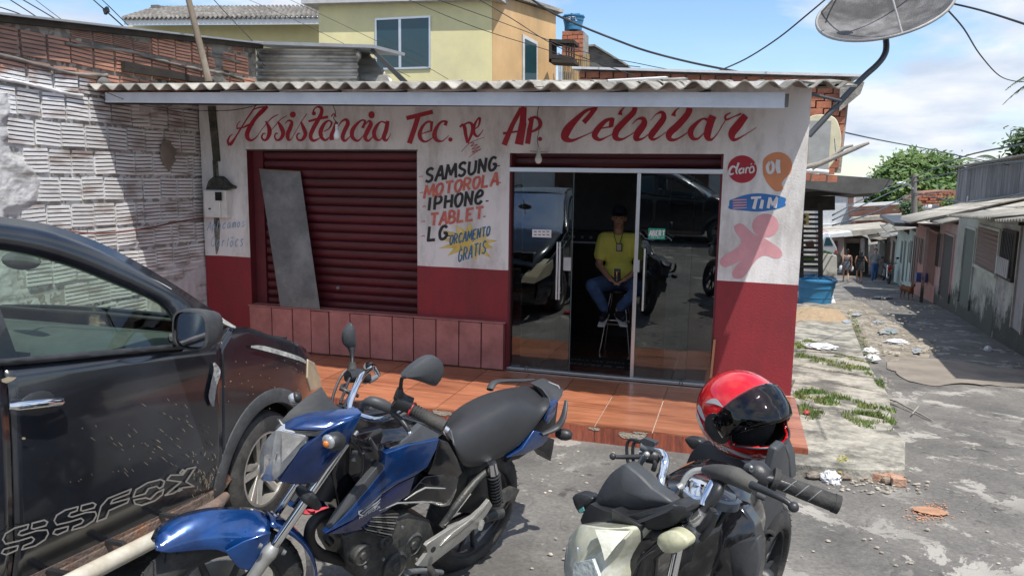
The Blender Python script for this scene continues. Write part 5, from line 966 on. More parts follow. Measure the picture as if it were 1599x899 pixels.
mb = MB(); q0 = WP.at(1494, 268, -.05); mb.prism([WP.at(1494, 330, -.03), WP.at(1494, 264, -.03), WP.at(1494, 264, -.03) + Vector((2.2, .2, 0)), WP.at(1494, 330, -.03) + Vector((2.2, .2, 0))], (0, -.02, 0)); mb.build('side_wall', mat('brown_plank_side', (.11, .085, .075), .9, var=.3, scale=6, stretch=(5, 5, .3)), PH, world=True)
mb = MB(); WP.box(mb, WP.t(1514, 300) - .06, WP.t(1514, 300) + .06, WP.at(1514, 330).z, WP.at(1514, 306).z, .02, .06); mb.build('pale_post', WHITE, PH, world=True)
# lamp post with cables
LP_ = thing('lamp_post', 'concrete utility post with a curved street lamp arm in front of the big tree', 'lamp post', onY(1428, 400, 32))
mb = MB(); mb.tube([onY(1429, 420, 32), onY(1427, 272, 32)], [.16, .12], 8); mb.build('post', mat('post_concrete', (.16, .15, .14), .9), LP_, world=True, smooth=60)
mb = MB(); mb.tube([onY(p[0], p[1], 31.5) for p in ((1427, 296), (1421, 290), (1415, 286), (1409, 286))], .035, 6); mb.build('arm', ALU, LP_, world=True, smooth=60)
mb = MB(); mb.ell(onY(1408, 286, 31.5), .22, .12, .07, 10, 6); mb.build('lamp', WHITE, LP_, world=True, smooth=60)
for y_ in (278, 285): mb = MB(); mb.tube([onY(1420, y_, 32), onY(1435, y_ - 1, 32)], .04, 6); mb.build('cross_arm', DWOOD, LP_, world=True)
for i, (pts, c_) in enumerate([([(1300, 336, 14), (1360, 305, 22), (1427, 278, 32), (1500, 246, 20), (1605, 224, 12)], 'upper'), ([(1300, 344, 14), (1365, 312, 22), (1427, 285, 32), (1520, 262, 20), (1610, 250, 12)], 'second'), ([(1315, 206, 5), (1380, 220, 9), (1460, 235, 14), (1526, 249, 18), (1600, 262, 20)], 'long thin sky-crossing'), ([(1300, 352, 14), (1370, 330, 22), (1427, 302, 32), (1500, 316, 20), (1610, 300, 12)], 'third'), ([(1330, 329, 20), (1380, 322, 26), (1427, 306, 32), (1470, 300, 26)], 'short lowest')]):
    cable('lane_cable', c_ + ' cable strung along the lane past the lamp post', [onY(a, b2, Y) for a, b2, Y in pts], .022 if i != 2 else .012, mat('cable_blue_grey', (.05, .07, .09), .6, bump=0))
# ------------------------------------------------------------------ vegetation
LEAF = mat('leaf_green', (0.055, 0.115, 0.022), .6, var=.35, scale=1.2, col2=(0.11, 0.17, 0.035), bump=0); LEAFD = mat('leaf_dark_green', (0.03, 0.07, 0.02), .6, var=.35, scale=1.2, col2=(0.06, 0.10, 0.03), bump=0); BARK = mat('bark', (.10, .08, .06), .95, bump=.4)
def crown(blobs, n, size, seed_, m, name, parent):
    r = random.Random(seed_); mb = MB(); tot = sum(b_[3] * b_[3] for b_ in blobs)
    for (x, y, z, rad) in blobs:
        cl = []
        for _ in range(int(n * rad * rad / tot / 26)):
            v = Vector((r.gauss(0, 1), r.gauss(0, 1), r.gauss(0, 1))).normalized() * rad * (r.random() ** .25) * (1 + .15 * noise.noise(Vector((x + _, y, z)))); cl.append(Vector((x, y, z)) + Vector((v.x, v.y, v.z * .8)))
        for c in cl:
            for _ in range(26):
                p = c + Vector((r.gauss(0, 1), r.gauss(0, 1), r.gauss(0, .7))) * size * 2.0; a = Vector((r.gauss(0, 1), r.gauss(0, 1), r.gauss(0, 1) * .6)).normalized(); q = a.orthogonal().normalized(); s_ = size * r.uniform(.5, 1.1)
                o = len(mb.v); mb.v += [tuple(p - a * s_), tuple(p + q * s_ * .45), tuple(p + a * s_), tuple(p - q * s_ * .45)]; mb.face((o, o + 1, o + 2, o + 3))
    return mb.build(name, m, parent, world=True)
def tree(name, label, base, blobs, n, size, seed_, m=LEAF, trunk=.3):
    t = thing(name, label, 'tree', base); mb = MB(); mb.tube([base, base.lerp(Vector(blobs[0][:3]), .6), Vector(blobs[0][:3])], [trunk, trunk * .75, trunk * .4], 8)
    for b_ in blobs[1:]: mb.tube([base.lerp(Vector(blobs[0][:3]), .55), Vector(b_[:3])], [trunk * .4, trunk * .12], 6)
    mb.build('trunk', BARK, t, world=True, smooth=60); crown(blobs, n, size, seed_, m, 'crown', t); return t
def bl(px, py, Y, rpx): p = onY(px, py, Y); return (p.x, p.y, p.z, rpx / FPX * (p - CAM).dot(FW))
Y_ = 62
tree('spreading_tree', 'big round-crowned green tree beyond the houses at the end of the lane', onY(1420, 360, Y_), [bl(1425, 272, Y_, 26), bl(1400, 284, Y_, 22), bl(1448, 268, Y_ + 1, 24), bl(1418, 262, Y_ + 2, 18), bl(1385, 300, Y_, 18), bl(1455, 290, Y_, 24), bl(1430, 300, Y_ - 2, 26), bl(1405, 312, Y_, 24), bl(1470, 262, Y_, 13), bl(1466, 300, Y_, 18)], 26000, .30, 3)
tree('edge_tree', 'dark leafy tree cut by the right edge above the plank house', onY(1612, 300, 24), [bl(1618, 232, 24, 16), bl(1606, 222, 24, 9), bl(1626, 215, 24, 14)], 5000, .13, 4, LEAFD, .15)
tree('roadside_bush', 'small bush growing against the ruined brick house', onY(1420, 340, 35), [bl(1421, 322, 35, 7), bl(1423, 332, 35, 6)], 1500, .10, 6, LEAFD, .05)
tree('wall_creeper', 'bright green plant on the ruined brick wall below the plank house', onY(1486, 330, 34), [bl(1487, 318, 34, 7)], 900, .09, 7, LEAF, .04)
def palm(name, label, c, fr, R_, seed_, base=None):
    t = thing(name, label, 'palm', base or c - Vector((0, 0, 3))); r = random.Random(seed_)
    mb = MB(); mb.tube([base or c - Vector((0, 0, 3)), c], [R_ * .06, R_ * .045], 7); mb.build('trunk', BARK, t, world=True, smooth=60)
    for (ang_, el, ln) in fr:
        mb = MB(); d = Vector((math.cos(ang_), math.sin(ang_), 0)); P = []
        for k in range(11): s_ = k / 10; P.append(c + d * ln * s_ * math.cos(el * .6) + Vector((0, 0, ln * (s_ * math.sin(el) - .65 * s_ * s_))))
        mb.tube(P, [.02 * R_ * (1.2 - k / 10) for k in range(11)], 4)
        sd_ = d.cross(Vector((0, 0, 1)))
        for k in range(3, 34):
            f = k / 34 * 10; i = int(f); p = P[i].lerp(P[min(i + 1, 10)], f - i); L_ = ln * .26 * math.sin(math.pi * (k / 34) ** .7) + .03
            for sg in (-1, 1):
                e_ = p + sd_ * sg * L_ * .8 + d * L_ * .35 + Vector((0, 0, -L_ * r.uniform(.25, .6))); w_ = d * ln * .012; mb.v += [tuple(p - w_), tuple(p + w_), tuple(e_)]; o = len(mb.v) - 3; mb.face((o, o + 1, o + 2))
        mb.build('frond', LEAFD, t, world=True)
    return t
palm('palm_tree', 'palm whose drooping fronds enter at the right edge below the dish cable', onY(1658, 112, 9), [(math.pi + .2, .3, .95), (math.pi - .3, .0, .85)], 1.0, 2, onY(1640, 420, 9))
palm('far_palm', 'pair of small palm fronds showing over the plank house roof', onY(1560, 252, 30), [(a, .9, 1.1) for a in (0.2, 1.3, 2.6, 3.3, 4.4, 5.5)], 1.3, 3, onY(1560, 320, 30))
palm('young_palm', 'single thin palm shoot left of the far palm above the plank house', onY(1534, 256, 30), [(3.3, .8, .8), (2.2, 1.0, .5)], .8, 5, onY(1534, 320, 30))
# ------------------------------------------------------------------ kiosk, tank, planter
KY = 12.5
KI = thing('wooden_kiosk', 'dark timber kiosk with slatted rack and flat grey tarpaulin roof right of the shop', 'kiosk', onY(1262, 440, KY))
mb = MB(); q = [onY(1245, 290, KY - 2), onY(1395, 296, KY - 1), onY(1396, 284, KY - .2), onY(1245, 268, KY + 1)]; P = [onY(1240, 269, KY - 1.0), onY(1393, 280, KY - 1.0), onY(1397, 285, KY - 1.0), onY(1370, 301, KY - 1.0), onY(1335, 303, KY - 1.0), onY(1240, 292, KY - 1.0)]
mb.prism(P, (.2, 2.5, -.12)); mb.build('tarpaulin_roof', mat('dirty_tarpaulin', (0.085, 0.085, 0.08), .7, var=.4, scale=3, bump=.3), KI, world=True)
block('fascia_board', KI, [(1240, 300), (1340, 297), (1340, 303), (1240, 308)], KY - .3, .05, DWOOD); block('back_board', KI, [(1240, 306), (1304, 306), (1304, 328), (1240, 330)], KY + .5, .06, DWOOD)
for x in (1248, 1278): block('post', KI, [(x, 436), (x, 318), (x + 7, 318), (x + 7, 436)], KY, .12, DWOOD)
for i in range(13): y_ = 326 + i * 7.4; block('rack_slat', KI, [(1240, y_), (1240, y_ + 3.2), (1279, y_ + 3.6), (1279, y_ + .6)], KY - .1 + .06 * (i % 3), .25, DWOOD)
SG = block('sign_board', KI, [(1244, 332), (1263, 333), (1263, 352), (1244, 351)], KY - .3, .03, mat('ochre_sign', (.36, .27, .09), .7, var=.2))
for py in (338, 347): p = onY(1254, py, KY - .32); mb = MB(); mb.ell(p, .07, .01, .05, 14, 6); mb.build('painted_fish', BINK, KI, world=True, smooth=60)
block('green_crate', KI, [(1252, 400), (1272, 401), (1272, 408), (1252, 407)], KY + .4, .3, mat('green_crate', (.2, .42, .06), .5)); block('orange_bag', KI, [(1258, 378), (1270, 376), (1272, 386), (1260, 387)], KY + .4, .3, mat('orange_bag', (.45, .14, .06), .6))
tank = water_tank('blue_water_tank', 'large blue plastic water tank with ribbed lid on the ground behind the shop corner', onG(1272, 474, .0), .46, .62)
tag(mb_ := (lambda m: (m.prism([onG(1298, 475), onG(1306, 475), onG(1303, 460, .22) , onG(1300, 462, .18)], (0, .1, 0)), m.build('white_rag', WHITE))[1])(MB()), 'small white rag on the ground beside the blue tank', 'rag')
block_ = None
PT = thing('concrete_planter', 'pale green concrete planter box between kiosk and lane', 'planter', onY(1295, 435, 17))
block('box', PT, [(1282, 440), (1282, 395), (1307, 400), (1307, 438)], 17, .6, CRM); block('soil', PT, [(1284, 396), (1286, 391), (1300, 395), (1298, 399)], 17.2, .4, LEAFD)
# a lighter car far behind the planter
FCx = onY(1294, 408, 24); FC = thing('parked_silver_car', 'pale silver hatchback partly hidden behind the planter', 'car', FCx)
mb = MB(); side = [(1284, 405), (1284, 374), (1290, 368), (1296, 368), (1303, 380), (1307, 388), (1308, 400), (1306, 408)]; mb.prism([onY(*p, 24) for p in side], (.1, 1.5, 0)); mb.build('body', mat('silver_paint', (.45, .47, .5), .3, metal=.4, coat=.5), FC, world=True, bevel=.04)
block('windscreen', FC, [(1287, 383), (1290, 371), (1295, 371), (1301, 383)], 23.98, .05, TEAL); mb = MB(); p = onY(1304, 405, 24); mb.lathe([(.2, -.1), (.26, -.1), (.26, .1), (.2, .1)], p, (0, 1, 0), 16); mb.build('wheel', RUBBER, FC, world=True); block('tail_lamp', FC, [(1304, 391), (1307, 391), (1307, 397), (1304, 397)], 23.97, .05, mat('lamp_red', (.4, .02, .02), .3))
# ================================================================== PEOPLE AND DOG
SKIN_D = mat('skin_brown', (0.50, 0.28, 0.19), .55, var=.1, bump=0, obj=True); SKIN_L = mat('skin_tan', (0.40, 0.22, 0.14), .55, var=.1, bump=0, obj=True); HAIR = mat('black_hair', (.012, .010, .010), .5, bump=.3, obj=True)
def remesh(o, v):
    m = o.modifiers.new('remesh', 'REMESH'); m.mode = 'VOXEL'; m.voxel_size = v; m.use_smooth_shade = True
    s_ = o.modifiers.new('smooth', 'SMOOTH'); s_.factor = .5; s_.iterations = 3; return o
def hand(mb, w, d, s, side):
    # palm and five bent fingers; w wrist, d pointing direction
    d = Vector(d).normalized(); up = Vector((0, 0, 1)) if abs(d.z) < .8 else Vector((0, 1, 0)); lat = d.cross(up).normalized(); nr = lat.cross(d)
    w = Vector(w); mb.ell(w + d * .045 * s, .040 * s, .016 * s, .05 * s, 10, 6, (lat, nr, d))
    for i, L_ in enumerate((.055, .068, .072, .064)):
        b_ = w + d * .082 * s + lat * (i - 1.5) * .020 * s * side; mb.tube([b_, b_ + d * L_ * .5 * s, b_ + d * L_ * .8 * s - nr * .02 * s], [.0095 * s, .0085 * s, .007 * s], 6)
    b_ = w + d * .03 * s + lat * .034 * s * -side; mb.tube([b_, b_ + (d + lat * -side).normalized() * .035 * s, b_ + (d * 1.6 + lat * -side).normalized() * .065 * s], [.012 * s, .010 * s, .008 * s], 6)
def head(mb, c, s, f):
    f = Vector(f).normalized(); l = f.cross(Vector((0, 0, 1))).normalized(); u = l.cross(f)
    mb.ell(c + u * .03 * s, .078 * s, .095 * s, .10 * s, 14, 10, (l, f, u)); mb.ell(c - u * .045 * s + f * .018 * s, .058 * s, .068 * s, .068 * s, 12, 8, (l, f, u))
    mb.tube([c + f * .085 * s + u * .02 * s, c + f * .112 * s - u * .018 * s], [.009 * s, .016 * s], 6); mb.ell(c + f * .086 * s - u * .052 * s, .024 * s, .012 * s, .010 * s, 8, 5, (l, f, u))
    for sg in (-1, 1): mb.ell(c + l * sg * .079 * s - u * .002 * s, .010 * s, .022 * s, .032 * s, 8, 6, (l, f, u)); mb.ell(c + f * .082 * s + l * sg * .032 * s + u * .028 * s, .02 * s, .01 * s, .007 * s, 8, 5, (l, f, u))
def face_bits(c, s, f, parent, **k):
    f = Vector(f).normalized(); l = f.cross(Vector((0, 0, 1))).normalized(); u = l.cross(f)
    for sg in (-1, 1): mb = MB(); mb.ell(c + f * .090 * s + l * sg * .031 * s + u * .010 * s, .012 * s, .006 * s, .006 * s, 8, 5, (l, f, u)); mb.build('eye', BLACKP, parent, world=True, smooth=60)
    mb = MB(); mb.ell(c + f * .096 * s - u * .052 * s, .022 * s, .005 * s, .005 * s, 8, 5, (l, f, u)); mb.build('lips', mat('lips', (.22, .07, .06), .5, bump=0), parent, world=True, smooth=60)
def seg(mb, a, b_, ra, rb, n=10, mid=None):
    P = [Vector(a), Vector(a).lerp(Vector(b_), .35), Vector(b_)]; mb.tube(P, [ra, mid or (ra * .6 + rb * .4) * 1.04, rb], n); mb.ell(a, ra, ra, ra, n, 6); mb.ell(b_, rb, rb, rb, n, 6)
def pY(px, py, Y): return onY(px, py, Y)
# seated man
f_ = Vector((.12, -1, -.05)).normalized()
hc = pY(967, 341, 1.2); nk = pY(966, 356, 1.23); ch = pY(966, 392, 1.25); pv = pY(967, 432, 1.28); sl, sr = pY(943, 373, 1.24), pY(993, 375, 1.24); el, er = pY(935, 413, 1.14), pY(1002, 416, 1.12); hl, hr = pY(954, 437, .93), pY(975, 437, .93)
pl, pr_ = pY(956, 440, 1.26), pY(979, 440, 1.26); kl, kr = pY(925, 446, .84), pY(1000, 449, .84); al, ar = pY(945, 484, 1.0), pY(966, 483, 1.0)
MN = thing('person', 'man in yellow T-shirt and dark cap sitting on a stool behind the glass door', 'person', Vector((pv.x, pv.y, pv.z - .10)))
mb = MB(); head(mb, hc, 1.0, f_); seg(mb, nk + Vector((0, 0, .05)), nk + Vector((0, 0, -.05)), .055, .062)
mb.ell(ch, .165, .105, .2, 16, 10); mb.ell(pv, .165, .12, .13, 16, 10); seg(mb, sl, sr, .07, .07)
for a, b_, c_ in ((sl, el, hl), (sr, er, hr)): seg(mb, a, b_, .052, .042); seg(mb, b_, c_, .040, .027)
hand(mb, hl, (pY(963, 441, .9) - hl), .95, 1); hand(mb, hr, (pY(964, 441, .9) - hr), .95, -1)
for a, b_, c_ in ((pl, kl, al), (pr_, kr, ar)): seg(mb, a, b_, .085, .058); seg(mb, b_, c_, .055, .038)
remesh(mb.build('body', SKIN_D, MN, world=True), .011); face_bits(hc, 1.0, f_, MN)
SHY = mat('yellow_tshirt', (0.86, 0.82, 0.16), .85, var=.12, scale=6, bump=.25, bscale=20)
mb = MB(); mb.ell(ch + Vector((0, 0, .01)), .19, .13, .215, 18, 12); mb.ell(pv + Vector((0, -.02, .07)), .19, .145, .14, 16, 10); seg(mb, sl + Vector((.01, 0, 0)), sr - Vector((.01, 0, 0)), .085, .085); 
for a, b_ in ((sl, el), (sr, er)): seg(mb, a, a.lerp(b_, .62), .078, .080)
remesh(mb.build('tshirt', SHY, MN, world=True), .012)
JE = mat('blue_jeans', (0.06, 0.12, 0.26), .9, var=.25, scale=10, bump=.3, bscale=60)
mb = MB(); mb.ell(pv + Vector((0, 0, -.04)), .18, .14, .12, 16, 10)
for a, b_, c_ in ((pl, kl, al), (pr_, kr, ar)): seg(mb, a, b_, .105, .082); seg(mb, b_, b_.lerp(c_, .88), .078, .06)
remesh(mb.build('jeans', JE, MN, world=True), .012)
for a, b_, sd in ((al, pY(940, 493, .86), 0), (ar, pY(973, 496, .86), 1)):
    mb = MB(); b_ = Vector((b_.x, b_.y, a.z - .07)); mb.ell(a + Vector((0, 0, -.05)), .042, .055, .05, 12, 8); seg(mb, a + Vector((0, 0, -.065)), b_, .042, .036); remesh(mb.build('shoe', mat('dark_trainer', (.02, .022, .03), .6, bump=.1), MN, world=True), .01)
    mb = MB(); mb.obox((a + b_) / 2 + Vector((0, 0, -.072)), (.042, 0, 0), (b_ - a) * .68, (0, 0, .009)); mb.build('shoe_sole', WHITE, MN, world=True, bevel=.006)
mb = MB(); l_ = f_.cross(Vector((0, 0, 1))).normalized(); u_ = l_.cross(f_); mb.ell(hc + u_ * .062, .088, .105, .085, 16, 10, (l_, f_, u_)); mb.ell(hc + u_ * .048 + f_ * .13, .07, .06, .010, 14, 6, (l_, f_, u_)); remesh(mb.build('cap', mat('navy_cap', (.012, .014, .03), .8, bump=.2), MN, world=True), .009)
for a, b_ in (((957, 357), (964, 384)), ((975, 357), (967, 384))): mb = MB(); mb.tube([pY(a[0], a[1], 1.16), pY((a[0] + b_[0]) / 2 - .5, (a[1] + b_[1]) / 2, 1.125), pY(b_[0], b_[1], 1.10)], .0035, 5); mb.build('lanyard', BLACKP, MN, world=True)
p = pY(967, 386, 1.095); mb = MB(); mb.box(p.x - .034, p.x + .034, p.y - .008, p.y, p.z - .045, p.z + .045); bd = mb.build('badge', BLACKP, MN, world=True, bevel=.008); mb = MB(); mb.box(p.x - .024, p.x + .024, p.y - .0105, p.y - .0085, p.z - .034, p.z + .034); mb.build('badge_crest', mat('badge_gold', (.55, .5, .35), .4, bump=0), bd, world=True)
p = pY(964, 431, .88); mb = MB(); mb.obox(p, (.035, 0, 0), (0, .006, .02), (0, -.02, .065)); ph = mb.build('mobile_phone', BLACKP, bevel=.004); tag(ph, 'dark mobile phone held upright by the seated man', 'phone'); mb = MB(); mb.tube([p + Vector((0, -.02, -.05)), p + Vector((0, -.045, .055))], .004, 6); mb.build('phone_edge', CHROME, ph)
ST = thing('bar_stool', 'tall black bar stool with thin metal legs under the seated man', 'stool', Vector((pv.x, pv.y, .165)))
zs = pv.z - .13; mb = MB(); mb.lathe([(.17, zs - .05), (.18, zs - .03), (.18, zs - .01), (.16, zs)], (pv.x, pv.y, 0), n=24); mb.build('seat', BLACKP, ST, world=True, smooth=40, bevel=.005)
ft = []
for i in range(4):
    a = math.pi / 4 + i * math.pi / 2; top_ = Vector((pv.x + .11 * math.cos(a), pv.y + .11 * math.sin(a), zs - .05)); bt = Vector((pv.x + .24 * math.cos(a), pv.y + .24 * math.sin(a), .165)); mb = MB(); mb.tube([top_, bt], .011, 8); mb.build('leg', CHROME, ST, world=True, smooth=60); ft.append(top_.lerp(bt, .52))
mb = MB(); mb.tube(ft, .009, 8, closed=True); mb.build('footrest', CHROME, ST, world=True, smooth=60)
# three walkers on the lane
def walker(label, px, foot, toppy, facing, top, low, hair, sk, pose=0, dress=False):
    g = onG(px, foot); Yd = g.y; tz = onY(px, toppy, Yd).z; Hh = tz - g.z; s = Hh / 1.70; F = Vector((0, facing, 0))
    t = thing('person', label, 'person', g)
    B = lambda x, y, z: g + Vector((x * s, y * s * facing, z * s))
    mb = MB(); head(mb, B(0, .0, 1.58), s, F); seg(mb, B(0, 0, 1.5), B(0, 0, 1.42), .05 * s, .055 * s); mb.ell(B(0, 0, 1.22), .15 * s, .10 * s, .21 * s, 14, 9); mb.ell(B(0, 0, .95), .16 * s, .12 * s, .14 * s, 14, 9); seg(mb, B(-.15, 0, 1.37), B(.15, 0, 1.37), .06 * s, .06 * s)
    st_ = .16
    lg = [((-.085, 0, .90), (-.09, st_, .50), (-.09, st_ * .9, .10)), ((.085, 0, .90), (.09, -.02, .50), (.09, -st_ * 1.4, .14))]
    for a, b_, c_ in lg: seg(mb, B(*a), B(*b_), .088 * s, .058 * s); seg(mb, B(*b_), B(*c_), .056 * s, .036 * s); mb.ell(B(c_[0], c_[1] + .06, c_[2] - .06), .04 * s, .11 * s, .035 * s, 10, 6)
    arms = {0: [((-.19, 0, 1.36), (-.24, -.06, 1.1), (-.25, .04, .86)), ((.19, 0, 1.36), (.24, .02, 1.1), (.24, -.05, .86))], 1: [((-.19, 0, 1.36), (-.25, -.02, 1.12), (-.2, .1, .92)), ((.19, 0, 1.36), (.30, .0, 1.16), (.40, .12, 1.06))]}[pose]
    for i, (a, b_, c_) in enumerate(arms): seg(mb, B(*a), B(*b_), .048 * s, .038 * s); seg(mb, B(*b_), B(*c_), .037 * s, .026 * s); hand(mb, B(*c_), B(*c_) - B(*b_), s, 1 if i else -1)
    remesh(mb.build('body', sk, t, world=True), .018)
    mb = MB(); mb.ell(B(0, 0, 1.2), .175 * s, .125 * s, .20 * s, 14, 9); mb.ell(B(0, 0, 1.0), .175 * s, .14 * s, .15 * s, 14, 9)
    if not dress:
        seg(mb, B(-.14, 0, 1.36), B(.14, 0, 1.36), .075 * s, .075 * s)
        for a, b_, c_ in (arms if pose == 0 else []): seg(mb, B(*a), B(*a).lerp(B(*b_), .6), .065 * s, .065 * s)
    remesh(mb.build('top', top, t, world=True), .02)
    mb = MB()
    if low[1] == 'trousers':
        mb.ell(B(0, 0, .93), .18 * s, .14 * s, .14 * s, 14, 9)
        for a, b_, c_ in lg: seg(mb, B(*a), B(*b_), .105 * s, .08 * s); seg(mb, B(*b_), B(*c_), .075 * s, .062 * s)
        remesh(mb.build('trousers', low[0], t, world=True), .02)
    else:
        mb.lathe([(.17 * s, .98 * s), (.20 * s, .85 * s), (.205 * s, .66 * s), (.19 * s, .655 * s)], g, n=18, sq=.8); mb.build('skirt', low[0], t, world=True, smooth=50, thick=.01)
    mb = MB(); mb.ell(B(0, -.02, 1.635), .092 * s, .105 * s, .09 * s, 12, 8)
    if hair == 'bun': mb.ell(B(0, -.09, 1.70), .06 * s, .06 * s, .06 * s, 10, 6); mb.ell(B(0, -.05, 1.56), .08 * s, .07 * s, .1 * s, 10, 6)
    elif hair == 'long': seg(mb, B(0, -.07, 1.60), B(0, -.10, 1.36), .085 * s, .06 * s)
    remesh(mb.build('hair', HAIR, t, world=True), .016)
    for a, b_, c_ in lg: mb = MB(); mb.ell(B(c_[0], c_[1] + .06, c_[2] - .085), .045 * s, .12 * s, .02 * s, 10, 6); mb.build('sandal' if low[1] != 'trousers' else 'shoe', BLACKP, t, world=True, smooth=60)
    return t, B
w1, B1 = walker('woman in a strapless grey dress walking away, leftmost of the three walkers', 1320, 440, 390, 1, mat('grey_dress', (.09, .09, .11), .8, var=.3, scale=12), (mat('grey_dress', (.09, .09, .11)), 'skirt'), 'bun', SKIN_L, 0, True)
w2, B2 = walker('woman in black top and short black skirt walking away, middle one of three', 1341, 441, 391, 1, mat('black_cloth', (.012, .012, .014), .85), (mat('black_cloth', (.012, .012, .014)), 'skirt'), 'long', SKIN_L, 1, False)
w3, B3 = walker('man in grey printed T-shirt and blue jeans walking towards the camera near the doors', 1364, 440, 388, -1, mat('grey_tshirt', (.24, .25, .25), .85, var=.4, scale=9), (mat('blue_jeans', (0.035, 0.075, 0.17)), 'trousers'), 'short', SKIN_L, 0, False)
for B, x in ((B1, -.27), (B1, .27)):
    mb = MB(); mb.ell(B(x, .03, .72), .07, .06, .13, 10, 8); tag(mb.build('shopping_bag', WHITE, smooth=60), 'white plastic bag in the %s hand of the woman in the grey dress' % ('left' if x < 0 else 'right'), 'bag')
# dog
dg = onG(1419, 468); DS_ = 23.5 / FPX * (dg - CAM).dot(FW) / .62; FUR = mat('reddish_fur', (0.20, 0.075, 0.03), .9, var=.3, scale=12, bump=.6, bscale=60)
DO = thing('dog', 'reddish brown dog standing in the shade of the lane facing the camera', 'dog', dg); D_ = lambda x, y, z: dg + Vector((x, y, z)) * DS_
mb = MB(); mb.tube([D_(.02, -.12, .44), D_(.0, .05, .43), D_(-.10, .30, .44), D_(-.16, .48, .46)], [.10 * DS_, .125 * DS_, .10 * DS_, .09 * DS_], 14); mb.ell(D_(.02, -.12, .43), .11 * DS_, .12 * DS_, .15 * DS_, 12, 8); mb.ell(D_(-.16, .46, .45), .10 * DS_, .12 * DS_, .12 * DS_, 12, 8)
seg(mb, D_(.03, -.18, .50), D_(.05, -.28, .60), .075 * DS_, .06 * DS_); mb.ell(D_(.05, -.32, .64), .068 * DS_, .085 * DS_, .065 * DS_, 12, 8); seg(mb, D_(.05, -.38, .62), D_(.05, -.47, .60), .038 * DS_, .026 * DS_)
for x in (-.05, .09): seg(mb, D_(x, -.16, .40), D_(x, -.15, .20), .045 * DS_, .026 * DS_); seg(mb, D_(x, -.15, .20), D_(x, -.17, .03), .024 * DS_, .02 * DS_); mb.ell(D_(x, -.20, .02), .026 * DS_, .045 * DS_, .02 * DS_, 8, 5)
for x in (-.22, -.09): seg(mb, D_(x, .46, .42), D_(x, .38, .26), .065 * DS_, .036 * DS_); seg(mb, D_(x, .38, .26), D_(x, .50, .15), .032 * DS_, .022 * DS_); seg(mb, D_(x, .50, .15), D_(x, .46, .03), .02 * DS_, .018 * DS_); mb.ell(D_(x, .43, .02), .026 * DS_, .045 * DS_, .02 * DS_, 8, 5)
mb.tube([D_(-.18, .56, .50), D_(-.22, .68, .58), D_(-.20, .74, .68)], [.03 * DS_, .022 * DS_, .010 * DS_], 6); remesh(mb.build('body', FUR, DO, world=True), .012)
for sg in (-1, 1): mb = MB(); mb.prism([D_(.05 + sg * .03, -.30, .69), D_(.05 + sg * .075, -.30, .68), D_(.05 + sg * .09, -.33, .60)], (0, .02, 0)); mb.build('ear', FUR, DO, world=True)
mb = MB(); mb.ell(D_(.05, -.475, .61), .014, .012, .012, 8, 6); mb.build('nose', BLACKP, DO, world=True, smooth=60)
# the motorcycle parked far down the lane
mg = onG(1387, 443); FM = thing('far_motorcycle', 'small red and white motorcycle parked against the mint house down the lane', 'motorcycle', mg)
Fm = lambda x, y, z: mg + Vector((x * .9, y, z * .86)); RP = mat('red_gloss', (.35, .03, .02), .3, bump=0)
for y in (0, 1.2): mb = MB(); mb.tube([Fm(0, y + .27 * math.cos(a), .3 + .27 * math.sin(a)) for a in [i * math.tau / 20 for i in range(20)]], .045, 7, closed=True); wl = mb.build('wheel', RUBBER, FM, world=True, smooth=60); mb = MB(); mb.lathe([(.05, -.05), (.06, .05)], Fm(0, y, .3), (1, 0, 0), 10); mb.build('hub', ALU, wl, world=True)
mb = MB(); mb.tube([Fm(0, .05, .62), Fm(0, .3, .78), Fm(0, .6, .80), Fm(0, 1.1, .80), Fm(0, 1.4, .86)], [.07, .12, .14, .12, .05], 10, flat=.7); mb.build('tank_and_seat', BLACKP, FM, world=True, smooth=60)
mb = MB(); mb.ell(Fm(0, -.03, .80), .10, .08, .11, 12, 8); mb.build('headlight', RP, FM, world=True, smooth=60); mb = MB(); mb.tube([Fm(0, -.16, .62), Fm(0, .0, .66), Fm(0, .18, .60)], .055, 8, flat=.4); mb.build('front_mudguard', RP, FM, world=True, smooth=60)
for sg in (-1, 1): mb = MB(); mb.tube([Fm(sg * .08, 0, .3), Fm(sg * .07, .12, .9)], .022, 7); mb.build('fork', CHROME, FM, world=True, smooth=60)
mb = MB(); mb.tube([Fm(-.35, .2, 1.0), Fm(-.1, .12, .98), Fm(.1, .12, .98), Fm(.35, .2, 1.0)], .016, 7); mb.build('handlebar', BLACKP, FM, world=True, smooth=60)
for sg in (-1, 1): mb = MB(); mb.tube([Fm(sg * .24, .14, 1.0), Fm(sg * .3, .1, 1.2)], .008, 6); mb.ell(Fm(sg * .32, .1, 1.26), .07, .02, .045, 10, 6); mb.build('mirror', BLACKP, FM, world=True, smooth=60)
mb = MB(); mb.box(mg.x - .12, mg.x + .12, mg.y + .35, mg.y + .8, mg.z + .25, mg.z + .55); mb.build('engine', DCONC, FM, world=True, bevel=.04)
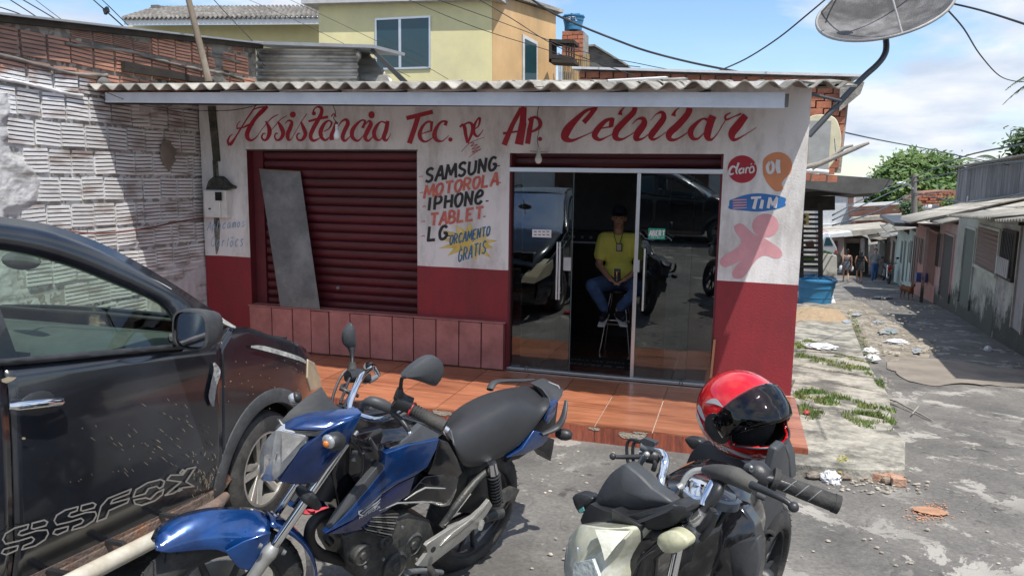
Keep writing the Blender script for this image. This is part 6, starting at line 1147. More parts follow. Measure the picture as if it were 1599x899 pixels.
# ================================================================== VEHICLE FRAMES
class Fr:
    # local frame on the sloping road: x forward, y left, z up; loc() cuts a viewing ray with one of its planes
    def __init__(s, x, y, h, lean=0.0, z=None):
        n = Vector((0, .06, 1)).normalized(); f = Vector((math.cos(h), math.sin(h), 0)); f = (f - n * f.dot(n)).normalized(); l = n.cross(f)
        c, sn = math.cos(lean), math.sin(lean); l2 = l * c - n * sn; n2 = n * c + l * sn
        s.o = Vector((x, y, ground(x, y) if z is None else z)); s.f, s.l, s.n = f, l2, n2
        s.M = Matrix((f, l2, n2)).transposed().to_4x4(); s.M.translation = s.o; s.I = s.M.inverted()
    def loc(s, px, py, ax='y', v=0.0):
        a = {'x': s.f, 'y': s.l, 'z': s.n}[ax]; return s.I @ onP(px, py, s.o + a * v, a)
def panel(pts, d): mb = MB(); return mb.prism(pts, d)
PAINT = mat('black_car_paint', (0.006, 0.007, 0.010), .20, var=.3, scale=2, col2=(0.030, 0.035, 0.045), mixpos=(.35, .75), bump=.015, bscale=4, coat=.8, obj=True)
TRIM = mat('faded_black_trim', (0.045, 0.048, 0.052), .6, var=.3, scale=8, col2=(.08, .082, .088), bump=.1, obj=True)
CREAM = mat('yellowed_white_metal', (0.60, 0.55, 0.40), .35, var=.12, scale=6, col2=(.5, .42, .28), bump=.03, obj=True)
RUST = mat('rusty_sill', (0.16, 0.12, 0.10), .8, var=.4, scale=14, col2=(.32, .15, .08), mixpos=(.5, .7), bump=.4, obj=True)
RIMM = mat('alloy_rim', (0.40, 0.39, 0.36), .4, metal=.6, var=.2, scale=9, bump=.05, obj=True)
CARG = glass('car_glass', (0.76, 0.86, 0.79))
LENS = mat('clear_lens', (0.44, 0.46, 0.48), .06, metal=.5, var=.4, scale=14, bump=.05, bscale=10, coat=1, obj=True)
CF = Fr(-3.36, -3.6, math.radians(90.9))
CR = thing('black_hatchback', 'dusty black hatchback with outlined lettering along its door, filling the left foreground', 'car', CF.M)
def yside(z, x=-1.0):
    y = .885 - .16 * max(0, .62 - z) ** 1.5 - .25 * max(0, z - .85) ** 2 if z < 1.13 else .8654 - .43 * (z - 1.13)
    if x > .1: y -= .42 * (x - .1) ** 1.6
    if x < -2.9: y -= .2 * (-2.9 - x) ** 1.5
    return y
def SP(px, py, lift=0.0):
    off = .86
    for _ in range(5): p = CF.loc(px, py, 'y', -(off + lift)); off = yside(p.z, p.x)
    return p
def interp(tab, x):
    for (a, b_), (c, d) in zip(tab, tab[1:]):
        if x <= c: return b_ + (d - b_) * max(0, min(1, (x - a) / (c - a) if c != a else 0))
    return tab[-1][1]
def sheet_part(name, x0, x1, lo, hi, m, parent, side=-1, nu=30, nv=14, lift=0.0, th=.012, crease=True):
    mb = MB()
    def g(u, v):
        x = x0 + (x1 - x0) * u; a = lo(x); z = a + (hi(x) - a) * v; y = yside(z, x) + lift + (.008 * math.sin(min(max((z - .42) / .14, 0), 1) * math.pi) if crease else 0)
        return (x, side * y, z)
    mb.grid(g, nu, nv)
    if side > 0: mb.f = [tuple(reversed(f)) for f in mb.f]
    return mb.build(name, m, parent, smooth=45, thick=th)
BELT = [(-3.3, 1.22), (-1.72, 1.175), (-.80, 1.10), (-.50, 1.075)]
WXC, WZC, WR = -.13, .30, .40
FTOP = [(-.56, 1.06), (-.44, 1.15), (-.30, 1.13), (-.13, 1.07), (.1, 1.0), (.30, .92), (.45, .83), (.58, .74), (.70, .62)]
def arch(x, sill=.31, xc=WXC): d = abs(x - xc); return max(sill, WZC + math.sqrt(max(WR * WR - d * d, 0))) if d < WR else sill
for sd in (-1, 1):
    dn_ = 'front_door'
    dr = sheet_part('front_door', -1.715, -.548, lambda x: .30, lambda x: interp(BELT, x), PAINT, CR, sd)
    sheet_part('rear_door', -2.75, -1.725, lambda x: .335 if x > -2.45 else .335 + (-2.45 - x) * 1.6, lambda x: interp(BELT, x), PAINT, CR, sd)
    sheet_part('rear_wing', -3.25, -2.76, lambda x: arch(x, .35, -2.6), lambda x: interp(BELT, x), PAINT, CR, sd)
    fd = sheet_part('front_wing', -.538, .66, lambda x: arch(x) if x < .3 else .30 + 0 * x, lambda x: interp(FTOP, x), PAINT, CR, sd, nu=90)
    # black plastic arch trim
    mb = MB(); A0, A1 = -.10, math.pi + .10; rings = []
    for i in range(33):
        a = A0 + (A1 - A0) * i / 32; rg = []
        for r_, dy in ((.375, -.03), (.38, .016), (.42, .024), (.455, .012), (.46, -.012)):
            x = WXC + r_ * math.cos(a); z = WZC + r_ * math.sin(a); rg.append((x, sd * (yside(z, x) + dy), z))
        rings.append(rg)
    mb.loft(rings, closed=False, caps=False); mb.build('wheel_arch_trim', TRIM, CR, smooth=40, thick=.004)
    mb = MB(); mb.box(-2.3, -.58, min(sd * .84, sd * .87), max(sd * .84, sd * .87), .24, .332); mb.build('sill', RUST, CR, bevel=.01)
    # pillar band, window frame and glass
    top = [(0 - 60, 336), (0, 342), (75, 354), (150, 381), (210, 411), (260, 441), (305, 470), (345, 499), (352, 512)]
    chrome = [(-60, 352), (0, 358), (60, 370), (120, 388), (180, 414), (240, 440), (262, 452)]
    gl_ = [(-60, 384), (0, 389), (60, 400), (120, 418), (180, 442), (225, 461), (255, 477), (272, 500), (286, 541)]
    loT = lambda P: [SP(*p) for p in P]
    def mir(p): return Vector((p.x, p.y if sd < 0 else -p.y, p.z))
    T_, G_ = [mir(p) for p in loT(smoothpath(top, 3))], [mir(p) for p in loT(smoothpath(gl_, 3))]
    n_ = 24
    def res(P, n):
        L = [0]
        for a, b_ in zip(P, P[1:]): L.append(L[-1] + (b_ - a).length)
        out = []
        for i in range(n + 1):
            t_ = L[-1] * i / n; k = 0
            while k < len(L) - 2 and L[k + 1] < t_: k += 1
            out.append(P[k].lerp(P[k + 1], (t_ - L[k]) / max(L[k + 1] - L[k], 1e-6)))
        return out
    Ta, Ga = res(T_, n_), res(G_, n_)
    mb = MB(); mb.loft([[Ta[i], Ta[i].lerp(Ga[i], .5) + Vector((0, sd * .012, 0)), Ga[i]] for i in range(n_ + 1)], closed=False, caps=False); pil = mb.build('window_frame', PAINT, CR, smooth=40, thick=.03)
    mb = MB(); mb.tube([mir(p) + Vector((0, sd * .016, 0)) for p in [SP(*q) for q in smoothpath(chrome, 3)]], .0075, 6); mb.build('bright_trim', WHITE, pil, smooth=60)
    # glass of the front door window
    bl_ = [(-60, 571), (13, 566), (100, 558), (200, 549), (286, 541)]; Bb = res([mir(p) for p in loT(bl_)], n_)
    mb = MB(); mb.loft([[Ga[i], Bb[i]] for i in range(n_ + 1)], closed=False, caps=False); mb.build('window_glass', CARG, CR, smooth=60)
    mb = MB(); mb.tube([p + Vector((0, sd * .012, .004)) for p in Bb], .014, 6); mb.build('window_seal', BLACKP, CR, smooth=60)
    mb = MB(); mb.prism([mir(SP(*q)) + Vector((0, sd * .004, 0)) for q in ((268, 476), (352, 512), (357, 543), (288, 547), (283, 520))], (0, -sd * .02, 0)); mb.build('mirror_sail', TRIM, CR)
    # rear side: glass, roof rail (out of the frame)
    mb = MB(); mb.prism([(-1.75, sd * .80, 1.22), (-2.9, sd * .80, 1.26), (-2.85, sd * .70, 1.56), (-1.75, sd * .68, 1.64)], (0, -sd * .02, 0)); mb.build('rear_window_glass', TEAL, CR)
    mb = MB(); mb.prism([(-1.64, sd * .85, 1.15), (-1.76, sd * .85, 1.16), (-1.76, sd * .665, 1.63), (-1.66, sd * .67, 1.62)], (0, -sd * .03, 0)); mb.build('centre_pillar', BLACKP, CR)
    mb = MB(); mb.tube([(-1.45, sd * .60, 1.665), (-1.6, sd * .60, 1.71), (-2.8, sd * .60, 1.70), (-2.95, sd * .60, 1.65)], .015, 8); mb.build('roof_rail', BLACKP, CR, smooth=60)
    # wheels
    for xc in (WXC, -2.6):
        t_ = MB(); prf = [(.205, -.085), (.215, -.1), (.29, -.105), (.318, -.085), (.325, -.04), (.325, .04), (.318, .085), (.29, .105), (.215, .1), (.205, .085)]
        t_.lathe(prf, (xc, sd * .775, WZC), (0, 1, 0), 48, caps=False); wh = t_.build('wheel', RUBBER, CR, smooth=40)
        for g_ in (-.055, -.02, .02, .055): t_ = MB(); t_.lathe([(.3262, g_ - .004), (.3275, g_), (.3262, g_ + .004)], (xc, sd * .775, WZC), (0, 1, 0), 48, caps=False); t_.build('tread_groove', BLACKP, wh, smooth=60)
        t_ = MB(); t_.lathe([(.212, -.09), (.214, .095), (.20, .098), (.196, .05), (.19, -.08)], (xc, sd * .775, WZC), (0, sd, 0), 40, caps=False); t_.build('rim', RIMM, wh, smooth=40)
        for k in range(5):
            a = k * math.tau / 5 + .5; u = Vector((math.cos(a), 0, math.sin(a))); q = Vector((-math.sin(a), 0, math.cos(a))); c_ = Vector((xc, sd * .845, WZC)); t_ = MB()
            t_.prism([c_ + u * .03 + q * .03, c_ + u * .195 + q * .055 + Vector((0, sd * .018, 0)), c_ + u * .197 + q * .012 + Vector((0, sd * .018, 0)), c_ + u * .10, c_ + u * .197 - q * .012 + Vector((0, sd * .018, 0)), c_ + u * .195 - q * .055 + Vector((0, sd * .018, 0)), c_ + u * .03 - q * .03], (0, -sd * .03, 0)); t_.build('spoke', RIMM, wh, bevel=.004)
        t_ = MB(); t_.lathe([(.001, .012), (.035, .012), (.04, 0), (.06, -.02)], (xc, sd * .85, WZC), (0, sd, 0), 20, caps=False); t_.build('hub_cap', RIMM, wh, smooth=40)
        t_ = MB(); t_.lathe([(.19, -.02), (.001, -.02)], (xc, sd * .78, WZC), (0, sd, 0), 24, caps=False); t_.build('brake_disc', TRIM, wh)
# inner wings, floor, bumper, hood, roof, windscreen
mb = MB(); mb.box(-3.2, -.55, -.80, .80, .22, .34); mb.build('floor_pan', BLACKP, CR)
mb = MB(); mb.box(-.56, .5, -.60, .60, .3, .95); mb.build('engine_bay', BLACKP, CR)
mb = MB()
def hood(u, v):
    x = -.40 + .98 * u; yy = (2 * v - 1); zt = interp(FTOP, x); w_ = yside(zt, x) - .045 - .10 * u; return (x + .06 * (1 - yy * yy) * u, yy * w_, zt + .035 * (1 - yy ** 2) + .012 * (1 if abs(yy) < .93 else 0) - (.03 if abs(yy) > .99 else 0))
mb.grid(hood, 20, 30); mb.build('bonnet', TRIM if False else PAINT, CR, smooth=40, thick=.01)
mb = MB()
for k in range(1): pass
rings = []
for i in range(25):
    a = -math.pi / 2 + math.pi * i / 24; rx, ry = .34, .80
    rings.append([(.42 + (rx + d) * math.cos(a), (ry + d * .2) * math.sin(a), z) for d, z in ((-.03, .22), (.0, .30), (.02, .45), (.0, .60), (-.06, .66), (-.12, .70))])
mb.loft(rings, closed=False, caps=False); mb.build('front_bumper', PAINT, CR, smooth=40, thick=.01)
mb = MB(); mb.box(.60, .70, -.45, .45, .60, .74); mb.build('grille', BLACKP, CR)
for sd in (-1, 1):
    P = [SP(*q) for q in ((478, 560), (489, 566), (498, 590), (500, 605), (483, 611), (477, 590))]; P = [Vector((p.x, p.y if sd < 0 else -p.y, p.z)) + Vector((.004, sd * .012, .0)) for p in P]
    mb = MB(); mb.prism(P, (-.04, -sd * .22, 0)); mb.build('headlight', CREAM, CR, bevel=.008)
mb = MB(); mb.grid(lambda u, v: (-1.35 - 1.75 * u, (2 * v - 1) * (.64 - .04 * u), 1.625 + .06 * math.sin(u * math.pi * .8 + .15) + .03 * (1 - (2 * v - 1) ** 2) - .06 * u * u), 14, 16); mb.build('roof', PAINT, CR, smooth=40, thick=.02)
mb = MB(); mb.grid(lambda u, v: ((lambda yy: (-.42 - .97 * u + .07 * (1 - yy * yy), yy * (.80 - .155 * u), 1.13 + .53 * u ** .88))(2 * v - 1)), 12, 14); mb.build('windscreen', CARG, CR, smooth=60)
mb = MB(); mb.grid(lambda u, v: ((lambda yy: (-3.1 - .22 * (1 - u), yy * (.76 - .14 * u), 1.15 + .48 * u))(2 * v - 1)), 4, 10); mb.build('rear_screen', TEAL, CR, smooth=60)
mb = MB(); mb.box(-3.34, -3.2, -.78, .78, .35, 1.18); mb.build('tailgate', PAINT, CR, bevel=.04)
mb = MB(); mb.tube([(-.46, -.62, 1.165), (-.62, -.2, 1.20), (-.66, .1, 1.20)], .009, 6); mb.build('wiper', BLACKP, CR, smooth=60); mb = MB(); mb.tube([(-.46, .05, 1.165), (-.60, .4, 1.19), (-.62, .62, 1.19)], .009, 6); mb.build('wiper', BLACKP, CR, smooth=60)
DASH = mat('dashboard_grey_green', (.05, .06, .055), .7, var=.3, scale=8, bump=.1, obj=True)
mb = MB(); mb.loft([[(-.45, y, 1.10), (-.70, y, 1.11), (-.88, y, 1.06 + (.03 if y > 0 else 0)), (-.97, y, .96), (-.92, y, .75), (-.5, y, .7)] for y in (-.79, -.5, 0, .25, .5, .79)]); ds = mb.build('dashboard', DASH, CR, smooth=40)
for y0, y1 in ((-.62, -.36), (-.12, .12)):
    mb = MB(); mb.box(-.965, -.955, y0, y1, .985, 1.04); mb.build('air_vent', BLACKP, ds)
mb = MB(); mb.tube([(-1.12 + .07 * math.sin(a), .37 + .18 * math.cos(a), .96 + .16 * math.sin(a)) for a in [i * math.tau / 28 for i in range(28)]], .015, 8, closed=True); mb.build('steering_wheel', BLACKP, CR, smooth=60)
SEAT = mat('seat_fabric', (.05, .052, .055), .95, bump=.3, obj=True)
for y in (-.36, .36):
    mb = MB(); mb.box(-1.95, -1.35, y - .25, y + .25, .45, .62); st_ = mb.build('seat', SEAT, CR, bevel=.05); mb = MB(); mb.prism([(-1.85, y - .24, .6), (-2.05, y - .24, .6), (-2.3, y - .22, 1.22), (-2.15, y - .22, 1.25)], (0, .47, 0)); mb.build('backrest', SEAT, st_, bevel=.04); mb = MB(); mb.box(-2.3, -2.2, y - .12, y + .12, 1.26, 1.42); mb.build('headrest', SEAT, st_, bevel=.04)
mb = MB(); c_ = CF.loc(33, 407, 'y', -.05); mb.ell((c_.x, -.05, c_.z), .025, .12, .045, 14, 8); rm = mb.build('interior_mirror', TRIM, CR, smooth=60); mb = MB(); mb.tube([(c_.x, -.05, c_.z + .03), (c_.x + .06, -.05, c_.z + .12)], .01, 6); mb.build('stalk', TRIM, rm)
# door furniture on the visible side
mb = MB(); c_ = SP(57, 631); mb.ell((c_.x, c_.y - .0, c_.z), .085, .014, .05, 24, 8); mb.build('handle_recess', BLACKP, CR, smooth=60)
h0, h1 = SP(14, 634, .03), SP(97, 626, .03); mb = MB(); mb.tube([h0, h0.lerp(h1, .1) + Vector((0, -.012, 0)), h0.lerp(h1, .5) + Vector((0, -.018, .002)), h0.lerp(h1, .9) + Vector((0, -.012, 0)), h1], [.012, .017, .018, .017, .012], 10); mb.build('door_handle', CHROME, CR, smooth=60)
# door mirror
mc = CF.loc(313, 512, 'y', -1.0); mb = MB(); rings = []
for k, (dx, sy, sz) in enumerate(((-.075, .085, .082), (-.070, .098, .092), (-.02, .10, .094), (.05, .085, .078), (.09, .04, .04))):
    rings.append([(mc.x + dx, mc.y + sy * math.copysign(abs(math.cos(a)) ** .6, math.cos(a)), mc.z + sz * math.copysign(abs(math.sin(a)) ** .6, math.sin(a))) for a in [i * math.tau / 20 for i in range(20)]])
mb.loft(rings, True, False); mb.face(range(len(mb.v) - 20, len(mb.v))); mm = mb.build('door_mirror', TRIM, CR, smooth=50)
mb = MB(); mb.v = [(mc.x - .062, mc.y + .083 * math.copysign(abs(math.cos(a)) ** .6, math.cos(a)), mc.z + .078 * math.copysign(abs(math.sin(a)) ** .6, math.sin(a))) for a in [i * math.tau / 20 for i in range(20)]]; mb.face(range(20)); mb.build('mirror_glass', CHROME, mm)
mb = MB(); mb.box(mc.x - .03, mc.x + .05, mc.y + .06, -.84, mc.z - .075, mc.z - .035); mb.build('mirror_arm', TRIM, mm, bevel=.01)
# step tube
tb_ = [CF.loc(*q, 'y', -.985) for q in ((60, 935), (130, 898), (215, 855), (292, 815))]; mb = MB(); mb.tube(tb_, .036, 16); mb.build('step_tube', mat('dull_white_tube', (.52, .50, .43), .35, var=.2, scale=7, col2=(.40, .34, .26), bump=.05, obj=True), CR, smooth=60)
te = [CF.loc(*q, 'y', -.985) for q in ((291, 815.5), (318, 801))] + [CF.loc(340, 787, 'y', -.95), CF.loc(352, 774, 'y', -.90)]; mb = MB(); mb.tube(te, [.036, .035, .032, .022], 16); mb.build('step_end', RUST, CR, smooth=60)
for q in ((95, 895), (185, 848), (268, 806)): p = CF.loc(q[0], q[1], 'y', -.93); mb = MB(); mb.box(p.x - .012, p.x + .012, -.96, -.87, p.z - .006, p.z + .010); mb.build('step_bracket', BLACKP, CR)
mb = MB(); mb.prism([SP(*q, .008) for q in ((-60, 950), (40, 902), (345, 760), (357, 740), (362, 748), (345, 772), (-60, 968))], (0, .03, 0)); mb.build('sill_moulding', RUST, CR)
# dents, scratches, mud, lettering
fs = lambda sc, ox, oy: (lambda u, v, h: SP(ox + u / sc, oy + v / sc, h + .009))
ik = Ink(fs(1, 0, 0), .0105); ik.stroke([(334, 566, 3), (339, 580, 11), (334, 600, 10), (331, 620, 10), (333, 634, 3)]); ik.build('bare_metal_dent', mat('bare_dented_metal', (.36, .37, .36), .35, metal=.3, var=.5, scale=30, bump=.6, bscale=40, obj=True), CR)
ik = Ink(fs(1, 0, 0), .0095); MUD = mat('dried_mud', (.30, .25, .17), .95, var=.3, bump=.2, obj=True); r = random.Random(4)
for _ in range(70):
    x = r.gauss(235, 62); y = r.gauss(690, 32) + (235 - x) * .16
    if 20 < x < 338: L_ = r.uniform(1.5, 9) * (1 if x > 130 else .4); a_ = r.uniform(.5, .95); ik.stroke([(x, y, .5), (x + L_ * math.cos(a_), y + L_ * math.sin(a_), r.uniform(.3, .9))], 1)
for _ in range(70): x = r.gauss(320, 14); y = r.gauss(745, 20); x < 341 and ik.stroke([(x, y, 1.2), (x + r.uniform(-2, 3), y + r.uniform(1, 7), .8)], 1)
for _ in range(30): x = r.uniform(350, 480); y = r.uniform(560, 640); ik.stroke([(x, y, .8), (x + .8, y + 1.4, .8)], 1)
ik.poly([(2, 592), (12, 588), (26, 589), (20, 594), (10, 598), (3, 596)]); ik.blob(37, 684, 3, 2); ik.build('mud_splashes', MUD, CR, kind='stuff')
SL = mat('silver_outline', (.42, .40, .37), .4, metal=.4, bump=0, obj=True)
ik = Ink(fs(3.472, 0, 640), .010)
A = [(170,640),(175,612),(240,595),(258,605),(248,625),(185,642),(170,640)]; Bs = [(155,618),(80,638),(30,668),(15,700),(30,724),(100,708),(172,686),(186,698),(175,715),(128,734),(118,755),(190,735),(245,700),(262,668),(255,648),(200,652),(120,678),(98,674),(110,655),(148,642),(155,618)]; Cc = [(8,775),(22,752),(98,733),(92,757),(35,782),(8,775)]
def out_(P, sh=(0, 0), sc=1.0, o=(0, 0)): ik.stroke([((x - o[0]) * sc + o[0] + sh[0], (y - o[1]) * sc + o[1] + sh[1], 8) for x, y in P], 1)
for P in (A, Bs, Cc): out_(P); out_(P, (279, -107), .93, (8, 775))
for P in ([(525,603),(548,520),(585,478),(712,427),(700,452),(612,486),(600,506),(700,478),(692,500),(592,543),(575,584),(525,603)], [(722,470),(738,430),(800,393),(870,375),(892,385),(884,412),(866,424),(848,412),(805,424),(788,452),(722,470)], [(725,486),(790,474),(815,482),(852,446),(888,428),(880,458),(840,490),(770,515),(732,507),(725,486)], [(895,461),(982,388),(905,378),(925,352),(990,350),(1015,318),(1062,308),(1008,388),(1052,412),(990,420),(940,450),(895,461)], [(975,340),(990,322),(1000,326),(985,345),(975,340)], [(962,437),(975,424),(986,430),(972,438),(962,437)]): out_(P)
ik.build('door_lettering', SL, CR)
ik = Ink(fs(1, 0, 0), .0135); ik.stroke([(392, 541, 3), (410, 543, 7), (440, 551, 7), (468, 560, 6), (478, 566, 3)]); ik.stroke([(338, 492, 4), (352, 503, 6), (368, 511, 3)]); ik.build('worn_lacquer', mat('worn_lacquer', (.35, .35, .33), .6, var=.6, scale=25, bump=.2, obj=True), CR)
mb = MB(); mb.tube([SP(346, 500, .004), SP(347, 507, .004), SP(341, 516, .004)], .004, 5); mb.build('white_scrape', WHITE, CR)
# ================================================================== MOTORCYCLES
BLUEP = mat('blue_metallic_paint', (0.003, 0.022, 0.10), .2, metal=.4, var=.3, scale=5, col2=(0.008, 0.075, 0.28), mixpos=(.42, .68), bump=0, coat=1, obj=False); BLK_G = mat('gloss_black', (0.008, 0.008, 0.010), .14, var=.3, scale=8, bump=.01, coat=.8)
SEATM = mat('matt_seat_vinyl', (0.028, 0.029, 0.032), .45, var=.15, scale=10, bump=.12, bscale=320); GREYP = mat('grey_plastic', (.045, .048, .053), .5, var=.2, scale=9, bump=.06, bscale=120); CAST = mat('cast_aluminium', (.40, .40, .38), .38, metal=.6, var=.2, scale=14, bump=.05); ENG = mat('dirty_engine_grey', (.035, .038, .04), .5, metal=.3, var=.4, scale=16, col2=(.09, .088, .08), bump=.15)
ORL = mat('amber_lens', (.55, .16, .02), .15, bump=0, coat=.6); CLENS = mat('cloudy_indicator_lens', (.46, .45, .30), .15, var=.2, scale=30, bump=.1, coat=.8); SHINY = mat('reflector_chrome', (.75, .76, .78), .16, metal=.9, var=.3, scale=20, bump=.3, bscale=14)
Fr.P = lambda s, x, y, z: s.o + s.f * x + s.l * y + s.n * z
Fr.W = lambda s, px, py, v=0.0, ax='y': onP(px, py, s.o + {'x': s.f, 'y': s.l, 'z': s.n}[ax] * v, {'x': s.f, 'y': s.l, 'z': s.n}[ax])
def pr_(p, px): return px / FPX * (p - CAM).dot(FW)
def wt(name, pts, r, m, parent, n=10, k=4, mb=None, flat=1.0):
    # tube through world points with radii given in picture pixels
    rr_ = r if isinstance(r, (list, tuple)) else [r] * len(pts); Q = smoothpath([tuple(p) + (pr_(p, q),) for p, q in zip(pts, rr_)], k)
    mb = MB(); mb.tube([q[:3] for q in Q], [q[3] for q in Q], n, flat=flat); return mb.build(name, m, parent, world=True, smooth=60)
def plate_(name, fr, pts, th, m, parent, bulge=0.0, bev=.003, mirror=False, k=1, back=None):
    # an outline with its own distance, thickness and a domed outer face; pts are (px, py, offset from the centre plane)
    P = [fr.W(a, b_, c) for a, b_, c in pts]
    if k > 1: P = [Vector(q) for q in smoothpath([tuple(p) for p in P] + [tuple(P[0])], k)[:-1]]
    out = []
    for s_ in ((1, -1) if mirror else (1,)):
        Q = P if s_ > 0 else [p - fr.l * 2 * ((p - fr.o).dot(fr.l)) for p in P]; nrm = fr.l * s_
        c = sum(Q, Vector()) / len(Q); n = len(Q); mb = MB(); mid = [q.lerp(c, .35) + nrm * bulge * .8 for q in Q]; inn = [q.lerp(c, .7) + nrm * bulge * 1.05 for q in Q]; bk = [q - nrm * th for q in Q]
        mb.loft([bk, Q, mid, inn], True, False); mb.v.append(tuple(c + nrm * bulge * 1.1)); z = len(mb.v) - 1
        for i in range(n): mb.face((3 * n + i, 3 * n + (i + 1) % n, z))
        mb.face(list(range(n))[::-1]); out.append(mb.build(name, m, parent, world=True, smooth=38, bevel=bev))
    return out[0]
def solid(name, P, th, m, parent, bev=.003, bulge=0.0, k=1):
    # world-space outline thickened away from the viewer side by th
    if k > 1: P = [Vector(q) for q in smoothpath([tuple(p) for p in P] + [tuple(P[0])], k)[:-1]]
    c = sum(P, Vector()) / len(P); nn = Vector()
    for i in range(len(P)): nn += (P[i] - c).cross(P[(i + 1) % len(P)] - c)
    nn.normalize()
    if nn.dot(CAM - c) < 0: nn = -nn
    n = len(P); mb = MB(); mid = [q.lerp(c, .4) + nn * bulge * .8 for q in P]; bk = [q - nn * th for q in P]; mb.loft([bk, P, mid], True, False); mb.v.append(tuple(c + nn * bulge)); z = len(mb.v) - 1
    for i in range(n): mb.face((2 * n + i, 2 * n + (i + 1) % n, z))
    mb.face(list(range(n))[::-1]); return mb.build(name, m, parent, world=True, smooth=38, bevel=bev)
def bike_wheel(fr, c, R_, parent, wtyre=.052, spokes=5, rimm=BLACKP, disc=True):
    ax = fr.l; u = fr.f; v = u.cross(ax).normalized() * -1
    def ring(prof, m, name, par): mb = MB(); mb.loft([[c + (u * math.cos(a) + v * math.sin(a)) * r_ + ax * h for r_, h in prof] for a in [i * math.tau / 56 for i in range(57)]], closed=True, caps=False); return mb.build(name, m, par, world=True, smooth=50)
    prof = [(R_ - .085 + .085 * max(0, math.cos(t)) * 1.0 - .012 * max(0, -math.cos(t)), wtyre * math.sin(t)) for t in [i * math.tau / 16 for i in range(16)]]
    wl = ring(prof, RUBBER, 'wheel', parent)
    mb = MB()
    for k in range(40):
        a = k * math.tau / 40
        for sg in (-1, 1):
            d = u * math.cos(a) + v * math.sin(a); tdir = -u * math.sin(a) + v * math.cos(a); p0 = c + d * (R_ + .0006) + ax * sg * .004; p1 = c + d * (R_ - .016) + ax * sg * .036 + tdir * .022; mb.tube([p0, p1], .0022, 4)
    mb.build('tread_groove', BLACKP, wl, world=True, kind='stuff')
    ring([(R_ - .108, -.032), (R_ - .082, -.036), (R_ - .082, .036), (R_ - .108, .032)], rimm, 'rim', wl)
    mb = MB(); mb.lathe([(.035, -.06), (.045, -.04), (.045, .04), (.035, .06)], c, ax, 20); mb.build('hub', rimm, wl, world=True, smooth=40)
    for k in range(spokes):
        a = k * math.tau / spokes + .3; d = u * math.cos(a) + v * math.sin(a); q = -u * math.sin(a) + v * math.cos(a)
        for e in (-.18, .18):
            mb = MB(); mb.tube([c + d * .03, c + d * (R_ - .1) + q * e * .3], [.016, .011], 6, flat=1.0); mb.build('spoke', rimm, wl, world=True, smooth=40)
    return wl
# ------------------------------------------------------------------ blue bike
BF = Fr(-1.47, -4.38, -1.97, .18); hp = BF.P(.60, 0, 0); FF = Fr(hp.x, hp.y, -1.97 - .30, .18, z=hp.z)
BB = thing('blue_motorcycle', 'blue and black motorcycle with black seat, parked beside the black car in the foreground', 'motorcycle', BF.M)
bike_wheel(BF, BF.W(738, 796, 0), .325, BB); FCn = FF.W(342, 938, 0); bike_wheel(FF, FCn, .315, BB, .046)
mb = MB(); mb.lathe([(.05, -.006), (.12, -.004), (.12, .004), (.05, .006)], FCn - FF.l * .08, FF.l, 30, caps=False); mb.build('brake_disc', CAST, BB, world=True)
# fork
fa, fb = (534, 702), (421, 862)
for s_, a, b_, c_ in ((1, (540, 690), (421, 862), (366, 950)), (-1, (520, 672), (424, 812), (330, 940))):
    v = .10 * s_; P0, P1 = FF.W(a[0], a[1], v), FF.W(b_[0], b_[1], v)
    wt('fork_tube', [P0, P1], 7.5 if s_ > 0 else 6.5, CHROME, BB, 16, 1)
    P2 = P1 + (P1 - P0).normalized() * .26; wt('fork_leg', [P1 - (P1 - P0).normalized() * .03, P1, P1.lerp(P2, .2), P2], [9, 13 if s_ > 0 else 11, 10, 9], CAST, BB, 14, 3)
wt('fork_bolt', [FF.W(441, 861, .13), FF.W(446, 863, .135)], [5, 4], STEEL, BB, 8, 1); wt('fork_bolt', [FF.W(404, 851, .12), FF.W(409, 853, .125)], [5, 4], STEEL, BB, 8, 1)
wt('fork_clamp', [FF.W(468, 764, .05), FF.W(482, 776, .12), FF.W(496, 790, .10)], [8, 11, 7], BLACKP, BB, 8, 2)
# front mudguard: arched shell with a side skirt
up_ = [(240, 846), (252, 826), (285, 808), (330, 797), (375, 796), (405, 798), (424, 808)]; lo_ = [(243, 858), (262, 862), (298, 859), (335, 857), (352, 862), (378, 862), (420, 838)]
A_ = [FF.W(x, y, -.02) for x, y in smoothpath(up_, 3)]; B_ = [FF.W(x, y, .072) for x, y in smoothpath(lo_, 3)]; mb = MB(); n = len(A_)
mb.loft([[A_[i] - FF.l * .055 - FF.n * .02, A_[i], A_[i].lerp(B_[i], .3) + FF.n * .016, A_[i].lerp(B_[i], .62) + FF.n * .012, B_[i]] for i in range(n)], closed=False, caps=False); mb.build('front_mudguard', BLUEP, BB, world=True, smooth=35, thick=.004)
plate_('mudguard_skirt', FF, [(352, 860, .078), (380, 845, .085), (424, 830, .09), (414, 868, .09), (396, 893, .085), (372, 886, .078), (360, 872, .078)], .006, BLUEP, BB, .004)
rings = []
for i in range(18):
    a = -.15 + 1.25 * i / 17; d = -FF.f * math.cos(a - .0) + FF.n * math.sin(a); rings.append([FCn + d * .345 + FF.l * .06, FCn + d * .358 + FF.l * .03, FCn + d * .36, FCn + d * .358 - FF.l * .03, FCn + d * .345 - FF.l * .06])
mb = MB(); mb.loft(rings, closed=False, caps=False); mb.build('rear_of_mudguard', BLUEP, BB, world=True, smooth=50, thick=.004)
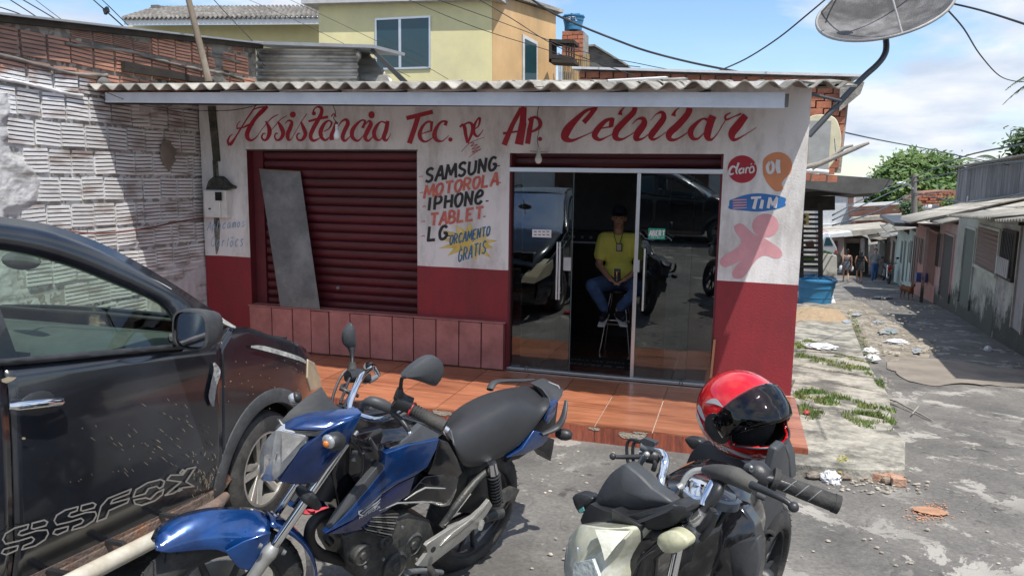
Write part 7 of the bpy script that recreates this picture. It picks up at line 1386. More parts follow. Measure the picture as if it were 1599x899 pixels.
# cowl: lens, side, blue brow, black screen
FW_ = FF.W
solid('headlight_lens', [FW_(432, 670, .10), FW_(481, 680, .13), (FW_(462, 712, .125)), FW_(432, 748, .09), FW_(414, 751, .04), FW_(406, 746, .02), FW_(405, 715, .02), FW_(414, 688, .05)], .05, LENS, BB, .004, .02, 3)
solid('reflector', [FW_(440, 672, .128), FW_(478, 681, .145), FW_(440, 722, .135)], .01, SHINY, BB, .001, -.004)
solid('reflector', [FW_(412, 712, .065), FW_(434, 706, .10), FW_(427, 742, .09), FW_(411, 742, .05)], .01, SHINY, BB, .001, -.004)
plate_('cowl_side', FF, [(510, 669, .16), (566, 646, .15), (545, 690, .15), (528, 712, .15), (492, 756, .14), (462, 757, .12), (434, 752, .10), (448, 728, .115), (470, 700, .135)], .08, BLUEP, BB, .018, .006)
plate_('cowl_brow', FF, [(444, 670, .10), (464, 657, .09), (486, 649, .09), (530, 647, .12), (568, 644, .15), (552, 656, .155), (520, 671, .16), (498, 673, .15)], .05, BLUEP, BB, .010, .006)
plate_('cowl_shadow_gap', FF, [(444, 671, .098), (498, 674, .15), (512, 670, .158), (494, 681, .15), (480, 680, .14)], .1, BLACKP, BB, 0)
solid('screen', [FF.W(*q) for q in ((430, 668, .06), (452, 642, .04), (480, 618, .03), (502, 604, .03), (514, 622, .05), (540, 646, .08), (528, 649, .08), (486, 650, .07), (462, 658, .065), (446, 669, .065))], .02, mat('matt_screen', (.03, .032, .035), .55, var=.2, scale=9, bump=.05), BB, .003, .004)
ik = Ink(lambda u, v, h: FF.W(u, v, .078 + h), .0); ik.stroke([(436, 655, 1), (440, 661, 3), (443, 663, 1)], 1); ik.build('tiny_marking', WI, BB, world=True)
def indicator(fr, c, tip, m, name, par, rpx=12, stalk=None, stalk_r=5):
    t_ = wt(name, [c, c.lerp(tip, .35), c.lerp(tip, .75), tip], [rpx * .55, rpx, rpx * .95, rpx * .5], BLACKP, par, 12, 3)
    if stalk: wt('stalk', stalk, stalk_r, BLACKP, t_, 8, 2)
    return t_
q0, q1 = FF.W(534, 688, .20), FF.W(513, 689, .24); it = indicator(FF, q0, q1, BLACKP, 'indicator', BB, 15); mb = MB(); ax_ = (q1 - q0).normalized(); mb.ell(q1, pr_(q1, 12), pr_(q1, 12), pr_(q1, 7), 14, 8, (FF.n, ax_.cross(FF.n).normalized(), ax_)); mb.build('lens', LENS, it, world=True, smooth=60); mb = MB(); mb.ell(q1 + (q1 - q0).normalized() * .012 - FF.n * .008, .013, .011, .013, 10, 6); mb.build('amber_bulb', ORL, it, world=True, smooth=60)
q0, q1 = FF.W(470, 618, -.19), FF.W(458, 622, -.20); it = indicator(FF, q0, q1, BLACKP, 'indicator', BB, 9); mb = MB(); mb.ell(q1, pr_(q1, 9), pr_(q1, 8), pr_(q1, 9), 12, 8); mb.build('lens', LENS, it, world=True, smooth=60)
# handlebar, grips, levers, mirrors
hb = BB
wt('handlebar', [FF.W(700, 672, .30), FF.W(650, 640, .22), FF.W(618, 648, .14), FF.W(588, 655, .06), FF.W(560, 648, 0), FF.W(545, 640, -.04), FF.W(551, 615, -.10), FF.W(564, 588, -.20), FF.W(578, 576, -.30)], [5, 5, 5, 5, 5, 5, 5.5, 5.5, 5], CHROME, hb, 12, 4)
g0, g1 = FF.W(640, 637, .26), FF.W(694, 666, .36); gr = wt('left_grip', [g0, g0.lerp(g1, .12), g0.lerp(g1, .5), g0.lerp(g1, .95), g1], [9.5, 9, 10, 10.5, 11], RUBBER, hb, 16, 2)
for i in range(12): p = g0.lerp(g1, .10 + i * .075); d = (g1 - g0).normalized(); mb = MB(); mb.tube([p - d * .0018, p + d * .0018], pr_(p, 10.8), 16); mb.build('grip_ring', RUBBER, gr, world=True, smooth=50)
p = FF.W(643, 639, .265); d = (g1 - g0).normalized(); mb = MB(); mb.tube([p - d * .003, p + d * .003], pr_(p, 12.5), 18); mb.build('red_ring', mat('red_rubber', (.5, .03, .04), .5, bump=0), gr, world=True, smooth=50)
wt('switch_box', [FF.W(619, 622, .24), FF.W(628, 628, .25), FF.W(640, 634, .26)], [15, 14, 12], BLACKP, hb, 8, 2); wt('switch_box', [FF.W(632, 622, .25), FF.W(645, 626, .27)], [7, 6], BLACKP, hb, 6, 1)
wt('lever_perch', [FF.W(567, 632, .14), FF.W(578, 626, .18), FF.W(598, 632, .20), FF.W(617, 642, .21)], [4, 8, 9, 7], GREYP, hb, 10, 3); wt('clutch_lever', [FF.W(614, 646, .22), FF.W(626, 655, .25), FF.W(636, 668, .28), FF.W(641, 677, .29)], [5, 4.5, 4, 3], BLACKP, hb, 8, 3); p = FF.W(640, 676, .29); mb = MB(); mb.ell(p, pr_(p, 4.5), pr_(p, 4.5), pr_(p, 4.5), 12, 8); mb.build('lever_ball', CHROME, hb, world=True, smooth=60)
def mirror_(fr, outline, v, th, stem, sr, par, boot=None):
    P = [fr.W(a, b_, v) for a, b_ in outline]; m_ = solid('mirror', P, th, GREYP, par, .006, th * .6, 3); wt('mirror_stem', stem, sr, BLACKP, m_, 10, 3)
    if boot: wt('rubber_boot', boot[0], boot[1], RUBBER, m_, 12, 2)
    return m_
mirror_(FF, [(630, 589), (642, 576), (665, 560), (683, 559), (692, 569), (692, 585), (684, 599), (676, 602), (655, 595), (634, 590)], .30, .03, [FF.W(625, 612, .26), FF.W(626, 600, .27), FF.W(628, 590, .29), FF.W(634, 588, .30)], [3.5, 3.2, 3, 3], hb, ([FF.W(622, 622, .25), FF.W(624, 612, .26), FF.W(625, 605, .26)], [8, 6.5, 4.5]))
mirror_(FF, [(549, 505), (554, 512), (556, 528), (556, 540), (551, 545), (543, 544), (537, 536), (537, 522), (542, 512)], -.30, .025, [FF.W(549, 543, -.30), FF.W(550, 556, -.28), FF.W(550, 568, -.26)], [6, 3, 3], hb, ([FF.W(550, 565, -.26), FF.W(550, 578, -.25)], [5, 8]))
wt('brake_reservoir', [FF.W(543, 588, -.22), FF.W(560, 586, -.24), FF.W(573, 590, -.26)], [10, 12, 9], BLACKP, hb, 8, 2); wt('right_lever', [FF.W(540, 600, -.2), FF.W(532, 606, -.16), FF.W(560, 618, -.13)], [2.5, 3.5, 3], BLACKP, hb, 8, 2)
wt('throttle_end', [FF.W(574, 572, -.30), FF.W(582, 570, -.34), FF.W(591, 586, -.35)], [7, 4, 4], CHROME, hb, 8, 2); wt('throttle_end', [FF.W(577, 594, -.26), FF.W(588, 588, -.30)], [5, 4], STEEL, hb, 8, 1)
for P in ([(541, 578, -.22), (531, 590, -.2), (522, 612, -.15), (517, 632, -.1)], [(546, 590, -.2), (540, 606, -.16), (531, 630, -.08)], [(555, 600, -.16), (545, 618, -.1), (536, 636, -.04)]): wt('cable', [FF.W(*q) for q in P], 2.2, BLACKP, hb, 6, 4)
wt('cable', [FF.W(549, 690, .10), FF.W(560, 700, .1), FF.W(567, 720, .1), FF.W(563, 745, .08)], 2, BLACKP, hb, 6, 4); wt('cable', [FF.W(572, 628, .12), FF.W(560, 640, .1), FF.W(548, 660, .08)], 2.4, BLACKP, hb, 6, 4)
# frame core between the panels
BW_ = BF.W
plate_('frame_core', BF, [(545, 650, .06), (600, 640, .07), (690, 668, .07), (720, 720, .07), (700, 760, .07), (650, 790, .06), (560, 830, .06), (530, 800, .06), (520, 740, .06)], .13, BLK_G, BB, .02, .01)
wt('steering_head', [BF.W(540, 680, 0), BF.W(500, 775, 0)], [26, 20], BLACKP, BB, 12, 1)
plate_('dark_shroud', BF, [(548, 680, .09), (596, 668, .10), (606, 700, .12), (596, 735, .12), (566, 764, .10), (545, 740, .09)], .05, BLK_G, BB, .02)
rs_ = random.Random(2)
for i in range(9): x, y = rs_.uniform(548, 590), rs_.uniform(672, 745); wt('bracket', [BW_(x, y, .11), BW_(x + rs_.uniform(-14, 14), y + rs_.uniform(4, 20), .115)], rs_.uniform(2, 5), rs_.choice([BLACKP, GREYP, STEEL]), BB, 7, 1)
plate_('tank_top', BF, [(575, 650, .0), (612, 640, .0), (660, 650, .02), (692, 668, .05), (684, 684, .11), (640, 690, .13), (604, 700, .13), (584, 680, .10)], .10, BLK_G, BB, .035, .01, k=2)
plate_('tank_cover', BF, [(608, 700, .135), (634, 684, .13), (659, 663, .11), (687, 678, .12), (684, 686, .135), (650, 694, .145), (622, 702, .145)], .03, GREYP, BB, .006)
plate_('shroud_dark_wedge', BF, [(594, 722, .15), (603, 728, .155), (575, 762, .15), (537, 806, .135), (514, 826, .13), (530, 800, .13), (556, 768, .14)], .03, GREYP, BB, .004, mirror=True)
plate_('shroud_blue', BF, [(603, 707, .155), (640, 694, .155), (686, 685, .15), (682, 700, .15), (668, 728, .155), (648, 742, .155), (622, 754, .155), (592, 774, .15), (550, 812, .14), (508, 833, .13), (537, 806, .137), (575, 762, .152), (601, 730, .157)], .03, BLUEP, BB, .008, mirror=True)
plate_('shroud_lower', BF, [(512, 834, .128), (550, 813, .136), (592, 776, .146), (622, 756, .15), (648, 744, .15), (640, 770, .14), (610, 792, .13), (575, 824, .125), (540, 832, .122)], .03, mat('deep_blue_paint', (.006, .014, .085), .25, coat=.8, bump=0), BB, .006, mirror=True)
# wing-shaped maker's mark
ik = Ink(lambda u, v, h: BF.W(480 + u / 4.208, 700 + v / 4.208, .142 + h), .005); MK = mat('grey_print', (.35, .36, .38), .4, bump=0)
for st in ([(488,300,3),(455,330,10),(400,375,12),(345,412,10)], [(484,325,3),(460,350,9),(410,385,10),(360,425,9)], [(478,348,3),(455,370,8),(420,395,9),(378,430,9)], [(465,372,3),(440,392,8),(400,425,8)], [(340,408,10),(342,430,10),(375,440,6)]): ik.stroke(st)
word(ik, 'HONDA', 340, 462, 478, 388, 16, 3.5, .2, .25); ik.build('maker_mark', MK, BB, world=True)
plate_('side_cover', BF, [(656, 752, .12), (664, 744, .13), (690, 740, .13), (717, 745, .12), (712, 770, .12), (704, 788, .12), (690, 792, .12), (668, 785, .12), (640, 787, .12), (628, 783, .12)], .05, BLK_G, BB, .012)
wt('accent_line', [BW_(632, 780, .14), BW_(650, 768, .145), (BW_(664, 761, .147)), BW_(695, 762, .142)], [.8, 1.6, 1.6, 1], CAST, BB, 6, 1); wt('accent_line', [BW_(592, 797, .14), BW_(620, 785, .14), BW_(660, 783, .135), BW_(690, 785, .13)], [.7, 1.4, 1.4, .8], CAST, BB, 6, 1)
plate_('seat_side_panel', BF, [(676, 726, .135), (682, 702, .14), (688, 686, .14), (700, 690, .14), (714, 715, .14), (722, 738, .13), (715, 746, .125), (690, 742, .125), (668, 740, .13)], .04, BLK_G, BB, .008)
# seat
ns = [((690, 660), (704, 690)), ((706, 640), (714, 715)), ((722, 628), (724, 737)), ((750, 614), (760, 729)), ((775, 607), (790, 715)), ((800, 602), (812, 699)), ((822, 600), (834, 672)), ((842, 603), (850, 645)), ((858, 616), (861, 629))]
rings = []
for (f0, n0) in ns:
    F_ = BF.W(f0[0], f0[1], -.12); N_ = BF.W(n0[0], n0[1], .135); c = F_.lerp(N_, .5)
    w__ = (N_ - F_).dot(BF.l); h_ = max((F_ - N_).dot(BF.n), .02); L_ = lambda a, z: F_ + (N_ - F_) * a + BF.n * z
    h_ = h_ * (1.12 if f0[0] in (775, 800, 822) else .97); rings.append([N_ - BF.n * .01, N_ + BF.l * .008 + BF.n * h_ * .3, N_ - BF.l * .012 + BF.n * h_ * .75, N_ - BF.l * .06 + BF.n * h_ * 1.0, c + BF.n * h_ * .55, F_ + BF.l * .04 + BF.n * .006, F_, F_ - BF.n * .05, c - BF.n * (h_ * .5 + .03)])
mb = MB(); mb.loft(rings); mb.build('seat', SEATM, BB, world=True, smooth=60, sub=2)
wt('seat_piping', [BW_(704, 672, .13), BW_(708, 690, .14)], [1, 1.5], CAST, BB, 6, 1)
plate_('tail_top', BF, [(838, 602, -.02), (858, 594, -.06), (868, 599, -.06), (880, 608, -.02), (878, 618, .04), (862, 640, .10), (858, 622, .06), (848, 608, .02)], .05, GREYP, BB, .006)
ik = Ink(lambda u, v, h: BF.W(u, v, -.03 + h), .012); ik.stroke([(857, 596, 1), (872, 602, 1.6), (874, 606, 1)], 1); ik.build('tail_print', WI, BB, world=True)
plate_('tail_panel', BF, [(792, 714, .135), (815, 700, .14), (834, 672, .14), (850, 676, .135), (858, 683, .13), (848, 695, .13), (822, 708, .13)], .03, BLUEP, BB, .006, mirror=True)
plate_('tail_panel_upper', BF, [(849, 655, .12), (856, 640, .11), (872, 624, .09), (866, 648, .10), (856, 662, .11)], .03, BLUEP, BB, .003, mirror=True)
plate_('tail_core', BF, [(790, 722, .06), (850, 650, .06), (872, 628, .05), (868, 660, .05), (850, 690, .05), (810, 716, .06)], .12, BLACKP, BB, .01)
wt('grab_rail', [BW_(846, 678, .14), BW_(868, 668, .16), BW_(878, 655, .17), BW_(882, 640, .16), BW_(884, 625, .14)], [4, 7.5, 7, 5.5, 3.5], GREYP, BB, 10, 4, flat=.55); wt('grab_rail', [BW_(765, 608, -.15), BW_(772, 597, -.17), BW_(790, 594, -.17), BW_(815, 594, -.16), BW_(834, 592, -.14)], [6, 6, 4.5, 4.5, 2], GREYP, BB, 10, 4, flat=.55)
q0, q1 = BW_(868, 676, .12), BW_(893, 680, .20); indicator(BF, q0, q1, BLACKP, 'rear_indicator', BB, 9)
plate_('rear_mudguard', BF, [(842, 692, .05), (856, 683, .05), (866, 686, .05), (864, 700, .05), (860, 720, .04), (850, 706, .04), (838, 700, .05)], .10, BLACKP, BB, 0)
# suspension, swinging arm, chain case, engine
wt('shock_body', [BW_(768, 722, .15), BW_(770, 738, .15)], [7, 9], CHROME, BB, 12, 1); wt('shock_body', [BW_(770, 738, .15), BW_(775, 786, .15)], [8, 8], BLACKP, BB, 12, 1)
mb = MB(); a = BW_(770, 738, .15); b_ = BW_(775, 784, .15); ax_ = (b_ - a).normalized(); u_ = ax_.orthogonal().normalized(); v_ = ax_.cross(u_); P = [a.lerp(b_, i / 96) + (u_ * math.cos(i * math.tau / 10) + v_ * math.sin(i * math.tau / 10)) * pr_(a, 10) for i in range(97)]; mb.tube(P, pr_(a, 1.9), 6); mb.build('shock_spring', BLACKP, BB, world=True, smooth=60)
wt('subframe_tube', [BW_(764, 732, .12), BW_(742, 752, .12), BW_(715, 785, .12), BW_(690, 822, .11)], [6, 6, 6, 6], ENG, BB, 10, 3); wt('subframe_edge', [BW_(735, 770, .135), BW_(712, 800, .13), BW_(694, 820, .125)], 1.3, CAST, BB, 6, 2)
wt('swinging_arm', [BW_(690, 850, .10), BW_(735, 815, .11), BW_(782, 800, .11)], [9, 8, 9], ENG, BB, 10, 2); plate_('chain_case', BF, [(765, 790, .11), (785, 768, .10), (800, 760, .10), (812, 764, .10), (806, 776, .10), (790, 784, .11), (778, 806, .12), (766, 812, .12)], .02, ENG, BB, .004)
plate_('dark_underseat', BF, [(735, 745, .06), (765, 735, .06), (768, 780, .06), (740, 800, .06), (712, 800, .06)], .1, BLACKP, BB, .01)
plate_('footrest_hanger', BF, [(665, 852, .17), (669, 847, .17), (702, 826, .17), (738, 806, .17), (752, 794, .17), (764, 780, .17), (769, 788, .17), (762, 800, .17), (753, 812, .17), (752, 822, .17), (744, 821, .17), (724, 842, .17), (690, 868, .17), (670, 884, .17), (652, 883, .17), (660, 872, .17), (668, 862, .17)], .018, CAST, BB, .004, .002)
plate_('hanger_ridge', BF, [(706, 832, .178), (742, 804, .178), (762, 783, .178), (758, 792, .178), (744, 808, .178), (716, 832, .178), (688, 852, .178), (696, 842, .178)], .004, mat('polished_cast', (.62, .61, .56), .25, metal=.7, bump=0), BB, .002, .001)
p = BW_(676, 857, .19); mb = MB(); mb.tube([p, p + BF.l * .004], pr_(p, 5), 14); mb.build('hanger_hole', BLACKP, BB, world=True, smooth=50); wt('passenger_peg', [BW_(752, 815, .17), BW_(750, 824, .22)], [5, 4], CAST, BB, 8, 1)
EC = BW_(605, 855, 0); mb = MB(); mb.ell(EC, .17, .11, .14, 20, 12, (BF.f, BF.l, BF.n)); mb.build('crankcase', ENG, BB, world=True, smooth=50)
plate_('engine_block', BF, [(535, 838, .09), (560, 826, .10), (600, 810, .11), (640, 800, .11), (672, 812, .10), (680, 840, .10), (665, 870, .11), (650, 899, .12), (600, 915, .12), (560, 905, .10), (540, 870, .09)], .2, ENG, BB, .02, .012)
for (px, py, r_, v) in ((618, 884, 24, .135), (566, 866, 18, .12), (645, 850, 20, .12), (603, 846, 13, .13)):
    c = BW_(px, py, v); R2 = pr_(c, r_); mb = MB(); mb.lathe([(R2 * 1.05, -.05), (R2, .0), (R2 * .86, .008), (R2 * .8, .004), (R2 * .35, .004), (R2 * .3, .012), (.001, .012)], c, BF.l, 28, caps=False); mb.build('engine_cover', ENG, BB, world=True, smooth=35)
for i in range(9):
    a = BW_(566 + i * 1.5, 826 - i * 3.2, .118); b_ = BW_(606 + i * 1.5, 836 - i * 4.6, .118); mb = MB(); mb.obox((a + b_) / 2, (b_ - a) / 2, BF.l * .02, (b_ - a).cross(BF.l).normalized() * .0022); mb.build('cooling_fin', CAST if i % 2 else ENG, BB, world=True)
for x, y in ((590, 828), (628, 822), (570, 884), (650, 872), (636, 899), (598, 872)): p = BW_(x, y, .15); mb = MB(); mb.tube([p, p + BF.l * .006], pr_(p, 2.6), 6); mb.build('bolt', STEEL, BB, world=True)
wt('exhaust_pipe', [BW_(520, 800, .04), BW_(497, 808, .05), BW_(485, 823, .06), BW_(484, 845, .06), BW_(497, 862, .05), BW_(515, 869, .04), BW_(560, 880, 0)], 9, mat('sooty_exhaust', (.018, .017, .017), .5, metal=.3, bump=.05), BB, 14, 4)
wt('horn', [BW_(508, 838, .03), BW_(516, 846, .03)], [6, 7], BLACKP, BB, 10, 1)
wt('gear_pedal', [BW_(690, 893, .16), BW_(660, 890, .18), BW_(634, 893, .2)], [4, 4, 5], STEEL, BB, 8, 2); wt('footpeg', [BW_(668, 884, .15), BW_(680, 900, .26)], [6, 6], RUBBER, BB, 8, 1); wt('side_stand', [BW_(655, 895, .12), BW_(640, 960, .28)], [4, 4], BLACKP, BB, 8, 1)
# ------------------------------------------------------------------ black bike
KF = Fr(-.12, -4.72, -1.93, .16); kp = KF.P(.5, 0, 0); KS = Fr(kp.x, kp.y, -1.93 - .12, .16, z=kp.z)
KB = thing('black_motorcycle', 'black motorcycle with yellowed headlight seen from the front, a red helmet on its seat', 'motorcycle', KF.M)
bike_wheel(KF, KF.P(-.66, 0, .31), .31, KB); bike_wheel(KS, KS.P(.18, 0, .31), .31, KB, .05)
X = lambda px, py, v, fr=KS: fr.W(px, py, v, 'x')   # planes across the bike
Q3 = lambda L, v, fr=KS: [X(a, b_, v, fr) for a, b_ in L]
K_OFF = .10
solid('headlight_lens', [X(907, 818, .16), X(950, 824, .18), X(988, 825, .14), X(968, 850, .17), X(945, 882, .19), X(940, 912, .20), X(925, 940, .19), X(892, 940, .15), X(881, 905, .13), X(881, 875, .13), X(889, 838, .14)], .10, mat('yellowed_lens', (.46, .46, .36), .10, var=.25, scale=16, col2=(.58, .60, .58), bump=.08, bscale=10, coat=1), KB, .006, .035, 3)
solid('reflector', [X(928, 826, .213), X(984, 829, .17), X(962, 852, .20), X(944, 876, .215), X(938, 852, .215)], .01, mat('yellowed_reflector', (.66, .66, .56), .2, var=.2, scale=20, bump=.2, coat=1), KB, .001, .002)
solid('reflector', [X(895, 878, .20), X(925, 872, .215), X(935, 899, .225), X(930, 930, .22), X(892, 925, .20)], .01, mat('bluish_reflector', (.50, .54, .52), .15, var=.3, scale=24, bump=.3, coat=1), KB, .001, .002)
solid('screen', Q3([(928, 790), (931, 775), (940, 757), (952, 740), (966, 729), (976, 724), (986, 731), (1002, 744), (1020, 762), (1050, 785), (1020, 793), (994, 798), (960, 796)], .06), .05, GREYP, KB, .005, .02, 2)
solid('screen_base', Q3([(906, 812), (912, 797), (922, 786), (930, 791), (960, 797), (994, 799), (1022, 794), (1050, 786), (1072, 791), (1073, 799), (1052, 820), (1030, 827), (966, 825), (910, 822)], .09), .10, BLACKP, KB, .006, .02)
solid('screen_edge', Q3([(992, 813), (1036, 797), (1050, 788), (1056, 790), (1040, 800), (998, 817)], .115), .01, GREYP, KB, .002)
solid('cowl_side', Q3([(988, 825), (1030, 828), (1052, 821), (1062, 822), (1052, 850), (1030, 870), (1024, 900), (1020, 945), (938, 945), (943, 895), (950, 875), (968, 850)], .08), .12, BLK_G, KB, .008, .03)
wt('cowl_crease', [X(984, 906, .12), X(996, 880, .12), X(1016, 862, .12), X(1032, 857, .11)], [.6, 1, 1, .6], GREYP, KB, 6, 3)
plate_('front_filler', KS, [(1000, 820, .02), (1060, 800, .02), (1075, 830, .02), (1060, 900, .02), (1010, 940, .02)], .1, BLACKP, KB, 0)
kq0, kq1 = X(1018, 836, .03), X(1056, 850, .10); it = wt('indicator', [X(1010, 826, .02), X(1022, 833, .05), X(1038, 842, .07), X(1058, 852, .07)], [8, 14, 18, 14], BLACKP, KB, 14, 3); solid('lens', Q3([(1025, 848), (1027, 837), (1038, 830), (1052, 828), (1064, 834), (1074, 844), (1071, 854), (1060, 861), (1046, 864), (1034, 861)], .15), .04, CLENS, it, .004, .012, 3)
solid('indicator', Q3([(893, 776), (898, 771), (908, 770), (926, 777), (922, 786), (912, 796), (906, 802), (901, 797), (896, 787)], -.02), .04, BLACKP, KB, .006, .008, 2); solid('indicator_lens_glint', Q3([(903, 796), (910, 791), (912, 797), (906, 801)], -.005), .004, mat('teal_lens', (.1, .3, .3), .1, bump=0), KB, 0)
wt('fork_tube', [X(1060, 850, .06), X(1036, 960, .10)], [8, 8], CHROME, KB, 16, 1); wt('fork_tube', [X(975, 860, .0), X(950, 960, .04)], [8, 8], CHROME, KB, 16, 1)
# handlebars
wt('handlebar', [X(1001, 708, -.08), X(1020, 704, -.08), X(1034, 708, -.07), X(1038, 722, -.04), X(1033, 745, -.02), X(1031, 762, .0)], [6, 6, 7, 7, 6.5, 6.5], CHROME, KB, 14, 4)
wt('handlebar', [X(1098, 790, .02), X(1105, 772, .0), X(1116, 750, -.03)], [8, 8.5, 8], CHROME, KB, 14, 3); wt('bar_sleeve', [X(1094, 800, .02), X(1112, 780, .01), X(1122, 764, .0), X(1124, 752, -.03)], [8, 9, 9, 8], BLACKP, KB, 12, 3)
wt('handlebar_hidden', [X(1118, 752, -.03), X(1160, 745, -.05), X(1205, 748, -.08), X(1300, 783, -.16)], [7, 7, 7, 7], BLACKP, KB, 12, 3)
wt('master_cylinder', [X(1000, 694, -.04), X(1010, 696, -.05), X(1022, 700, -.06)], [9, 12, 8], STEEL, KB, 8, 1); solid('cylinder_cap', Q3([(998, 687), (1005, 683), (1024, 690), (1021, 697), (1000, 694)], -.03), .02, GREYP, KB, .003); wt('switch_box', [X(1008, 712, -.05), X(1020, 712, -.06), X(1030, 716, -.07)], [10, 12, 9], BLACKP, KB, 10, 2)
wt('brake_lever', [X(1008, 712, -.04), X(985, 713, -.02), X(962, 713, .0)], [4.5, 3.8, 3.4], BLACKP, KB, 10, 2); p = X(957, 712, .0); mb = MB(); mb.ell(p, pr_(p, 5.5), pr_(p, 5.5), pr_(p, 5.5), 14, 8); mb.build('lever_ball', BLACKP, KB, world=True, smooth=60)
for P in ([(998, 688), (984, 686), (979, 696), (980, 718), (984, 728)], [(1001, 690), (991, 690), (988, 702), (989, 720), (990, 732)]): wt('cable', [X(a, b_, -.05) for a, b_ in P], 2.6, BLACKP, KB, 8, 4)
wt('cable_boot', [X(1008, 712, -.03), X(1000, 722, -.03), X(996, 735, -.02)], [5, 5, 4], STEEL, KB, 10, 3); p = X(1010, 709, -.02); mb = MB(); mb.ell(p, pr_(p, 5), pr_(p, 5), pr_(p, 5), 12, 8); mb.build('banjo_bolt', CAST, KB, world=True, smooth=60)
for P in ([(1020, 716), (1023, 724), (1020, 734)], [(1027, 742), (1040, 744), (1046, 746)]): wt('bracket', [X(a, b_, -.05) for a, b_ in P], 4, BLACKP, KB, 8, 2)
wt('clutch_cable_bend', [X(1064, 759, -.01), X(1072, 744, -.02), X(1084, 735, -.03), X(1100, 733, -.04)], [4.6, 4.6, 4.8, 4.8], CAST, KB, 12, 4); wt('cable_nut', [X(1059, 762, 0), X(1066, 757, -.01)], [6.5, 6], CAST, KB, 6, 1); wt('clutch_cable', [X(1062, 762, 0), X(1056, 774, .01), X(1050, 786, .03)], 3.2, BLACKP, KB, 8, 3)
wt('lever_boot', [X(1099, 733, -.03), X(1120, 736, -.02), X(1150, 744, -.02), X(1178, 760, -.03)], [6, 12, 15, 12], mat('dusty_rubber', (.05, .05, .05), .8, var=.3, scale=10, col2=(.08, .078, .072), bump=.1), KB, 14, 4)
lv = wt('clutch_lever', [X(1173, 756, .02), X(1200, 768, .03), X(1225, 780, .03), X(1236, 789, .03)], [6.5, 5.5, 5, 4.5], BLACKP, KB, 12, 3); p = X(1239, 791, .03); mb = MB(); mb.ell(p, pr_(p, 8.5), pr_(p, 8.5), pr_(p, 8.5), 18, 10); mb.build('lever_ball', BLACKP, lv, world=True, smooth=60)
sb = wt('switch_box', [X(1170, 732, -.08), X(1184, 740, -.08), X(1200, 750, -.09)], [17, 21, 15], BLACKP, KB, 10, 2); wt('switch_button', [X(1168, 730, -.04), X(1174, 732, -.03)], [8, 5], GREYP, sb, 10, 1); wt('switch_button', [X(1183, 772, -.05), X(1196, 778, -.05)], [6, 5], GREYP, sb, 8, 1); p = X(1173, 729, -.03); mb = MB(); mb.ell(p, pr_(p, 3), pr_(p, 3), pr_(p, 3), 10, 6); mb.build('button_screw', CAST, sb, world=True, smooth=60)
k0, k1 = X(1205, 747, -.09), X(1308, 787, -.17); gr = wt('left_grip', [k0, k0.lerp(k1, .06), k0.lerp(k1, .12), k0.lerp(k1, .5), k0.lerp(k1, .9), k1], [17, 18, 12.5, 13.5, 14, 14], RUBBER, KB, 20, 2)
d = (k1 - k0).normalized()
for i in range(3):
    t_ = .28 + i * .19; p = k0.lerp(k1, t_); u_ = (CAM - p).normalized(); q = d.cross(u_).normalized(); rp_ = pr_(p, 13.6); mb = MB(); pts_ = [p + (u_ * math.cos(a) + q * math.sin(a)) * rp_ + d * a * -.012 for a in [-.95 + .19 * j for j in range(11)]]; mb.tube(pts_, .0016, 5); mb.build('grip_slash', mat('worn_grip_groove', (.16, .16, .16), .8, bump=0), gr, world=True, smooth=60)
for t_ in (.97,): p = k0.lerp(k1, t_); mb = MB(); mb.tube([p - d * .006, p + d * .008], pr_(p, 15), 20); mb.build('grip_flange', RUBBER, gr, world=True, smooth=50)
for t_ in (.02, .07): p = k0.lerp(k1, t_); mb = MB(); mb.tube([p - d * .003, p + d * .003], pr_(p, 18.5), 20); mb.build('grip_collar', RUBBER, gr, world=True, smooth=50)
# tank, clamp, cap, shroud
TP = lambda px, py, z: KF.W(px, py, z, 'z')
rings = []
for i, (cx_, w0, zt) in enumerate(((.40, .06, .88), (.32, .12, .96), (.22, .155, 1.0), (.08, .16, 1.0), (-.06, .14, .95), (-.18, .10, .88))):
    rings.append([KF.P(cx_, w0 * math.cos(a), zt - .16 + .16 * math.sin(a)) for a in [-.9 + (math.pi + 1.8) * j / 18 for j in range(19)]])
mb = MB(); mb.loft(rings, closed=True, caps=True); mb.build('fuel_tank', BLK_G, KB, world=True, smooth=60)
solid('tank_rim', [TP(a, b_, 1.02) for a, b_ in ((1040, 752), (1058, 740), (1085, 737), (1118, 742), (1140, 760), (1152, 775), (1140, 782), (1120, 776), (1080, 768), (1048, 768))], .02, BLK_G, KB, .004, .01, 2)
solid('yoke', [TP(a, b_, 1.055) for a, b_ in ((1066, 764), (1076, 751), (1098, 744), (1120, 752), (1114, 770), (1104, 783), (1088, 780))], .02, CHROME, KB, .004, .004, 1)
c = TP(1093, 754, 1.07); mb = MB(); mb.lathe([(.031, -.012), (.031, .004), (.026, .009), (.001, .010)], c, KF.n, 24, caps=False); mb.build('steering_nut', CHROME, KB, world=True, smooth=35)
c = TP(1128, 776, 1.01); mb = MB(); mb.lathe([(.05, -.02), (.05, .004), (.04, .008), (.034, .004), (.001, .005)], c, KF.n, 28, caps=False); mb.build('fuel_cap', mat('blue_black_cap', (.02, .03, .045), .25, bump=0, coat=.5), KB, world=True, smooth=35)
for P, r_, m_ in (([(1074, 800), (1086, 812), (1098, 800)], [9, 12, 9], SHINY), ([(1092, 826), (1106, 812), (1114, 795)], [7, 8, 6], BLACKP), ([(1066, 815), (1080, 824), (1090, 832)], [6, 7, 6], CAST), ([(1095, 842), (1108, 824), (1118, 800)], [5, 6, 5], BLACKP)): wt('fork_top', [X(a, b_, .03) for a, b_ in P], r_, m_, KB, 12, 3)
SH_ = lambda L, v: [KF.W(a, b_, v, 'x') for a, b_ in L]
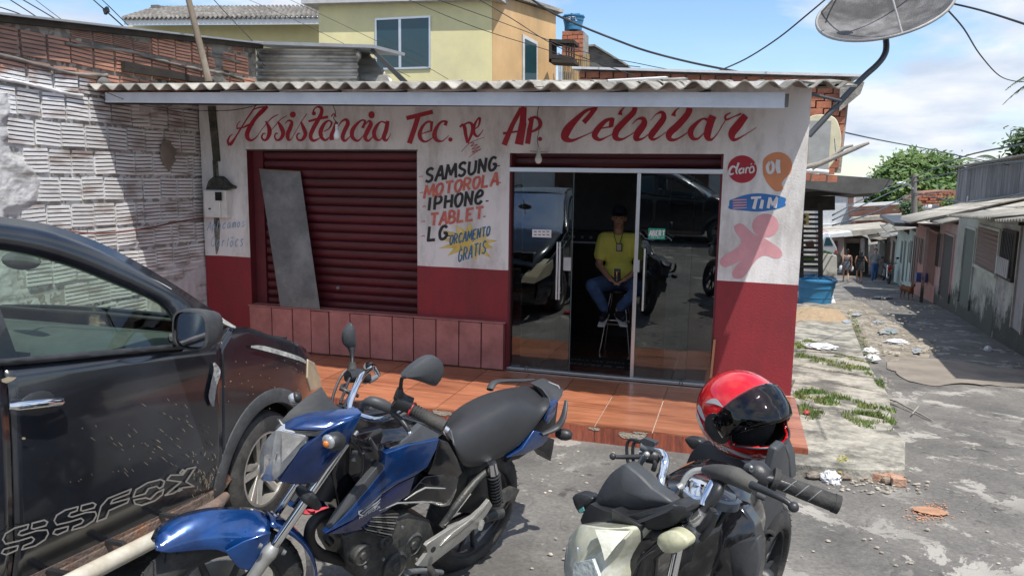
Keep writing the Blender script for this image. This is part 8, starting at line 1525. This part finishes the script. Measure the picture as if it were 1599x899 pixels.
solid('tank_shroud', SH_([(1100, 838), (1125, 812), (1140, 786), (1160, 792), (1176, 815), (1186, 850), (1184, 890), (1176, 930), (1120, 935), (1080, 920), (1060, 900), (1072, 862)], .26), .06, BLK_G, KB, .006, .05)
solid('shroud_vent', SH_([(1134, 850), (1168, 842), (1184, 838), (1186, 872), (1178, 910), (1150, 930), (1140, 890)], .30), .03, GREYP, KB, .004, .012)
solid('shroud_vent', SH_([(1128, 796), (1143, 784), (1140, 800), (1122, 822), (1112, 826)], .33), .01, BLACKP, KB, .003, .004)
wt('shroud_edge', [KF.W(a, b_, .22, 'x') for a, b_ in ((1150, 775), (1168, 800), (1182, 835), (1187, 870))], [2.5, 2.5, 2.5, 2], GREYP, KB, 8, 3)
# seat and tail unit
solid('seat_front', [KF.W(a, b_, -.38, 'x') for a, b_ in ((1070, 752), (1072, 722), (1084, 700), (1100, 692), (1130, 700), (1160, 720), (1180, 740), (1188, 770), (1178, 810), (1150, 790), (1110, 745))], .15, SEATM, KB, .02, .03, 2)
solid('seat_cushion', [TP(a, b_, .74) for a, b_ in ((1100, 742), (1102, 722), (1120, 716), (1160, 716), (1205, 726), (1222, 750), (1222, 790), (1190, 800), (1150, 780))], .12, SEATM, KB, .02, .01, 2)
solid('tail_side', [KF.W(a, b_, .13) for a, b_ in ((1178, 815), (1190, 838), (1205, 815), (1222, 790), (1234, 755), (1232, 715), (1225, 690), (1214, 700), (1204, 740), (1195, 780))], .03, GREYP, KB, .008, .01)
solid('tail_fin', [KF.W(a, b_, -.12, 'z') if False else KF.W(a, b_, -.55, 'x') for a, b_ in ((1068, 686), (1074, 683), (1092, 686), (1096, 694), (1084, 702), (1076, 698))], .05, BLACKP, KB, .006, .006, 2)
solid('passenger_grip', [KF.W(a, b_, -.30, 'x') for a, b_ in ((1216, 690), (1224, 686), (1234, 712), (1236, 748), (1226, 752), (1222, 720))], .06, GREYP, KB, .006, .004)
p = KF.W(1220, 718, -.2, 'x'); mb = MB(); mb.ell(p, .008, .008, .008, 8, 6); mb.build('panel_screw', BLACKP, KB, world=True, smooth=60)
wt('kick_hook', [KF.W(a, b_, .10) for a, b_ in ((1184, 834), (1194, 829), (1204, 830), (1206, 837), (1200, 841))], [2.5, 3.5, 3.5, 3.5, 3.5], BLACKP, KB, 8, 4)
mb = MB(); mb.ell(KF.P(.1, 0, .42), .22, .12, .18, 18, 10, (KF.f, KF.l, KF.n)); mb.build('engine', ENG, KB, world=True, smooth=40)
mb = MB(); mb.tube([KF.P(-.1, 0, .75), KF.P(.3, 0, .72), KF.P(.46, 0, .9)], .07, 10); mb.build('frame_spine', BLACKP, KB, world=True, smooth=60)
# ------------------------------------------------------------------ helmet
HC_ = KF.W(1158, 648, -.27, 'x'); hs_ = pr_(HC_, 68)
yaw = math.radians(-52); tilt = math.radians(-8)
hf = Vector((math.cos(yaw), math.sin(yaw), .02)).normalized(); hl = Vector((0, 0, 1)).cross(hf).normalized(); hu = hf.cross(hl).normalized(); rl = math.radians(10); hl, hu = (hl * math.cos(rl) + hu * math.sin(rl)), (hu * math.cos(rl) - hl * math.sin(rl))
HM = Matrix((hf, hl, hu)).transposed().to_4x4(); HM.translation = HC_
HT = thing('red_helmet', 'glossy red full-face helmet with tinted visor half open, resting on the black motorcycle seat', 'helmet', HM)
HR = mat('red_helmet_gloss', (.55, .008, .012), .12, var=.08, scale=4, bump=0, coat=1, obj=True)
def hsurf(th, ph, e=0.0):
    # th azimuth from the front, ph elevation; a full-face shell with a chin bar pushed forward
    x, y, z = math.cos(ph) * math.cos(th), math.cos(ph) * math.sin(th), math.sin(ph)
    a = 1.12 + (.14 * max(0, -z) ** .8 * max(0, x) * 1.6 if x > 0 else 0) ; b_ = .90; c = 1.0
    if z < 0: b_ -= .10 * z * z; z *= .98
    if x < 0: a = 1.12 - .10 * max(0, -z)
    return Vector((x * a, y * b_, z * c)) * hs_ * (1 + e)
def open_(th, ph): return abs(th) < 1.05 and -.40 + .08 * abs(th) < ph < .40 - .12 * abs(th) ** 2
mb = MB(); NU, NV = 96, 64; idx = {}
P0, P1 = -.98, math.pi / 2
for j in range(NV + 1):
    for i in range(NU): th = -math.pi + math.tau * i / NU; ph = P0 + (P1 - P0) * j / NV; idx[i, j] = len(mb.v); mb.v.append(tuple(hsurf(th, ph)))
for j in range(NV):
    for i in range(NU):
        th = -math.pi + math.tau * (i + .5) / NU; ph = P0 + (P1 - P0) * (j + .5) / NV
        if not open_(th, ph): mb.face((idx[i, j], idx[(i + 1) % NU, j], idx[(i + 1) % NU, j + 1], idx[i, j + 1]))
sh = mb.build('shell', HR, HT, smooth=70, thick=.012); lb_ = MB(); lb_.v = [(x * .93, y * .93, z * .93) for x, y, z in mb.v]; lb_.f = list(mb.f); lb_.m = list(mb.m); lb_.build('padding', mat('black_lining', (.006, .006, .007), .95, bump=.3), HT, smooth=60)
mb = MB(); mb.lathe([(hs_ * .80 * math.cos(a), hs_ * .86 * math.sin(a)) for a in [-.9 + 2.4 * k / 12 for k in range(13)]], (-.01, 0, 0), n=32, caps=False); mb.build('lining', mat('black_lining', (.006, .006, .007), .95, bump=.3), HT, smooth=60)
edge = [hsurf(t_, -.40 + .08 * abs(t_), .03) for t_ in [-1.05 + .105 * k for k in range(21)]] + [hsurf(t_, .40 - .12 * t_ * t_, .03) for t_ in [1.05 - .105 * k for k in range(21)]]
mb = MB(); mb.tube(edge, .005, 6, closed=True); mb.build('opening_trim', BLACKP, HT, smooth=60)
mb = MB(); mb.tube([hsurf(t_, P0, .0) for t_ in [i * math.tau / 48 for i in range(48)]], .007, 6, closed=True); mb.build('base_trim', mat('grey_trim', (.2, .2, .2), .5, bump=0), HT, smooth=60)
# visor rotated upwards about its side pivots
VM_ = glass('smoked_visor', (.30, .27, .27)); mb = MB(); va = math.radians(33)
def vis(u, v):
    th = -1.32 + 2.64 * u; lo, hi = -.44 + .12 * abs(th), .42 - .16 * th * th; p = hsurf(th, lo + (hi - lo) * v, .075); c, s_ = math.cos(va), math.sin(va); px = Vector((.12 * hs_, 0, .05 * hs_)); q = p - px; return tuple(Vector((q.x * c - q.z * s_, q.y, q.x * s_ + q.z * c)) + px)
mb.grid(vis, 30, 14); mb.build('visor', VM_, HT, smooth=70, thick=.003)
for sg in (-1, 1):
    mb = MB(); n = 24; c_th, c_ph = sg * 1.32, .02; o = len(mb.v); mb.v += [tuple(hsurf(c_th + .30 * math.cos(k * math.tau / n), c_ph + .34 * math.sin(k * math.tau / n), .055)) for k in range(n)]; mb.face(range(n)); mb.build('visor_pivot', BLACKP, HT, thick=.012)
mb = MB(); mb.v = [tuple(hsurf(*q, .055)) for q in ((-.26, -.56), (.26, -.56), (.17, -.80), (-.17, -.80))]; mb.face((0, 1, 2, 3)); mb.build('chin_vent', BLACKP, HT, thick=.01)
# grey and white graphics, side lettering (on the side towards the viewer)
HG = mat('helmet_grey', (.33, .34, .36), .2, bump=0, coat=.8, obj=True); HW = mat('helmet_white', (.66, .66, .68), .2, bump=0, coat=.8, obj=True)
def hink(sg): return lambda u, v, h: hsurf(sg * u, v, .048 + h * 4)
for sg in (-1, 1):
    for st in ([(.50, -.74, .02), (.75, -.66, .12), (1.05, -.52, .14), (1.32, -.40, .05)], [(.40, -.86, .02), (.62, -.86, .09), (.86, -.80, .03)], [(1.62, .10, .05), (1.86, .26, .16), (2.05, .32, .05)], [(1.72, -.12, .05), (1.98, .04, .22), (2.25, .18, .08)]): ik = Ink(hink(sg), .001); ik.stroke(st, 5); ik.build('white_graphic', HW, HT)
    for st in ([(1.15, .52, .01), (1.42, .60, .12), (1.70, .50, .02)], [(1.00, -.82, .02), (1.30, -.80, .12), (1.62, -.84, .03)], [(.62, -.60, .02), (.86, -.52, .06), (1.0, -.45, .02)]): ik = Ink(hink(sg), .0035); ik.stroke(st, 5); ik.build('grey_graphic', HG, HT)
    ik = Ink(lambda u, v, h, s2=sg: hsurf(s2 * -u, -v, .006 + h * 4), .004)
    if sg < 0: word(ik, 'RAPTOR', -0, 0, 1, 0, .1, .01) if False else None
    ik = Ink(lambda u, v, h, s2=sg: hsurf(s2 * (2.15 - u), -.30 - .26 * u + v * -1.0, .052 + h * 4) if s2 < 0 else hsurf(1.10 + u, -.60 + .22 * u - v, .052 + h * 4), .004)
    word(ik, 'RAPTOR', .0, .06, .95, .06, .13, .030, .12, .25); ik.build('side_lettering', HW, HT)
# ================================================================== GRASS, LITTER, RUBBLE
def inside(P, x, y):
    c = False
    for i in range(len(P)):
        (x1, y1), (x2, y2) = P[i - 1], P[i]
        if (y1 > y) != (y2 > y) and x < (x2 - x1) * (y - y1) / (y2 - y1) + x1: c = not c
    return c
GRS = mat('weed_green', (0.075, 0.15, 0.03), .7, var=.5, scale=6, col2=(0.21, 0.24, 0.07), mixpos=(.42, .6), bump=0); rg = random.Random(9); mb = MB()
for poly, hh in (([(1240, 568), (1290, 580), (1366, 600), (1364, 588), (1300, 573), (1242, 560)], .09), ([(1240, 546), (1256, 540), (1282, 544), (1262, 552), (1240, 554)], .09), ([(1300, 566), (1362, 578), (1355, 570), (1310, 562)], .04), ([(1238, 622), (1275, 620), (1340, 640), (1398, 655), (1396, 664), (1330, 655), (1280, 644), (1240, 634)], .09), ([(1246, 646), (1275, 652), (1292, 668), (1262, 674), (1250, 668)], .12), ([(1306, 662), (1350, 656), (1398, 672), (1392, 692), (1340, 684)], .10), ([(1322, 496), (1334, 500), (1352, 540), (1364, 572), (1352, 570), (1335, 530)], .07), ([(1380, 524), (1392, 522), (1392, 530)], .06), ([(1362, 600), (1374, 598), (1382, 618), (1372, 622)], .05)):
    P = [tuple(onG(a, b_))[:2] for a, b_ in poly]; xs = [p[0] for p in P]; ys = [p[1] for p in P]; A_ = (max(xs) - min(xs)) * (max(ys) - min(ys))
    for _ in range(int(min(A_ * 8200, 5200))):
        x, y = rg.uniform(min(xs), max(xs)), rg.uniform(min(ys), max(ys))
        if inside(P, x, y) and noise.noise(Vector((x * 5, y * 5, 0))) > -.12 + .25 * rg.random():
            z = ground(x, y) + .085; h = hh * .62 * rg.uniform(.2, 1.0); a = rg.uniform(0, math.tau); w_ = rg.uniform(.004, .009); dx, dy = rg.gauss(0, .35) * h, rg.gauss(0, .35) * h; o = len(mb.v)
            mb.v += [(x - w_ * math.cos(a), y - w_ * math.sin(a), z), (x + w_ * math.cos(a), y + w_ * math.sin(a), z), (x + dx, y + dy, z + h)]; mb.face((o, o + 1, o + 2))
tag(mb.build('weeds', GRS, kind='stuff'), 'tufts of bright green weeds growing in the joints of the old pavement', 'weeds')
def gz(px, py, h=.08): p = onG(px, py); return Vector((p.x, p.y, ground(p.x, p.y) + h))
# sand heap beside the corner
c = gz(1275, 497, .06); mb = MB(); mb.grid(lambda u, v: (lambda x, y: (c.x + x, c.y + y, c.z - .02 + .16 * math.exp(-(x * x / .16 + y * y / .5)) * (1 + .4 * noise.noise(Vector((x * 5, y * 5, 1)))) + .02 * noise.noise(Vector((x * 16, y * 16, 1)))))(-.55 + 1.1 * u, -1.1 + 2.2 * v), 40, 60); tag(mb.build('sand_heap', mat('builders_sand', (.34, .25, .16), .95, var=.25, scale=12, bump=.6, bscale=60), smooth=60), 'low heap of brownish sand behind the shop corner', 'sand')
def lump(c, rx, ry, rz, seed_, n=14, m=8, k=.35, f=3.0):
    mb = MB(); mb.ell((0, 0, 0), 1, 1, 1, n, m); mb.v = [(c[0] + x * rx * (1 + k * noise.noise(Vector((x * f, y * f, z * f + seed_)))), c[1] + y * ry * (1 + k * noise.noise(Vector((x * f, y * f + 7, z * f + seed_)))), c[2] + max(z, -.4) * rz * (1 + k * noise.noise(Vector((x * f + 3, y * f, z * f + seed_))))) for x, y, z in mb.v]; return mb
PLW = mat('crumpled_white_plastic', (.66, .67, .70), .4, var=.1, scale=20, bump=.4, bscale=30)
for i, (px, py, a, b_, lb) in enumerate(((1280, 552, .22, .10, 'crumpled white plastic bag on the weeds beside the shop wall'), (1362, 566, .09, .07, 'small white plastic scrap at the edge of the lane'), (1296, 751, .07, .06, 'crumpled white paper in front of the broken pavement edge'), (1358, 555, .10, .05, 'flattened grey-white wrapper on the stony strip'), (1542, 547, .05, .04, 'small pale wrapper lying alone on the shaded lane'), (1400, 540, .16, .05, 'flat whitish rag on the wet stony strip'))):
    c = gz(px, py, .10 if i in (0,) else (.02 if i in (2, 4) else .06)); tag(lump(c, a, b_ * 1.5, .05, i * 3.1, 20, 12, .7, 4).build('litter', PLW, smooth=30), lb, 'litter')
c = gz(1258, 664, .12); tag(lump(c, .03, .03, .02, 2).build('litter', mat('red_wrapper', (.45, .04, .06), .5), smooth=40), 'tiny red wrapper in the weeds beside the tiled step', 'litter'); c = gz(491, 797, .02); tag(lump(c, .09, .07, .03, 5, 20, 12, .7, 4).build('rag', mat('red_wrapper', (.45, .04, .06)), smooth=30), 'red and white rag on the road beside the car wheel', 'rag')
BKC = mat('broken_clay', (.36, .16, .10), .9, var=.3, scale=14, col2=(.42, .30, .22), bump=.5)
for px, py, L_, ang_, lb in ((1368, 750, .24, -.12, 'broken hollow clay brick lying lengthwise under the pavement edge'), (1350, 742, .20, -.05, 'second broken clay brick lying behind the larger one'), (1302, 738, .08, .6, 'small brick lump beside the crumpled paper'), (1400, 757, .09, .2, 'pale brick chip at the outer corner of the pavement')):
    c = gz(px, py, .035); mb = MB(); a = Vector((math.cos(ang_), math.sin(ang_), 0)); b_ = Vector((-a.y, a.x, 0)); 
    pr = [(-.045, -.03), (-.045, .03), (-.02, .03), (-.018, .024), (.0, .024), (.002, .03), (.045, .028), (.045, -.03)]; mb.loft([[c + a * s_ * L_ / 2 * rg.uniform(.92, 1.05) + b_ * y + Vector((0, 0, z)) for y, z in pr] for s_ in (-1, 1)]); tag(mb.build('broken_brick', BKC, bevel=.003, seg=1), lb, 'brick')
# rough broken face under the pavement edge
mb = MB()
for i in range(46):
    px = 1262 + i * 3.3 + rg.uniform(-3, 3); c = gz(px, 744 + (px - 1262) * .055 + rg.uniform(-7, 5), .01 + rg.uniform(0, .035)); s_ = rg.uniform(.012, .04); b_ = lump(c, s_ * 1.4, s_, s_ * .9, i, 9, 6, .6, 2); o = len(mb.v); mb.v += b_.v; mb.f += [tuple(q + o for q in f) for f in b_.f]; mb.m += b_.m
tag(mb.build('rubble', mat('verge_rubble', (.20, .17, .14), .95, var=.5, scale=12, col2=(.34, .25, .18), bump=.6), kind='stuff'), 'loose lumps of rubble crumbling from under the pavement edge', 'rubble')
mb = MB(); r = rg
for _ in range(520):
    q = r.random()
    if q < .45: px, py, hh = r.uniform(1325, 1465), r.uniform(468, 560), .06
    elif q < .7: px, py, hh = r.gauss(1378, 8), r.uniform(590, 655), .03
    elif q < .85: px, py, hh = r.uniform(1290, 1450), r.uniform(752, 772), .012
    else: px, py, hh = r.uniform(820, 1560), r.uniform(700, 890), .006
    c = gz(px, py, hh); s_ = r.uniform(.003, .010) * (3.2 if q < .45 else 1.3); b_ = lump(c, s_ * 1.3, s_, s_ * .6, _, 6, 4, .5, 2); o = len(mb.v); mb.v += b_.v; mb.f += [tuple(i + o for i in f) for f in b_.f]; mb.m += b_.m
tag(mb.build('pebbles', mat('mixed_pebbles', (.28, .25, .21), .9, var=.5, scale=20, col2=(.45, .40, .33), bump=0), kind='stuff'), 'scattered pebbles, chips and leaf litter along the broken verge', 'pebbles')
mb = MB(); 
for _ in range(420):
    a, d = r.uniform(0, math.tau), abs(r.gauss(0, .7)); c = gz(1452 + 26 * d * math.cos(a), 800 + 13 * d * math.sin(a), .004); s_ = r.uniform(.0015, .006); b_ = lump(c, s_ * 1.3, s_, s_ * .4, _, 6, 4, .5, 2); o = len(mb.v); mb.v += b_.v; mb.f += [tuple(i + o for i in f) for f in b_.f]; mb.m += b_.m
tag(mb.build('orange_brick_dust', mat('orange_dust', (.52, .24, .13), .95, bump=.3), kind='stuff'), 'scattering of orange brick crumbs on the grey road at right', 'crumbs')
mb = MB(); n = 30; c = gz(1452, 800, .014); mb.v = [(c.x + .10 * math.cos(i * math.tau / n) * (1 + .35 * noise.noise(Vector((i * .7, 0, 0)))), c.y + .06 * math.sin(i * math.tau / n) * (1 + .35 * noise.noise(Vector((i * .7, 5, 0)))), c.z) for i in range(n)]; mb.face(range(n)); mb.build('brick_dust_patch', mat('pale_orange_dust', (.38, .21, .13), .95, var=.3, scale=20), kind='structure')
mb = MB(); mb.tube([gz(1378, 624, .03), gz(1400, 634, .05), gz(1428, 646, .03), gz(1457, 660, .02)], [.012, .010, .009, .006], 7); mb.tube([gz(1424, 652, .04), gz(1434, 641, .05)], .006, 6); tag(mb.build('stick', BRM, smooth=60), 'pale dry stick lying across the edge of the lane', 'stick')
YL = mat('yellow_green_leaf', (.28, .26, .03), .6, var=.3, scale=20, bump=0); t = thing('edge_weed', 'yellow-green leafy weed sprouting from the broken pavement edge', 'plant', gz(1316, 742, 0)); crown([(gz(1316, 740, .06).x, gz(1316, 740).y, gz(1316, 740, .05).z, .08), (gz(1308, 748).x, gz(1308, 748).y, gz(1308, 748, .03).z, .05)], 700, .012, 5, YL, 'leaves', t)
for i, (px, py) in enumerate(((1582, 531), (1572, 524))): c = gz(px, py, .05); mb = MB(); mb.box(c.x - .25, c.x + .25, c.y - .3, c.y + .3, c.z - .12, c.z + .06 + .05 * i); tag(mb.build('door_step', CONC, bevel=.02), ('front' if i == 0 else 'rear') + ' rough concrete step block below the rough cement house', 'step')
# added out of view for the door glass: whitened house, second car
t = thing('opposite_house', 'added white house out of view across the street, whitened to brighten the door reflection', 'house', (1, -17, .9)); mb = MB(); mb.box(-12, 8, -26, -22, 0, 4.2); mb.build('wall', WHITE, t, world=True)
for x0 in (-7, -2.6, 2.2): mb = MB(); mb.box(x0, x0 + 1.5, -22.02, -21.95, 1.3, 3.5); mb.build('door', BRD, t, world=True)
c2 = copy_tree(CR); M2 = Fr(-.2, -12.2, math.radians(2)).M; c2.matrix_world = M2; c2['label'] = 'second dark hatchback parked across the street, seen only reflected in the door glass'
